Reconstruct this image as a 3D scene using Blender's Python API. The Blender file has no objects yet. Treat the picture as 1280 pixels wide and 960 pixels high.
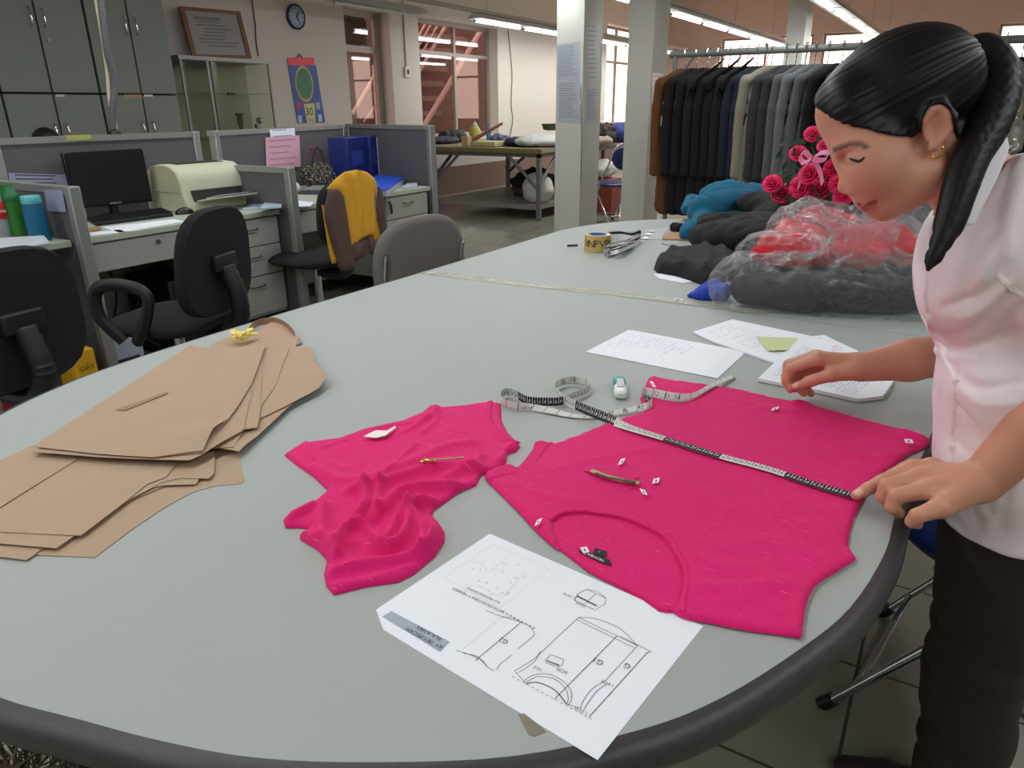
import bpy, bmesh, math, random
import numpy as np
import openvdb as vdb
from math import sin, cos, pi, radians, sqrt, atan2
from mathutils import Vector, Matrix, geometry, noise
random.seed(7)
SC = bpy.context.scene
COL = SC.collection
# ------------------------------------------------------------ camera geometry (all lengths in metres)
F, PITCH, ROLL, YAW, EYE = 890.0, radians(21.2), radians(-0.46), radians(31.5), 1.275
_fw = Vector((-sin(YAW)*cos(PITCH), cos(YAW)*cos(PITCH), -sin(PITCH)))
_rt = Vector((cos(YAW), sin(YAW), 0)); _up = _rt.cross(_fw)
RT = cos(ROLL)*_rt + sin(ROLL)*_up; UP = -sin(ROLL)*_rt + cos(ROLL)*_up; FW = _fw
CAM = Vector((0, 0, EYE))
def ray(px, py): return RT*((px-640)/F) + UP*((480-py)/F) + FW
def Z(px, py, z): d = ray(px, py); return CAM + d*((z-EYE)/d.z)
def X(px, py, x): d = ray(px, py); return CAM + d*(x/d.x)
def Y(px, py, y): d = ray(px, py); return CAM + d*(y/d.y)
def D(px, py, dep): return CAM + ray(px, py)*dep
cd = bpy.data.cameras.new('camera'); cam = bpy.data.objects.new('camera', cd); COL.objects.link(cam)
cam.matrix_world = Matrix((( RT.x, UP.x, -FW.x, 0), (RT.y, UP.y, -FW.y, 0), (RT.z, UP.z, -FW.z, EYE), (0, 0, 0, 1)))
cd.sensor_width = 36; cd.lens = F*36/1280; cd.clip_start = 0.02; cd.clip_end = 100
SC.camera = cam
# ------------------------------------------------------------ materials
def lin(c):
    return tuple(((v/255)/12.92 if v/255 <= .04045 else (((v/255)+.055)/1.055)**2.4) for v in c)
MATS = {}
def mat(name, rgb, rough=.6, metal=0, var=0, vscale=8, bump=0, bscale=60, sheen=0, coat=0, spec=None, alpha=1, trans=0, emis=0, stretch=None, sss=0):
    if name in MATS: return MATS[name]
    m = bpy.data.materials.new(name); m.use_nodes = True; nt = m.node_tree; b = nt.nodes['Principled BSDF']
    c = lin(rgb); b.inputs['Base Color'].default_value = (*c, 1)
    b.inputs['Roughness'].default_value = rough; b.inputs['Metallic'].default_value = metal
    if sheen: b.inputs['Sheen Weight'].default_value = sheen
    if coat: b.inputs['Coat Weight'].default_value = coat; b.inputs['Coat Roughness'].default_value = .15
    if spec is not None: b.inputs['Specular IOR Level'].default_value = spec
    if alpha < 1: b.inputs['Alpha'].default_value = alpha
    if trans: b.inputs['Transmission Weight'].default_value = trans
    if sss: b.inputs['Subsurface Weight'].default_value = sss; b.inputs['Subsurface Radius'].default_value = (.012, .004, .002); b.inputs['Subsurface Scale'].default_value = 1
    if emis: b.inputs['Emission Color'].default_value = (*c, 1); b.inputs['Emission Strength'].default_value = emis
    if var or bump:
        tc = nt.nodes.new('ShaderNodeTexCoord'); mp = nt.nodes.new('ShaderNodeMapping')
        nt.links.new(tc.outputs['Object'], mp.inputs['Vector'])
        if stretch: mp.inputs['Scale'].default_value = stretch
    if var:
        n = nt.nodes.new('ShaderNodeTexNoise'); n.inputs['Scale'].default_value = vscale; n.inputs['Detail'].default_value = 5
        nt.links.new(mp.outputs['Vector'], n.inputs['Vector'])
        mx = nt.nodes.new('ShaderNodeMix'); mx.data_type = 'RGBA'
        mx.inputs[6].default_value = (*[v*(1-var) for v in c], 1); mx.inputs[7].default_value = (*[min(1, v*(1+var)) for v in c], 1)
        nt.links.new(n.outputs['Fac'], mx.inputs[0]); nt.links.new(mx.outputs[2], b.inputs['Base Color'])
    if bump:
        n2 = nt.nodes.new('ShaderNodeTexNoise'); n2.inputs['Scale'].default_value = bscale; n2.inputs['Detail'].default_value = 3
        nt.links.new(mp.outputs['Vector'], n2.inputs['Vector'])
        bp = nt.nodes.new('ShaderNodeBump'); bp.inputs['Strength'].default_value = bump; bp.inputs['Distance'].default_value = .01
        nt.links.new(n2.outputs['Fac'], bp.inputs['Height']); nt.links.new(bp.outputs['Normal'], b.inputs['Normal'])
    MATS[name] = m
    return m
def nodes_of(m): return m.node_tree, m.node_tree.nodes['Principled BSDF']
def vcol_mat(name, rough=.5, sss=0, bump=0, bscale=200, spec=None):
    m = mat(name, (200, 200, 200), rough, bump=bump, bscale=bscale, sss=sss, spec=spec); nt, b = nodes_of(m)
    a = nt.nodes.new('ShaderNodeAttribute'); a.attribute_name = 'tint'
    nt.links.new(a.outputs['Color'], b.inputs['Base Color']); return m
def glass(name, tint, mixf=.1, rough=.02):
    if name in MATS: return MATS[name]
    m = bpy.data.materials.new(name); m.use_nodes = True; nt = m.node_tree; nt.nodes.clear()
    o = nt.nodes.new('ShaderNodeOutputMaterial'); t = nt.nodes.new('ShaderNodeBsdfTransparent'); g = nt.nodes.new('ShaderNodeBsdfGlossy'); mx = nt.nodes.new('ShaderNodeMixShader')
    t.inputs[0].default_value = (*tint, 1); g.inputs['Roughness'].default_value = rough; mx.inputs[0].default_value = mixf
    nt.links.new(t.outputs[0], mx.inputs[1]); nt.links.new(g.outputs[0], mx.inputs[2]); nt.links.new(mx.outputs[0], o.inputs[0])
    MATS[name] = m; return m
# ------------------------------------------------------------ objects
def wm(o):
    m = o.matrix_basis.copy(); p = o.parent
    while p: m = p.matrix_basis @ m; p = p.parent
    return m
def props(o, label=None, cat=None, group=None, kind=None):
    if label: o['label'] = label
    if cat: o['category'] = cat
    if group: o['group'] = group
    if kind: o['kind'] = kind
    return o
def thing(name, label, cat, loc=(0, 0, 0), rotz=0, group=None, kind=None):
    o = bpy.data.objects.new(name, None); COL.objects.link(o); o.empty_display_size = .05
    o.location = loc; o.rotation_euler = (0, 0, rotz); return props(o, label, cat, group, kind)
def meshobj(name, verts, faces, mats, parent=None, fm=None, smooth=40, label=None, cat=None, group=None, kind=None, local=False, bevel=0, tint=None, sub=0, solid=0):
    me = bpy.data.meshes.new(name)
    V = np.asarray([tuple(v) for v in verts], dtype=float).reshape(-1, 3) if not isinstance(verts, np.ndarray) else verts
    o = bpy.data.objects.new(name, me); COL.objects.link(o)
    if parent is None:
        if not local:
            lo, hi = V.min(0), V.max(0); base = Vector(((lo[0]+hi[0])/2, (lo[1]+hi[1])/2, lo[2]))
            V = V - np.array(base); o.location = base
    else:
        o.parent = parent
        if not local:
            mi = np.array(wm(parent).inverted()); V = V @ mi[:3, :3].T + mi[:3, 3]
    me.from_pydata([tuple(v) for v in V], [], [tuple(int(i) for i in f) for f in faces])
    for m in (mats if isinstance(mats, (list, tuple)) else [mats]): me.materials.append(m)
    if fm is not None: me.polygons.foreach_set('material_index', [int(i) for i in fm])
    if tint is not None:
        a = me.color_attributes.new('tint', 'FLOAT_COLOR', 'POINT'); a.data.foreach_set('color', np.hstack([tint, np.ones((len(tint), 1))]).astype(np.float32).ravel())
    if smooth:
        me.shade_smooth()
        if smooth < 180: me.set_sharp_from_angle(angle=radians(smooth))
    if solid:
        s = o.modifiers.new('thick', 'SOLIDIFY'); s.thickness = solid; s.offset = 1
    if bevel:
        b = o.modifiers.new('bevel', 'BEVEL'); b.width = bevel; b.segments = 2; b.limit_method = 'ANGLE'; b.angle_limit = radians(50)
    if sub:
        s = o.modifiers.new('sub', 'SUBSURF'); s.levels = sub; s.render_levels = sub
    return props(o, label, cat, group, kind)
class MB:
    def __init__(s): s.v = []; s.f = []; s.m = []; s.mi = 0
    def add(s, vs, fs, mi=None):
        n = len(s.v); s.v += [tuple(v) for v in vs]; s.f += [tuple(i+n for i in f) for f in fs]; s.m += [s.mi if mi is None else mi]*len(fs); return s
    def box(s, c, size, rot=None, mi=None):
        hx, hy, hz = size[0]/2, size[1]/2, size[2]/2
        vs = [Vector((x, y, z)) for x in (-hx, hx) for y in (-hy, hy) for z in (-hz, hz)]
        if rot is not None:
            R = Matrix.Rotation(rot, 3, 'Z') if isinstance(rot, (int, float)) else rot
            vs = [R @ v for v in vs]
        c = Vector(c); return s.add([c+v for v in vs], [(0, 1, 3, 2), (4, 6, 7, 5), (0, 4, 5, 1), (2, 3, 7, 6), (0, 2, 6, 4), (1, 5, 7, 3)], mi)
    def bb(s, a, b, mi=None):
        a, b = Vector(a), Vector(b); return s.box((a+b)/2, [abs(b[i]-a[i]) for i in range(3)], None, mi)
    def ring(s, pts, fs_cap=True): pass
    def cyl(s, p0, p1, r0, r1=None, n=16, cap=True, mi=None):
        return s.tube([p0, p1], [r0, r0 if r1 is None else r1], n, cap, mi)
    def tube(s, pts, r, n=10, cap=True, mi=None, flat=1.0, closed=False, up=None):
        pts = [Vector(p) for p in pts]; k = len(pts)
        if isinstance(r, (int, float)): r = [r]*k
        vs = []; prev = None
        for i, p in enumerate(pts):
            if closed: t = pts[(i+1) % k]-pts[i-1]
            else: t = pts[min(i+1, k-1)]-pts[max(i-1, 0)]
            t = t.normalized() if t.length > 1e-9 else Vector((0, 0, 1))
            if prev is None:
                a = Vector(up) if up else (Vector((0, 0, 1)) if abs(t.z) < .9 else Vector((1, 0, 0)))
            else: a = prev
            a = (a-t*a.dot(t)); a = a.normalized() if a.length > 1e-6 else t.orthogonal().normalized()
            prev = a; b = t.cross(a)
            for j in range(n):
                th = 2*pi*j/n; vs.append(p+a*(cos(th)*r[i]*flat)+b*(sin(th)*r[i]))
        fs = []
        for i in range(k if closed else k-1):
            i2 = (i+1) % k
            for j in range(n): fs.append((i*n+j, i*n+(j+1) % n, i2*n+(j+1) % n, i2*n+j))
        if cap and not closed: fs += [tuple(range(n))[::-1], tuple((k-1)*n+j for j in range(n))]
        return s.add(vs, fs, mi)
    def lathe(s, c, prof, n=24, axis=None, mi=None):
        c = Vector(c); R = Matrix.Identity(3) if axis is None else Vector((0, 0, 1)).rotation_difference(Vector(axis)).to_matrix()
        vs = []
        for r, z in prof:
            for j in range(n): vs.append(c+R@Vector((r*cos(2*pi*j/n), r*sin(2*pi*j/n), z)))
        fs = []
        for i in range(len(prof)-1):
            for j in range(n): fs.append((i*n+j, i*n+(j+1) % n, (i+1)*n+(j+1) % n, (i+1)*n+j))
        fs += [tuple(range(n))[::-1], tuple((len(prof)-1)*n+j for j in range(n))]
        return s.add(vs, fs, mi)
    def prism(s, poly, z0, z1, mi=None):      # poly: list of (x, y)
        n = len(poly); vs = [(x, y, z0) for x, y in poly]+[(x, y, z1) for x, y in poly]
        return s.add(vs, [tuple(range(n))[::-1], tuple(range(n, 2*n))]+[(i, (i+1) % n, n+(i+1) % n, n+i) for i in range(n)], mi)
    def slab(s, quad, nrm, t, mi=None):       # planar polygon in 3D thickened along nrm
        q = [Vector(p) for p in quad]; d = Vector(nrm)*t; n = len(q)
        return s.add(q+[p+d for p in q], [tuple(range(n)), tuple(range(n, 2*n))[::-1]]+[(i, n+i, n+(i+1) % n, (i+1) % n) for i in range(n)], mi)
    def strip(s, pts, w, nrm, mi=None):       # flat line of width w lying on a plane of normal nrm
        pts = [Vector(p) for p in pts]; nrm = Vector(nrm); vs = []; k = len(pts)
        for i, p in enumerate(pts):
            t = (pts[min(i+1, k-1)]-pts[max(i-1, 0)]).normalized(); b = nrm.cross(t).normalized()*(w/2); vs += [p-b, p+b]
        return s.add(vs, [(2*i, 2*i+2, 2*i+3, 2*i+1) for i in range(k-1)], mi)
    def ball(s, c, r, n=12, mi=None):
        if isinstance(r, (int, float)): r = (r, r, r)
        vs = []; fs = []; h = n//2
        for i in range(h+1):
            a = pi*i/h
            for j in range(n): b = 2*pi*j/n; vs.append((c[0]+r[0]*sin(a)*cos(b), c[1]+r[1]*sin(a)*sin(b), c[2]+r[2]*cos(a)))
        for i in range(h):
            for j in range(n): fs.append((i*n+j, (i+1)*n+j, (i+1)*n+(j+1) % n, i*n+(j+1) % n))
        return s.add(vs, fs, mi)
    def build(s, name, mats, parent=None, **k): return meshobj(name, s.v, s.f, mats, parent, fm=s.m, **k)
def text(name, body, size, origin, xdir, ydir, m, parent=None, align='CENTER', off=.0004, **k):
    cu = bpy.data.curves.new(name, 'FONT'); cu.body = body; cu.size = size; cu.align_x = align; cu.align_y = 'CENTER'; cu.resolution_u = 2
    t = bpy.data.objects.new(name, cu); COL.objects.link(t); dg = bpy.context.evaluated_depsgraph_get(); me = t.evaluated_get(dg).to_mesh()
    xd, yd = Vector(xdir).normalized(), Vector(ydir).normalized(); nz = xd.cross(yd); o = Vector(origin)+nz*off
    vs = [o+xd*v.co.x+yd*v.co.y for v in me.vertices]; fs = [tuple(p.vertices) for p in me.polygons]
    t.evaluated_get(dg).to_mesh_clear(); bpy.data.objects.remove(t); bpy.data.curves.remove(cu)
    if isinstance(parent, MB): parent.add(vs, fs); return
    return meshobj(name, vs, fs, m, parent, smooth=0, **k)
def dup(o, loc=None, rotz=None, label=None, group=None, parent=None):
    c = o.copy(); COL.objects.link(c)
    if parent: c.parent = parent
    if loc is not None: c.location = loc
    if rotz is not None: c.rotation_euler = (o.rotation_euler.x, o.rotation_euler.y, rotz)
    if label: c['label'] = label
    if group: c['group'] = group
    for ch in [q for q in bpy.data.objects if q.parent == o]: dup(ch, parent=c)
    return c
# ------------------------------------------------------------ curves and outlines
def catmull(pts, n=6, closed=False):
    pts = [Vector(p) for p in pts]; k = len(pts); out = []
    for i in range(k if closed else k-1):
        p0 = pts[i-1] if (i or closed) else pts[0]; p1 = pts[i]; p2 = pts[(i+1) % k]; p3 = pts[(i+2) % k] if closed else pts[min(i+2, k-1)]
        for j in range(n):
            t = j/n; out.append(.5*((2*p1)+(p2-p0)*t+(2*p0-5*p1+4*p2-p3)*t*t+(3*p1-p0-3*p2+p3)*t**3))
    if not closed: out.append(pts[-1])
    return out
def seg_dist(P, poly, closed=True):
    """distance of points P (n,2) to a polyline"""
    poly = np.asarray(poly, float); A = poly; B = np.roll(poly, -1, 0)
    if not closed: A = A[:-1]; B = B[:-1]
    d = np.full(len(P), 1e9)
    for a, b in zip(A, B):
        ab = b-a; t = np.clip(((P-a)@ab)/max(ab@ab, 1e-12), 0, 1); d = np.minimum(d, np.hypot(*(P-(a+t[:, None]*ab)).T))
    return d
def inside(P, poly):
    poly = np.asarray(poly, float); r = np.zeros(len(P), bool)
    for (x0, y0), (x1, y1) in zip(poly, np.roll(poly, -1, 0)):
        c = ((y0 > P[:, 1]) != (y1 > P[:, 1]))
        if y1 != y0: r ^= c & (P[:, 0] < (x1-x0)*(P[:, 1]-y0)/(y1-y0)+x0)
    return r
def fill2d(poly, step):
    """triangulated interior of an outline: (verts (n,2), tris, n_boundary)"""
    b = []
    poly = [np.array(p[:2], float) for p in poly]
    for a, c in zip(poly, poly[1:]+poly[:1]):
        L = np.hypot(*(c-a)); n = max(1, int(round(L/step)))
        for i in range(n): b.append(a+(c-a)*i/n)
    b = np.array(b); lo, hi = b.min(0), b.max(0)
    gx, gy = np.meshgrid(np.arange(lo[0], hi[0], step), np.arange(lo[1], hi[1], step*.87)); gx[1::2] += step/2
    P = np.stack([gx.ravel(), gy.ravel()], 1); P = P[inside(P, b)]; P = P[seg_dist(P, b) > step*.45]
    V = [Vector(p) for p in np.vstack([b, P])]; nb = len(b)
    r = geometry.delaunay_2d_cdt(V, [(i, (i+1) % nb) for i in range(nb)], [], 1, 1e-7)
    return np.array([tuple(v) for v in r[0]]), [tuple(f) for f in r[2]], b
def sheet(name, poly, hfn, mats, parent=None, step=.01, t=.0004, **k):
    """thin bent sheet: outline in xy, height from hfn(P)->z array"""
    V, T, b = fill2d(poly, step); z = hfn(V); n = len(V)
    top = np.column_stack([V, z+t]); bot = np.column_stack([V, z])
    fs = list(T)+[tuple(n+i for i in f[::-1]) for f in T]; fs += rim(T, n)
    return meshobj(name, np.vstack([top, bot]), fs, mats, parent, smooth=30, **k)
def rim(T, n):
    e = {}
    for f in T:
        for a, b in zip(f, f[1:]+f[:1]): e[(a, b)] = 1
    return [(b, a, n+a, n+b) for (a, b) in e if (b, a) not in e]
def cushion(name, poly, hfn, z0, mats, parent=None, step=.006, edge=.006, thick=.004, **k):
    """soft flat thing: rises from its outline to thickness plus hfn(P, dist)"""
    V, T, b = fill2d(poly, step); d = seg_dist(V, b); z = z0 + thick*np.sqrt(1-np.clip(1-d/edge, 0, 1)**2)
    z = z+hfn(V, d); z[d < 1e-6] = z0 if not callable(z0) else 0; n = len(V)
    fs = list(T)+[tuple(n+i for i in f[::-1]) for f in T]+rim(T, n)
    bot = np.column_stack([V, np.full(n, z0-.0004)])
    return meshobj(name, np.vstack([np.column_stack([V, z]), bot]), fs, mats, parent, smooth=70, **k)
def zlist(pix, z): return [tuple(Z(px, py, z)[:2]) for px, py in pix]
def nz(P, s, seed=0):
    return np.array([noise.noise(Vector((p[0]*s+seed*7.3, p[1]*s-seed*3.1, (p[2]*s if len(p) > 2 else seed)))) for p in P])
# ------------------------------------------------------------ signed distance bodies
class SDF:
    def __init__(s, lo, hi, vox):
        s.lo = np.array(lo, float); s.vox = vox; s.n = np.ceil((np.array(hi)-s.lo)/vox).astype(int)+1; s.A = np.full(s.n, .05, np.float32)
    def _win(s, lo, hi, pad):
        i0 = np.clip(np.floor((np.array(lo)-pad-s.lo)/s.vox).astype(int), 0, s.n); i1 = np.clip(np.ceil((np.array(hi)+pad-s.lo)/s.vox).astype(int)+1, 0, s.n)
        if (i1 <= i0).any(): return None, None
        g = [s.lo[k]+s.vox*np.arange(i0[k], i1[k]) for k in range(3)]
        return tuple(slice(a, b) for a, b in zip(i0, i1)), (g[0][:, None, None], g[1][None, :, None], g[2][None, None, :])
    def _mix(s, sl, d, k, sub):
        a = s.A[sl]
        if sub:
            h = np.clip(.5-.5*(a+d)/k, 0, 1) if k else None
            s.A[sl] = (a*(1-h)+(-d)*h+k*h*(1-h)) if k else np.maximum(a, -d)
        elif k:
            h = np.clip(.5+.5*(a-d)/k, 0, 1); s.A[sl] = a*(1-h)+d*h-k*h*(1-h)
        else: s.A[sl] = np.minimum(a, d)
    def ell(s, c, r, rot=None, k=.01, sub=False):
        c = np.array(c, float); r = np.array(r if hasattr(r, '__len__') else (r, r, r), float); R = np.eye(3) if rot is None else np.array(rot)
        m = max(r); sl, g = s._win(c-m, c+m, k+.02)
        if sl is None: return s
        q = [g[i]-c[i] for i in range(3)]; l = [q[0]*R[0, j]+q[1]*R[1, j]+q[2]*R[2, j] for j in range(3)]
        k0 = np.sqrt(sum((l[j]/r[j])**2 for j in range(3))); k1 = np.sqrt(sum((l[j]/r[j]**2)**2 for j in range(3)))+1e-9
        s._mix(sl, (k0*(k0-1)/k1).astype(np.float32), k, sub); return s
    def cap(s, a, b, ra, rb=None, k=.01, sub=False, flat=None):
        """tapered capsule; flat=(axis, factor) squeezes it across an axis"""
        a = np.array(a, float); b = np.array(b, float); rb = ra if rb is None else rb; m = max(ra, rb)
        sl, g = s._win(np.minimum(a, b)-m, np.maximum(a, b)+m, k+.02)
        if sl is None: return s
        ab = b-a; L = ab@ab; q = [g[i]-a[i] for i in range(3)]
        t = np.clip((q[0]*ab[0]+q[1]*ab[1]+q[2]*ab[2])/max(L, 1e-12), 0, 1)
        e = [q[i]-t*ab[i] for i in range(3)]
        if flat is not None:
            ax = np.array(flat[0], float); ax /= np.linalg.norm(ax); dp = e[0]*ax[0]+e[1]*ax[1]+e[2]*ax[2]; f = 1/flat[1]-1
            e = [e[i]+dp*ax[i]*f for i in range(3)]
        s._mix(sl, (np.sqrt(e[0]**2+e[1]**2+e[2]**2)-(ra+(rb-ra)*t)).astype(np.float32), k, sub); return s
    def chain(s, pts, rs, k=.006, k0=None, flat=None):
        for i in range(len(pts)-1): s.cap(pts[i], pts[i+1], rs[i], rs[i+1], k if (i or k0 is None) else k0, flat=flat)
        return s
    def mesh(s):
        s.A[0] = s.A[-1] = .02; s.A[:, 0] = s.A[:, -1] = .02; s.A[:, :, 0] = s.A[:, :, -1] = .02
        g = vdb.FloatGrid(background=.05); g.copyFromArray(s.A); p, q = g.convertToQuads(0.0); p = np.asarray(p, float)*s.vox+s.lo
        return p, np.asarray(q)[:, ::-1]
def relax(p, q, it=2, lam=.5):
    n = len(p); E = np.vstack([q[:, [0, 1]], q[:, [1, 2]], q[:, [2, 3]], q[:, [3, 0]]]); cnt = np.bincount(np.r_[E[:, 0], E[:, 1]], minlength=n)[:, None]
    for _ in range(it):
        a = np.zeros_like(p)
        for c in range(3): a[:, c] = np.bincount(np.r_[E[:, 0], E[:, 1]], np.r_[p[E[:, 1], c], p[E[:, 0], c]], minlength=n)
        p = p+lam*(a/np.maximum(cnt, 1)-p)
    return p
def vnormals(p, q):
    n = np.cross(p[q[:, 2]]-p[q[:, 0]], p[q[:, 3]]-p[q[:, 1]]); a = np.zeros_like(p)
    for c in range(4): np.add.at(a, q[:, c], n)
    return a/np.maximum(np.linalg.norm(a, axis=1), 1e-12)[:, None]
def paint(rgb): return np.array(lin(rgb))
EXPO = 0.0
# ============================================================ SETTING
m_wall = mat('wall paint', (206, 200, 190), .75, var=.05, vscale=1.5)
WL, THK = -6.9, .24
yA0 = X(436, 100, WL).y; yA1 = X(491, 100, WL).y; yB0 = X(526, 100, WL).y; yB1 = X(622.5, 100, WL).y; yC0, yC1 = 15.2, 17.0
zAt = X(460, 12, WL).z; zBt = X(565, 27, WL).z; zBb = .86; YF = 18.0; CEIL = 3.9
m_wl = mat('painted wall with brown dado', (206, 200, 190), .75); nt, b = nodes_of(m_wl)
g = nt.nodes.new('ShaderNodeNewGeometry'); sp = nt.nodes.new('ShaderNodeSeparateXYZ'); nt.links.new(g.outputs['Position'], sp.inputs[0])
cmpn = nt.nodes.new('ShaderNodeMath'); cmpn.operation = 'LESS_THAN'; cmpn.inputs[1].default_value = .42; nt.links.new(sp.outputs['Z'], cmpn.inputs[0])
mx = nt.nodes.new('ShaderNodeMix'); mx.data_type = 'RGBA'; mx.inputs[6].default_value = (*lin((206, 199, 188)), 1); mx.inputs[7].default_value = (*lin((120, 95, 82)), 1)
nt.links.new(cmpn.outputs[0], mx.inputs[0]); nt.links.new(mx.outputs[2], b.inputs['Base Color'])
w = MB()
def wseg(y0, y1, z0, z1): w.bb((WL-THK, y0, z0), (WL, y1, z1))
wseg(-2, yA0, 0, CEIL); wseg(yA0, yA1, zAt, CEIL); wseg(yA1, yB0, 0, CEIL); wseg(yB0, yB1, zBt, CEIL); wseg(yB0, yB1, 0, zBb); wseg(yB1, yC0, 0, CEIL); wseg(yC0, yC1, 2.9, CEIL); wseg(yC0, yC1, 0, .9); wseg(yC1, YF, 0, CEIL)
w.build('wall_left', m_wl, kind='structure', smooth=0)
# floor tiles
m_fl = mat('floor tile', (150, 146, 132), .22, var=.06, vscale=3); nt, b = nodes_of(m_fl)
tc = nt.nodes.new('ShaderNodeNewGeometry'); br = nt.nodes.new('ShaderNodeTexBrick'); br.offset = 0; br.inputs['Scale'].default_value = 1; br.inputs['Brick Width'].default_value = .4; br.inputs['Row Height'].default_value = .4; br.inputs['Mortar Size'].default_value = .004
br.inputs['Color1'].default_value = (*lin((140, 138, 124)), 1); br.inputs['Color2'].default_value = (*lin((133, 132, 118)), 1); br.inputs['Mortar'].default_value = (*lin((70, 66, 58)), 1)
nt.links.new(tc.outputs['Position'], br.inputs['Vector']); nt.links.new(br.outputs['Color'], b.inputs['Base Color'])
MB().bb((-9, -3, -.1), (5, YF+.3, 0)).build('floor', m_fl, kind='structure', smooth=0)
m_ce = mat('ceiling paint', (214, 196, 184), .8, var=.05, vscale=1)
MB().bb((WL-THK, -3, CEIL), (5, YF+.3, CEIL+.1)).build('ceiling', m_ce, kind='structure', smooth=0)
# beams under the ceiling
m_bm = mat('beam paint', (190, 165, 152), .8)
for i, yb in enumerate((9.2, 12.2, 15.2)): MB().bb((WL, yb, CEIL-.35), (5, yb+.25, CEIL)).build('trim_%d' % (i+1), m_bm, kind='structure', smooth=0)
# far wall with window bands
w = MB(); m_fw = mat('far wall paint', (205, 182, 170), .8, var=.06, vscale=.8)
fwin = [(-5.3, -3.3), (-3.1, -1.1), (.1, 1.5), (1.7, 3.6)]; zf0, zf1 = .95, 2.72
w.bb((WL, YF, 0), (5, YF+.2, zf0)); w.bb((WL, YF, zf1), (5, YF+.2, CEIL)); xs = [WL]+[v for a in fwin for v in a]+[5]
for i in range(0, len(xs), 2): w.bb((xs[i], YF, zf0), (xs[i+1], YF+.2, zf1))
w.build('wall_far', m_fw, kind='structure', smooth=0)
m_frame = mat('window frame', (150, 140, 130), .45, metal=.3); m_pink = glass('pink tinted glass', (.66, .55, .53), .10); m_warm = glass('clear warm glass', (1, .86, .80), .05)
def window(n, axis, a0, a1, z0, z1, at, mull=(), trans=(), gl=m_pink, fw=.05):
    """window in a wall: frame bars and one glass pane, along y (axis 'y', plane x=at) or along x"""
    P = (lambda a, z, d: (at+d, a, z)) if axis == 'y' else (lambda a, z, d: (a, at+d, z))
    f = MB(); h = fw/2
    for a in [a0+h, a1-h]+list(mull): f.bb(P(a-h, z0, -.02), P(a+h, z1, .03))
    for z in [z0+h, z1-h]+list(trans): f.bb(P(a0, z-h, -.018), P(a1, z+h, .028))
    o = f.build('window_%d' % n, m_frame, kind='structure', smooth=0)
    MB().bb(P(a0, z0, -.004), P(a1, z1, .004)).build('window_pane', gl, o, smooth=0)
    return o
for i, (a, c) in enumerate(fwin): window(i+3, 'x', a, c, zf0, zf1, YF+.1, mull=((a+c)/2,), trans=(2.1,), gl=m_warm)
zt = X(565, 69, WL-THK).z
window(1, 'y', yB0, yB1, zBb, zBt, WL-THK+.04, mull=(X(565, 100, WL-THK).y,), trans=(zt,))
window(2, 'y', yC0, yC1, .9, 2.9, WL-THK+.04, mull=(16.1,), trans=(2.2,), gl=m_warm)
# door with transom light
dz = X(460, 63, WL-THK).z
f = MB(); xg = WL-THK+.04; y0, y1 = yA0-.35, yA1
for a in (y0+.03, y1-.03, y1-.09): f.bb((xg-.02, a-.03, 0), (xg+.03, a+.03, zAt))
for z in (.05, dz, zAt-.03): f.bb((xg-.018, y0, z-.04), (xg+.028, y1, z+.04))
o = f.build('door_1', m_frame, kind='structure', smooth=0); MB().bb((xg-.004, y0, 0), (xg+.004, y1, zAt)).build('window_pane', m_pink, o, smooth=0)
# pillars
m_pil = mat('pillar paint', (205, 205, 196), .7, var=.05, vscale=3)
def pillar(n, pa, pb, pc, yf):
    A, B = Y(pa, 150, yf), Y(pb, 150, yf); d = ray(pc, 150); yb = B.x/(d.x/d.y)
    MB().bb((A.x, yf, 0), (B.x, yb, CEIL)).build('trim_%d' % n, m_pil, kind='structure', smooth=0); return A.x, B.x, yf, yb
P1 = pillar(4, 694.5, 727, 750, 6.8); P2 = pillar(5, 781, 811, 829, 7.3); P3 = pillar(6, 970, 992, 1000, 12.0)
# ============================================================ OUTSIDE, seen through the tinted glass
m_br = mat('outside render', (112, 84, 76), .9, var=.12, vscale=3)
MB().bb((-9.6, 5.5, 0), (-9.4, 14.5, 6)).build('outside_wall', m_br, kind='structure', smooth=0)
m_stair = mat('concrete stair', (190, 170, 160), .9, var=.1)
st = thing('outside_stair', 'concrete outside staircase with pale rails seen through the tinted glass window', 'staircase', (-8.9, 9, 0))
XS = -8.3
for i, (y_, xa, xb) in enumerate(((44, 545, 584), (62, 548, 580), (84, 528, 560), (103, 526, 556), (122, 528, 556), (141, 528, 552))):
    a, c = X(xa, y_, XS), X(xb, y_, XS); MB().bb((XS-.9, a.y, a.z-.05), (XS, c.y, a.z+.03)).build('step', m_stair, st, smooth=0)
m_rail = mat('pale pipe', (244, 214, 206), .5)
for pa, pb, r_ in (((524, 168), (602, 36), .045), ((523, 92), (556, 34), .03), ((522, 60), (540, 28), .018), ((522, 48), (533, 27), .018), ((523, 74), (548, 30), .018)): MB().tube([X(*pa, XS+.06), X(*pb, XS+.06)], r_, 8).build('rail', m_rail, st)
for pa, pb, r_ in (((441, 142), (472, 88), .03), ((455, 152), (476, 122), .015)): MB().tube([X(*pa, XS+.06), X(*pb, XS+.06)], r_, 8).build('rail', m_rail, st)
MB().bb((XS-1.0, X(521, 100, XS).y, 0), (XS-.92, X(534, 100, XS).y, 2.0)).build('light_wall', mat('pale render', (244, 214, 204), .8), st, smooth=0)  # pale wall strip and brown mesh wall follow behind the steps
MB().bb((XS-.9, X(570, 100, XS).y, 0), (XS-.86, X(640, 100, XS).y, 3.2)).build('mesh_wall', mat('brown mesh', (116, 76, 66), .8, var=.3, vscale=60, stretch=(1, 1, .1)), st, smooth=0)
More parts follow.
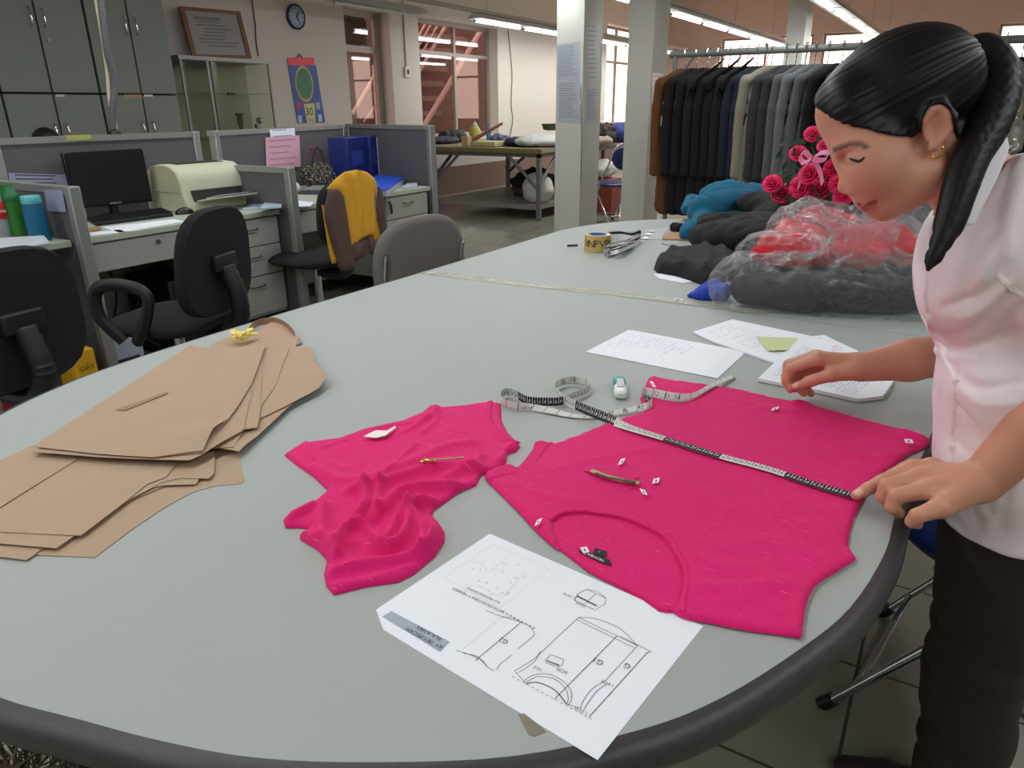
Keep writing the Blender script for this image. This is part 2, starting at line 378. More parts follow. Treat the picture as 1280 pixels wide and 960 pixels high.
# outdoor cooling unit
p = X(438, 33, -7.6); a = thing('air_conditioner_unit', 'outdoor air conditioner unit with round fan grille seen through the door transom', 'air conditioner', (-7.7, p.y, p.z-.3))
MB().bb((-7.95, p.y-.7, p.z-.3), (-7.55, p.y+.28, p.z+.3)).build('casing', mat('ac casing', (120, 112, 104), .6), a, bevel=.02)
g = MB()
for rr in (.05, .1, .15, .2, .24): g.tube([(-7.53, p.y+rr*cos(t), p.z+rr*sin(t)) for t in np.linspace(0, 2*pi, 25)[:-1]], .008, 6, closed=True)
for t in range(8): g.tube([(-7.535, p.y, p.z), (-7.535, p.y+.24*cos(t*pi/4), p.z+.24*sin(t*pi/4))], .006, 6)
g.build('fan_grille', mat('ac grille', (60, 56, 52), .5), a)
# ============================================================ LIGHT
LP = 7.6
wd = bpy.data.worlds.new('daylight'); SC.world = wd; wd.use_nodes = True; bg = wd.node_tree.nodes['Background']
bg.inputs[0].default_value = (1, 1, 1, 1); bg.inputs[1].default_value = 4.0
MB().bb((-7.14, -3.2, 0), (3.6, -3, CEIL)).build('wall_back', m_wall, kind='structure', smooth=0)
MB().bb((3.4, -3, 0), (3.6, YF, CEIL)).build('wall_right', m_wall, kind='structure', smooth=0)
m_tube = mat('lit tube', (240, 246, 255), .4, emis=14); m_fix = mat('lamp housing', (196, 200, 190), .5); m_dead = mat('unlit tube', (190, 195, 185), .4)
def lampfix(c, L=1.22, lit=True, power=12.0, name='tube_lamp', label='', group=None):
    t = thing(name, label, 'lamp', (c[0], c[1], c[2]-.06), 0, group)
    MB().add([(c[0]-.03, c[1]-L/2, c[2]+.05), (c[0]+.03, c[1]-L/2, c[2]+.05), (c[0]+.12, c[1]-L/2, c[2]-.02), (c[0]-.12, c[1]-L/2, c[2]-.02),
              (c[0]-.03, c[1]+L/2, c[2]+.05), (c[0]+.03, c[1]+L/2, c[2]+.05), (c[0]+.12, c[1]+L/2, c[2]-.02), (c[0]-.12, c[1]+L/2, c[2]-.02)],
             [(0, 1, 2, 3), (7, 6, 5, 4), (0, 4, 5, 1), (1, 5, 6, 2), (2, 6, 7, 3), (3, 7, 4, 0)]).build('reflector', m_fix, t, smooth=0)
    MB().cyl((c[0], c[1]-L/2+.03, c[2]-.045), (c[0], c[1]+L/2-.03, c[2]-.045), .018, n=10).build('tube', m_tube if lit else m_dead, t)
    for s_ in (-1, 1): MB().cyl((c[0], c[1]+s_*(L/2-.005), c[2]-.045), (c[0], c[1]+s_*(L/2-.03), c[2]-.045), .02, n=10).build('lamp_socket', m_dead, t)
    if lit:
        ld = bpy.data.lights.new('lamp_light', 'AREA'); ld.shape = 'RECTANGLE'; ld.size = .10; ld.size_y = L-.1; ld.energy = power; ld.color = (.97, 1.0, 1.0); lo_ = bpy.data.objects.new('lamp_light', ld); COL.objects.link(lo_); lo_.parent = t; lo_.location = (0, 0, -.012)
    return t
zl = 2.42
m_chan = mat('lamp rail', (150, 146, 136), .5)
for xr, y0, y1, pos in ((-6.0, 6.0, 17.5, 'by the window wall'), (-3.55, 6.9, 17.5, 'over the passage between the pillars'), (-1.75, 8.6, 17.5, 'above the rack of jackets')):
    o = MB(); [o.cyl((xr, yv, zl+.09), (xr, yv, CEIL), .005, n=6) for yv in np.arange(y0+.6, 17.4, 2.6)]; o.bb((xr-.035, y0, zl+.056), (xr+.035, y1, zl+.10)).build('lamp_rail', m_chan, smooth=0, label='long grey hanging rail carrying tube lamps '+pos, cat='rail')
yy = 9.5
lampfix((-6.05, 7.05, 2.38), 1.5, False, label='unlit grey tube lamp fixture nearest the wall clock')
while yy < 17: lampfix((-6.0, yy, zl), label='lit white tube lamp hanging in the row beside the window wall', group='tube lamps along the window wall'); yy += 1.3
yy = 7.75
while yy < 17: lampfix((-3.55, yy, zl), label='lit white tube lamp hanging in the row behind the pillars', group='tube lamps behind the pillars'); yy += 1.3
yy = 9.9
while yy < 17: lampfix((-1.75, yy, zl), label='lit white tube lamp hanging in the row above the jackets and the woman', group='tube lamps above the jackets'); yy += 1.3
yy = -1.9
while yy < 7.0: lampfix((-1.45, yy, zl), label='lit white tube lamp hanging over the big table, above the frame', group='tube lamps over the big table', power=LP); yy += 1.35
yy = -1.9
while yy < 4.0: lampfix((1.15, yy, zl), label='lit white tube lamp hanging behind the woman, above the frame', group='tube lamps behind the woman', power=LP*.85); yy += 1.35
yy = -1.9
while yy < 6.4: lampfix((-3.55, yy, zl), label='added fill tube lamp over the office chairs, unseen above the frame', group='added fill tube lamps over the office chairs', power=LP*.85); yy += 1.35  # added unseen lamp row, fill light for the cubicles and left wall
o = MB(); [o.cyl((-1.45, yv, zl+.09), (-1.45, yv, CEIL), .005, n=6) for yv in np.arange(-1.5, 7, 2.6)]; o.bb((-1.45-.035, -2.6, zl+.056), (-1.45+.035, 7.3, zl+.10)); o.build('lamp_rail', m_chan, smooth=0, label='long grey hanging rail carrying tube lamps over the big table', cat='rail')
# ============================================================ THE BIG TABLE
m_top = mat('grey laminate', (164, 169, 166), .5, spec=.35, var=.025, vscale=5, bump=.05, bscale=400); m_edge = mat('dark rubber edging', (58, 56, 58), .45, bump=.1, bscale=80); m_leg = mat('dark table leg', (60, 58, 56), .5)
TZ = .75; CX, RX = -.742, .782; YN, YM, YFR = .985, 1.93, 2.875
NEAR = [(.040, YM), (.042, 1.60), (.035, 1.32), (.008, 1.02), (.003, .89), (-.019, .755), (-.055, .655), (-.105, .55), (-.158, .474), (-.242, .391), (-.34, .325), (-.432, .275), (-.52, .243), (-.606, .219), (-.70, .194), (-.80, .184), (-.92, .192), (-1.05, .222), (-1.18, .278), (-1.31, .372), (-1.40, .468), (-1.455, .56), (-1.493, .66), (-1.522, .79), (-1.535, 1.0), (-1.535, 1.385), (-1.524, YM)]
NEAR = [(v.x, v.y) for v in catmull([(x, y, 0) for x, y in NEAR], 4)]
def edge_path(sgn):
    c = YFR
    if sgn < 0: return NEAR
    return [(CX+RX, YM)]+[(CX+RX*cos(pi*i/48), c+sgn*RX*sin(pi*i/48)) for i in range(49)]+[(CX-RX, YM)]
for sgn, lab in ((-1, 'large grey laminate table half with dark rubber edge, carrying the pink tops'), (1, 'far half of the grey laminate table, carrying tape roll and garment pile')):
    t = thing('work_table', lab, 'table', (CX, YM+sgn*.8, 0))
    ep = edge_path(sgn); gap = .0015*sgn
    poly = [(x, y+(gap if abs(y-YM) < 1e-6 else 0)) for x, y in ep]
    if sgn > 0: pass
    else: poly = poly[::-1]
    MB().prism(poly, TZ-.028, TZ).build('tabletop', m_top, t, smooth=0)
    e = MB(); prof = [(-.0005, -.0002), (.006, -.0004), (.016, -.004), (.021, -.014), (.021, -.026), (.016, -.037), (.004, -.041), (-.0005, -.041)]; vs = []
    n = len(ep); k = len(prof)
    for i, p in enumerate(ep):
        a, c = ep[max(i-1, 0)], ep[min(i+1, n-1)]; d = Vector((c[0]-a[0], c[1]-a[1])).normalized(); nn = Vector((d.y, -d.x))*(-sgn)*-1
        if (Vector(p)-Vector((CX, YM))).dot(nn) < 0: nn = -nn
        for u, v in prof: vs.append((p[0]+nn.x*u, p[1]+nn.y*u, TZ+v))
    e.add(vs, [(i*k+j, i*k+(j+1) % k, (i+1)*k+(j+1) % k, (i+1)*k+j) for i in range(n-1) for j in range(k)]); e.build('edge_band', m_edge, t, smooth=60)
    for sx in (-1, 1):
        for yy in ((YN+.05, YM-.08) if sgn < 0 else (YM+.08, YFR-.05)):
            MB().bb((CX+sx*.42-.025, yy-.025, 0), (CX+sx*.42+.025, yy+.025, TZ-.028)).build('leg', m_leg, t, bevel=.004)
        MB().bb((CX+sx*.42-.012, min(YN, YM) if sgn < 0 else YM+.1, TZ-.09), (CX+sx*.42+.012, YM-.1 if sgn < 0 else YFR, TZ-.028)).build('apron', m_leg, t, smooth=0)
# ============================================================ PINK TOPS
def fabric(name, rgb, streak=None, sdir=(1, 0), rough=.85, var=.04, bump=.15, bscale=900):
    m = mat(name, rgb, rough, var=var, vscale=30, bump=bump, bscale=bscale, sheen=.03); nt, b = nodes_of(m)
    if streak:
        tc = nt.nodes.new('ShaderNodeNewGeometry'); mp = nt.nodes.new('ShaderNodeMapping'); mp.inputs['Rotation'].default_value = (0, 0, -atan2(sdir[1], sdir[0])); mp.inputs['Scale'].default_value = (55, 620, 55)
        mp2 = nt.nodes.new('ShaderNodeMapping'); mp2.inputs['Rotation'].default_value = (0, 0, -atan2(sdir[1], sdir[0]))
        nt.links.new(tc.outputs['Position'], mp2.inputs['Vector']); mp2.inputs['Scale'].default_value = (55, 620, 55)
        n = nt.nodes.new('ShaderNodeTexNoise'); n.inputs['Scale'].default_value = 1; n.inputs['Detail'].default_value = 1; nt.links.new(mp2.outputs[0], n.inputs['Vector'])
        r = nt.nodes.new('ShaderNodeMapRange'); r.inputs['From Min'].default_value = .71; r.inputs['From Max'].default_value = .77; r.inputs['To Max'].default_value = .75; nt.links.new(n.outputs['Fac'], r.inputs['Value'])
        mx = nt.nodes.new('ShaderNodeMix'); mx.data_type = 'RGBA'; src = b.inputs['Base Color'].links[0].from_socket
        nt.links.new(src, mx.inputs[6]); mx.inputs[7].default_value = (*lin(streak), 1); nt.links.new(r.outputs[0], mx.inputs[0]); nt.links.new(mx.outputs[2], b.inputs['Base Color'])
    return m
a_, b_ = Z(700, 560, TZ), Z(742, 570, TZ)
m_pinkf = fabric('pink slub jersey', (222, 6, 110), (240, 120, 170), (b_.x-a_.x, b_.y-a_.y)); m_pinkb = fabric('pink rib', (220, 6, 108)); m_cream = mat('cream cloth tag', (240, 236, 228), .8); m_tag = mat('black woven label', (24, 24, 32), .7)
m_brass = mat('brass', (186, 168, 120), .45, metal=.2, bump=.3, bscale=1500); m_dkmetal = mat('dark zip', (84, 74, 50), .4, metal=.3)
m_wpap = mat('white paper', (238, 243, 250), .7, var=.02); m_red = mat('red print', (190, 50, 60), .6); m_ink = mat('printed ink', (70, 74, 84), .7); m_black = mat('black ink', (18, 18, 20), .6)
def zz(scale, ox, oy, pts): return [(ox+u/scale, oy+v/scale) for u, v in pts]
def ridge(P, lst, z=TZ):
    h = np.zeros(len(P))
    for pix, H, w in lst:
        pl = np.array([tuple(v)[:2] for v in catmull([Z(a, b, z) for a, b in pix], 5)]); h += H*np.exp(-(seg_dist(P, pl, False)/w)**2)
    return h
OUT = [(606, 600), (608, 593), (622, 588), (637, 583), (648, 587), (657, 577), (666, 565), (669, 555), (680, 555), (692, 557), (702, 554), (726, 545), (750, 535), (780, 525), (806, 517), (800, 500), (806, 486), (811, 474), (817, 472), (830, 476), (860, 480), (922, 489), (972, 501), (991, 505), (1002, 503), (1014, 509), (1085, 529), (1130, 540), (1139, 542), (1158, 548), (1164, 555), (1158, 561), (1137, 570), (1116, 585), (1100, 599), (1085, 617), (1076, 632), (1067, 650), (1062, 668), (1059, 687), (1069, 702), (1044, 718), (1027, 728), (1017, 737), (1010, 750), (1006, 765), (1004, 780), (1001, 801), (972, 796), (940, 792), (916, 788), (885, 781), (860, 777), (849, 773)]
HOLE = [(841, 768), (846, 758), (853, 735), (852, 715), (838, 687), (825, 674), (800, 661), (775, 652), (750, 648), (725, 645), (702, 648), (692, 656), (694, 670), (702, 686)]
OUT2 = [(697, 690), (686, 681), (675, 671), (663, 659), (650, 644), (637, 631), (625, 619), (614, 608)]
big = thing('sleeveless_top', 'large bright pink sleeveless top spread flat under the tape measure', 'top', Z(860, 620, TZ+.0008))
z0 = TZ+.0012
def h_big(P, d):
    w = nz(P, 9, 1)*.0016+nz(P, 22, 3)*.0007
    w += ridge(P, [([(880, 740), (930, 742), (975, 735)], .004, .012), ([(905, 760), (945, 755), (975, 770)], .003, .01), ([(700, 590), (760, 575), (820, 565)], .0018, .012), ([(640, 610), (680, 625), (720, 632)], .002, .012),
        ([(870, 700), (900, 715), (940, 715)], .002, .012), ([(950, 515), (1000, 520), (1040, 520)], .003, .012), ([(996, 508), (1008, 512)], .007, .012), ([(1130, 546), (1150, 554)], .008, .010), ([(830, 486), (900, 500), (960, 512)], .0015, .008),
        ([(820, 600), (900, 640), (960, 640)], .001, .02), ([(880, 560), (960, 590), (1030, 610)], .001, .02), ([(738, 607), (770, 614), (800, 612)], .0012, .012), ([(1040, 560), (1080, 575), (1120, 572)], .003, .012), ([(900, 690), (960, 680), (1010, 700)], .0016, .014)])
    return w*np.clip(d/.012, 0, 1)
cushion('front_panel', zlist(OUT+HOLE+OUT2, TZ), h_big, z0+.0015, m_pinkf, big, step=.0062, edge=.007, thick=.0045)
cushion('back_panel', zlist([(860, 772), (841, 767), (824, 765.5), (804, 751), (769, 734), (735, 716), (701, 690), (686, 676), (680, 655), (700, 638), (750, 638), (810, 650), (860, 690), (868, 735)], TZ), lambda P, d: (nz(P, 12, 5)*.0008)*np.clip(d/.01, 0, 1), z0, m_pinkf, big, step=.006, edge=.004, thick=.002)
def band(name, pix, z, parent, w=.009, th=.0018, m=m_pinkb, side=1):
    pl = [np.array(tuple(v)[:2]) for v in catmull([Z(a, b, TZ) for a, b in pix], 5)]; L, R_ = [], []
    for i, p in enumerate(pl):
        t = pl[min(i+1, len(pl)-1)]-pl[max(i-1, 0)]; t = t/np.hypot(*t); nn = np.array([-t[1], t[0]])*side; L.append(p); R_.append(p+nn*w)
    poly = L+R_[::-1]
    return cushion(name, [tuple(p) for p in poly], lambda P, d: 0*d, z, m, parent, step=.0035, edge=.002, thick=th)
band('neckband', [(848, 770), (850, 752), (854, 735), (852, 715), (838, 687), (825, 674), (800, 661), (775, 652), (750, 648), (725, 645), (702, 648), (691, 656)], z0+.0058, big, .0085, .0016, side=-1)
band('neckband', [(836, 768.5), (824, 764), (804, 750), (769, 733), (735, 716), (703, 690)], z0+.0015, big, .0075, .0016, side=-1)
cushion('sleeve_band', zlist([(1059, 687), (1069, 702), (1044, 718), (1027, 728), (1017, 737), (1010, 750), (1006, 765), (1004, 780), (1001, 801), (974, 796), (977, 775), (980, 755), (986, 734), (999, 715), (1029, 697)], TZ), lambda P, d: 0*d, z0+.0035, m_pinkb, big, step=.005, edge=.003, thick=.0035)
cushion('sleeve_band', zlist([(648, 587), (657, 577), (666, 565), (669, 555), (680, 555), (692, 557), (684, 567), (676, 580), (661, 594), (650, 600)], TZ), lambda P, d: 0*d, z0+.0035, m_pinkb, big, step=.005, edge=.003, thick=.0035)
cushion('sleeve_band', zlist([(606, 600), (608, 593), (622, 588), (637, 583), (648, 590), (650, 600), (632, 600), (618, 604), (612, 607)], TZ), lambda P, d: 0*d, z0+.0035, m_pinkb, big, step=.005, edge=.003, thick=.0035)
UPV = Vector((0, 0, 1))
# pocket with zip
zt_ = z0+.0098
pk = cushion('pocket_flap', zlist([(728, 594), (742, 587), (770, 597), (799, 603), (790, 614), (770, 610), (748, 603)], TZ), lambda P, d: 0*d, zt_-.0016, m_pinkb, big, step=.004, edge=.002, thick=.0018)
MB().strip([Z(a, b, zt_+.0014) for a, b in ((739, 588), (755, 594.5), (775, 600), (799, 604))], .0095, UPV).build('zip_tape', m_brass, big, smooth=0, solid=.0008)
MB().strip([Z(a, b, zt_+.0026) for a, b in ((744, 591.5), (760, 597), (792, 602.5))], .0035, UPV).build('zip_teeth', m_dkmetal, big, smooth=0, solid=.0015)
zb = MB().tube([Z(780, 599.5, zt_+.005), Z(794, 603, zt_+.005)], .0032, 8, flat=.5); zb.build('zip_pull', m_dkmetal, big)
# stickers
def sticker(c, dx, dy, z, arrow=True):
    o = Z(c[0], c[1], z); p = MB(); q = [Z(c[0]+sx*dx[0]+sy*dy[0], c[1]+sx*dx[1]+sy*dy[1], z) for sx, sy in ((-1, -1), (1, -1), (1, 1), (-1, 1))]
    if arrow is not None:
        s_ = p.slab(q, UPV, .0005).build('sticker', m_wpap, big, smooth=0); r = MB()
        r.slab([Z(c[0]+sx*dx[0]*.3+sy*dy[0]*.35, c[1]+sx*dx[1]*.3+sy*dy[1]*.4, z+.0007) for sx, sy in ((-1, -1), (1, -1), (1, 1), (-1, 1))], UPV, .0002).build('arrow_mark', m_red if arrow else m_pinkb, s_, smooth=0)
for c, dx, dy, ar in (((777, 577), (3, -.8), (-2, 3.4), True), ((820, 601), (4, -.7), (-.8, 3), True), ((804.5, 615), (3.2, .8), (1.8, 3.2), True), ((673, 652.5), (3, -1), (-2, 3.6), True), ((816, 480.5), (2.2, .6), (1.8, 3.4), False), ((969, 511), (4.2, -1), (-.6, 1.6), False), ((1136, 551.5), (5, .4), (.8, 2.4), False)):
    sticker(c, dx, dy, z0+.0105 if c[0] < 1100 and c[1] > 520 and c[0] > 700 else z0+.011 if c[0] < 1100 else z0+.0135, ar)
sticker((731, 687.5), (4, -.6), (1.6, 3.4), z0+.0045, True)
nl = MB().slab([Z(a, b, z0+.0036) for a, b in ((722, 689), (729, 689), (764, 706), (760, 704.5))][:2]+[Z(762, 700, z0+.0036), Z(765, 707, z0+.0036), Z(752, 703.5, z0+.0036)], UPV, .0006).build('neck_label', m_tag, big, smooth=0)
MB().slab([Z(a, b, z0+.0036) for a, b in ((744, 685), (759, 690), (757, 697), (741, 692))], UPV, .0006).build('size_label', m_tag, big, smooth=0)
xd = Z(727, 690, TZ)-Z(758, 703, TZ); yd = UPV.cross(xd)
text('label_lettering', 'TRYHEAT', .0068, Z(743, 696.2, z0+.0043), xd, yd, m_cream, big); text('size_lettering', 'L', .004, Z(749, 690, z0+.0043), xd, yd, m_cream, big)
# crumpled top
sm = thing('sleeveless_top', 'smaller crumpled bright pink top with brass zip and white neck tag', 'top', Z(500, 610, TZ+.0008))
SO = [(356, 570), (362, 566), (384, 552), (388, 555), (424, 550), (457, 538), (503, 528), (527, 518), (537, 509), (547, 508), (554, 511), (580, 509), (607, 505), (626, 506), (627, 527), (634, 541), (648, 556), (650, 560), (645, 566), (634, 569), (633, 579), (626, 586), (602, 595), (595, 608), (573, 617), (560, 627), (544, 637), (540, 646), (548, 654), (556, 667), (556, 678), (544, 697), (518, 719), (498, 729), (457, 735), (417, 745), (408, 734), (405, 719), (409, 702), (398, 689), (375, 675), (375, 670), (388, 662), (372, 661), (357, 661), (354, 652), (362, 642), (392, 630), (410, 614), (392, 597), (369, 581)]
def h_sm(P, d):
    L = [([(600, 592), (550, 590), (510, 600), (470, 612), (440, 620)], .016, .011), ([(575, 614), (535, 616), (500, 622), (478, 645)], .018, .0085), ([(548, 634), (520, 638), (500, 655), (488, 680)], .020, .0075), ([(455, 612), (458, 635), (445, 655)], .018, .007), ([(475, 612), (472, 635), (470, 655)], .018, .006),
         ([(420, 700), (428, 675), (450, 662), (463, 668), (476, 690), (500, 688), (512, 662), (508, 640)], .022, .0075), ([(412, 725), (460, 712), (510, 704), (540, 685), (550, 665)], .014, .007), ([(405, 640), (402, 665), (412, 690)], .016, .010), ([(525, 700), (528, 670), (520, 650)], .014, .006), ([(538, 690), (540, 668), (534, 655)], .012, .005),
         ([(418, 738), (470, 728), (515, 714)], .006, .005), ([(362, 655), (375, 648), (392, 640)], .014, .007), ([(380, 673), (395, 680)], .012, .006), ([(392, 590), (430, 606), (470, 600), (520, 580), (560, 562), (590, 558)], .008, .012), ([(520, 560), (500, 580), (475, 606)], .006, .006), ([(505, 545), (530, 530), (545, 518)], .006, .006), ([(380, 562), (400, 580), (430, 590)], .004, .01),
         ([(470, 540), (520, 532), (538, 525)], .005, .005), ([(545, 512), (545, 530), (530, 545)], .006, .005), ([(609, 512), (612, 535), (632, 556)], .005, .004), ([(640, 560), (625, 580)], .008, .007), ([(560, 600), (590, 590), (600, 575)], .008, .008), ([(430, 555), (400, 565)], .004, .006), ([(388, 560), (392, 580)], .003, .004)]
    v = [([(462, 658), (466, 675)], -.012, .008), ([(440, 690), (460, 700), (490, 700)], -.006, .008)]
    w = ridge(P, L)*.8+ridge(P, v)+nz(P, 25, 2)*.0012
    return np.maximum(w, -.003)*np.clip(d/.014, 0, 1)**.7
cushion('body', zlist(SO, TZ), h_sm, z0, m_pinkf, sm, step=.0042, edge=.008, thick=.0055)
band('sleeve_band', [(609, 506), (607, 525), (612, 540), (625, 552), (646, 561)], z0+.006, sm, .011, .003, side=1)
t = MB(); t.slab([Z(a, b, z0+.011) for a, b in ((455, 546), (469, 539), (484, 539), (494, 533), (495, 535), (482, 545), (470, 548))], UPV, .0015).build('neck_tag', m_cream, sm, smooth=0)
zh = z0+.0185
MB().strip([Z(a, b, zh-.002) for a, b in ((526, 577), (545, 575), (565, 574), (580, 572.5))], .0028, UPV).build('zip_teeth', m_brass, sm, smooth=0, solid=.002)
z_ = MB().box(Z(537, 575, zh+.003), (.022, .0065, .003), .25); z_.box(Z(529, 577, zh+.002), (.008, .006, .004), .25); z_.build('zip_pull', mat('shiny brass', (214, 186, 110), .22, metal=1), sm, bevel=.0008)
# ============================================================ SPEC SHEET
paper = [(612, 667), (879, 782.5), (747, 950), (479, 787), (470, 762)]
sp_ = thing('spec_sheet', 'white paper sheet with printed garment measurement drawings hanging over the table edge', 'paper', Z(670, 800, TZ+.0002))
PZ = TZ+.0004
C0 = np.array(Z(640, 800, TZ))[:2]
sheet('paper', zlist(paper, PZ), lambda P: np.full(len(P), PZ-.0003), m_wpap, sp_, step=.02, t=.0003)
g5 = lambda pts: [Z(460+u/2.909, 660+v/2.909, PZ+.0003) for u, v in pts]
dr = MB()
def ln(*pts, w=.0006): dr.strip(g5(pts), w, UPV)
def arc(*pts, w=.0006): dr.strip(catmull(g5(pts), 6), w, UPV)
ln((765, 325), (635, 447)); arc((635, 447), (600, 478), (533, 520)); arc((625, 455), (600, 490), (548, 525)); ln((533, 520), (565, 555)); ln((628, 447), (620, 460))
ln((765, 325), (980, 428)); ln((758, 333), (972, 437)); arc((765, 325), (830, 330), (915, 365), (980, 428)); ln((980, 428), (862, 556)); ln((906, 392), (678, 622), w=.0008); ln((1016, 452), (803, 688), w=.0008)
arc((862, 556), (815, 585), (785, 625), (772, 655)); arc((868, 567), (830, 595), (800, 635), (785, 660)); ln((1016, 452), (1030, 450)); ln((915, 392), (1030, 450))
arc((567, 556), (600, 535), (650, 530), (700, 550), (735, 585), (740, 620), (728, 645)); arc((575, 560), (620, 540), (680, 550), (718, 585), (728, 620), (722, 640)); arc((575, 565), (620, 562), (680, 590), (722, 640), w=.0012); ln((567, 556), (575, 566)); ln((722, 640), (772, 655)); 
for i in range(17): ln((525+i*17.5, 540+i*9.4), (533+i*17.5, 544.5+i*9.4))
ln((665, 460), (712, 478), (706, 497), (695, 506), (648, 490), (645, 480), (665, 460)); ln((650, 482), (697, 500), w=.0016)
ln((795, 222), (865, 255), (862, 275), (826, 298), (752, 264), (762, 240), (795, 222)); ln((760, 247), (832, 283), w=.0022); arc((795, 222), (835, 232), (865, 255)); ln((828, 238), (790, 275)); ln((750, 262), (822, 296)); ln((764, 240), (748, 262))
ln((557, 342), (390, 482), w=.0008); arc((430, 300), (490, 322), (557, 342)); 
for i in range(9): ln((488+i*14, 303+i*7.4), (494+i*14, 306+i*7.4), w=.0014)
arc((557, 342), (590, 360), (607, 388)); arc((557, 342), (520, 325), (485, 325)); arc((320, 445), (370, 460), (410, 480), (438, 508)); arc((345, 455), (400, 468), (438, 508)); ln((438, 508), (460, 520)); ln((522, 462), (500, 480)); arc((500, 480), (480, 495), (468, 515)); ln((607, 388), (545, 440))
dr.build('printed_drawing', m_ink, sp_, smooth=0)
dr = MB()
ln((455, 60), (275, 180), (480, 290), (660, 150), (455, 60), w=.0003); ln((485, 325), (345, 440), w=.0003); arc((370, 120), (420, 135), (440, 160), (500, 110), w=.0003); ln((455, 150), (575, 160), (480, 260), w=.0003); arc((350, 210), (400, 210), (440, 230), (480, 250), w=.0003)
random.seed(3)
for _ in range(26): u, v = random.uniform(350, 570), random.uniform(120, 250); ln((u, v), (u+5, v+2), w=.0012)
dr.build('printed_drawing', mat('faint grey ink', (170, 172, 180), .7), sp_, smooth=0)
MB().slab(g5([(85, 302), (297, 414), (262, 450), (52, 322)]), UPV, .0001).build('title_block', mat('grey print', (166, 174, 186), .7), sp_, smooth=0)
xd = Z(460+85/2.909, 660+302/2.909, TZ)-Z(460+297/2.909, 660+414/2.909, TZ); yd = UPV.cross(xd)
P5 = lambda u, v: Z(460+u/2.909, 660+v/2.909, PZ+.0005)
lt = MB()
text('t', 'AY TRY-PECAM', .0075, P5(205, 400), xd, yd, None, lt); text('t', 'N.A.A10ES', .0075, P5(222, 382), xd, yd, None, lt)
text('t', 'G', .010, P5(943, 502), xd, yd, None, lt); text('t', 'G1', .010, P5(836, 485), xd, yd, None, lt); text('t', 'G2', .009, P5(493, 410), xd, yd, None, lt)
text('t', '1.5CM', .005, P5(776, 664), xd, yd, None, lt); text('t', '6CM', .006, P5(706, 520), xd, yd, None, lt); text('t', '12.5', .006, P5(618, 512), xd, yd, None, lt); text('t', '12CM', .005, P5(775, 280), xd, yd, None, lt); text('t', '1.5CM', .005, P5(872, 566), xd, yd, None, lt)
text('t', '1.6CM', .005, P5(730, 246), xd, yd, None, lt); text('t', 'VISTA DELANTERA Y TRASERA', .0055, P5(400, 262), xd, yd, None, lt); text('t', 'NO MEDIDAS SAMPLE', .005, P5(420, 245), xd, yd, None, lt)
lt.build('printed_lettering', m_ink, sp_, smooth=0)
# stain and packing tape on the table
m_stain = mat('old tape residue', (128, 122, 102), .6, var=.25, vscale=90)
st_ = cushion('tape_residue', zlist([(648, 893), (655, 892), (672, 905), (683, 915), (668, 921), (661, 919), (655, 908)], TZ), lambda P, d: 0*d, TZ+.0004, m_stain, None, step=.004, edge=.001, thick=.0002, label='brownish patch of old tape residue at the table rim beside the spec sheet', cat='residue')
pt = MB(); pt.strip([Z(a, b, TZ+.0006) for a, b in ((528, 340), (640, 353.5), (760, 366), (880, 380), (960, 392))], .050, UPV)
pt.build('packing_tape_strip', mat('clear packing tape', (176, 176, 160), .12, var=.08, vscale=40, bump=.5, bscale=70), None, smooth=0, solid=.0004, label='clear yellowed packing tape strip along the seam between the two tables', cat='tape')
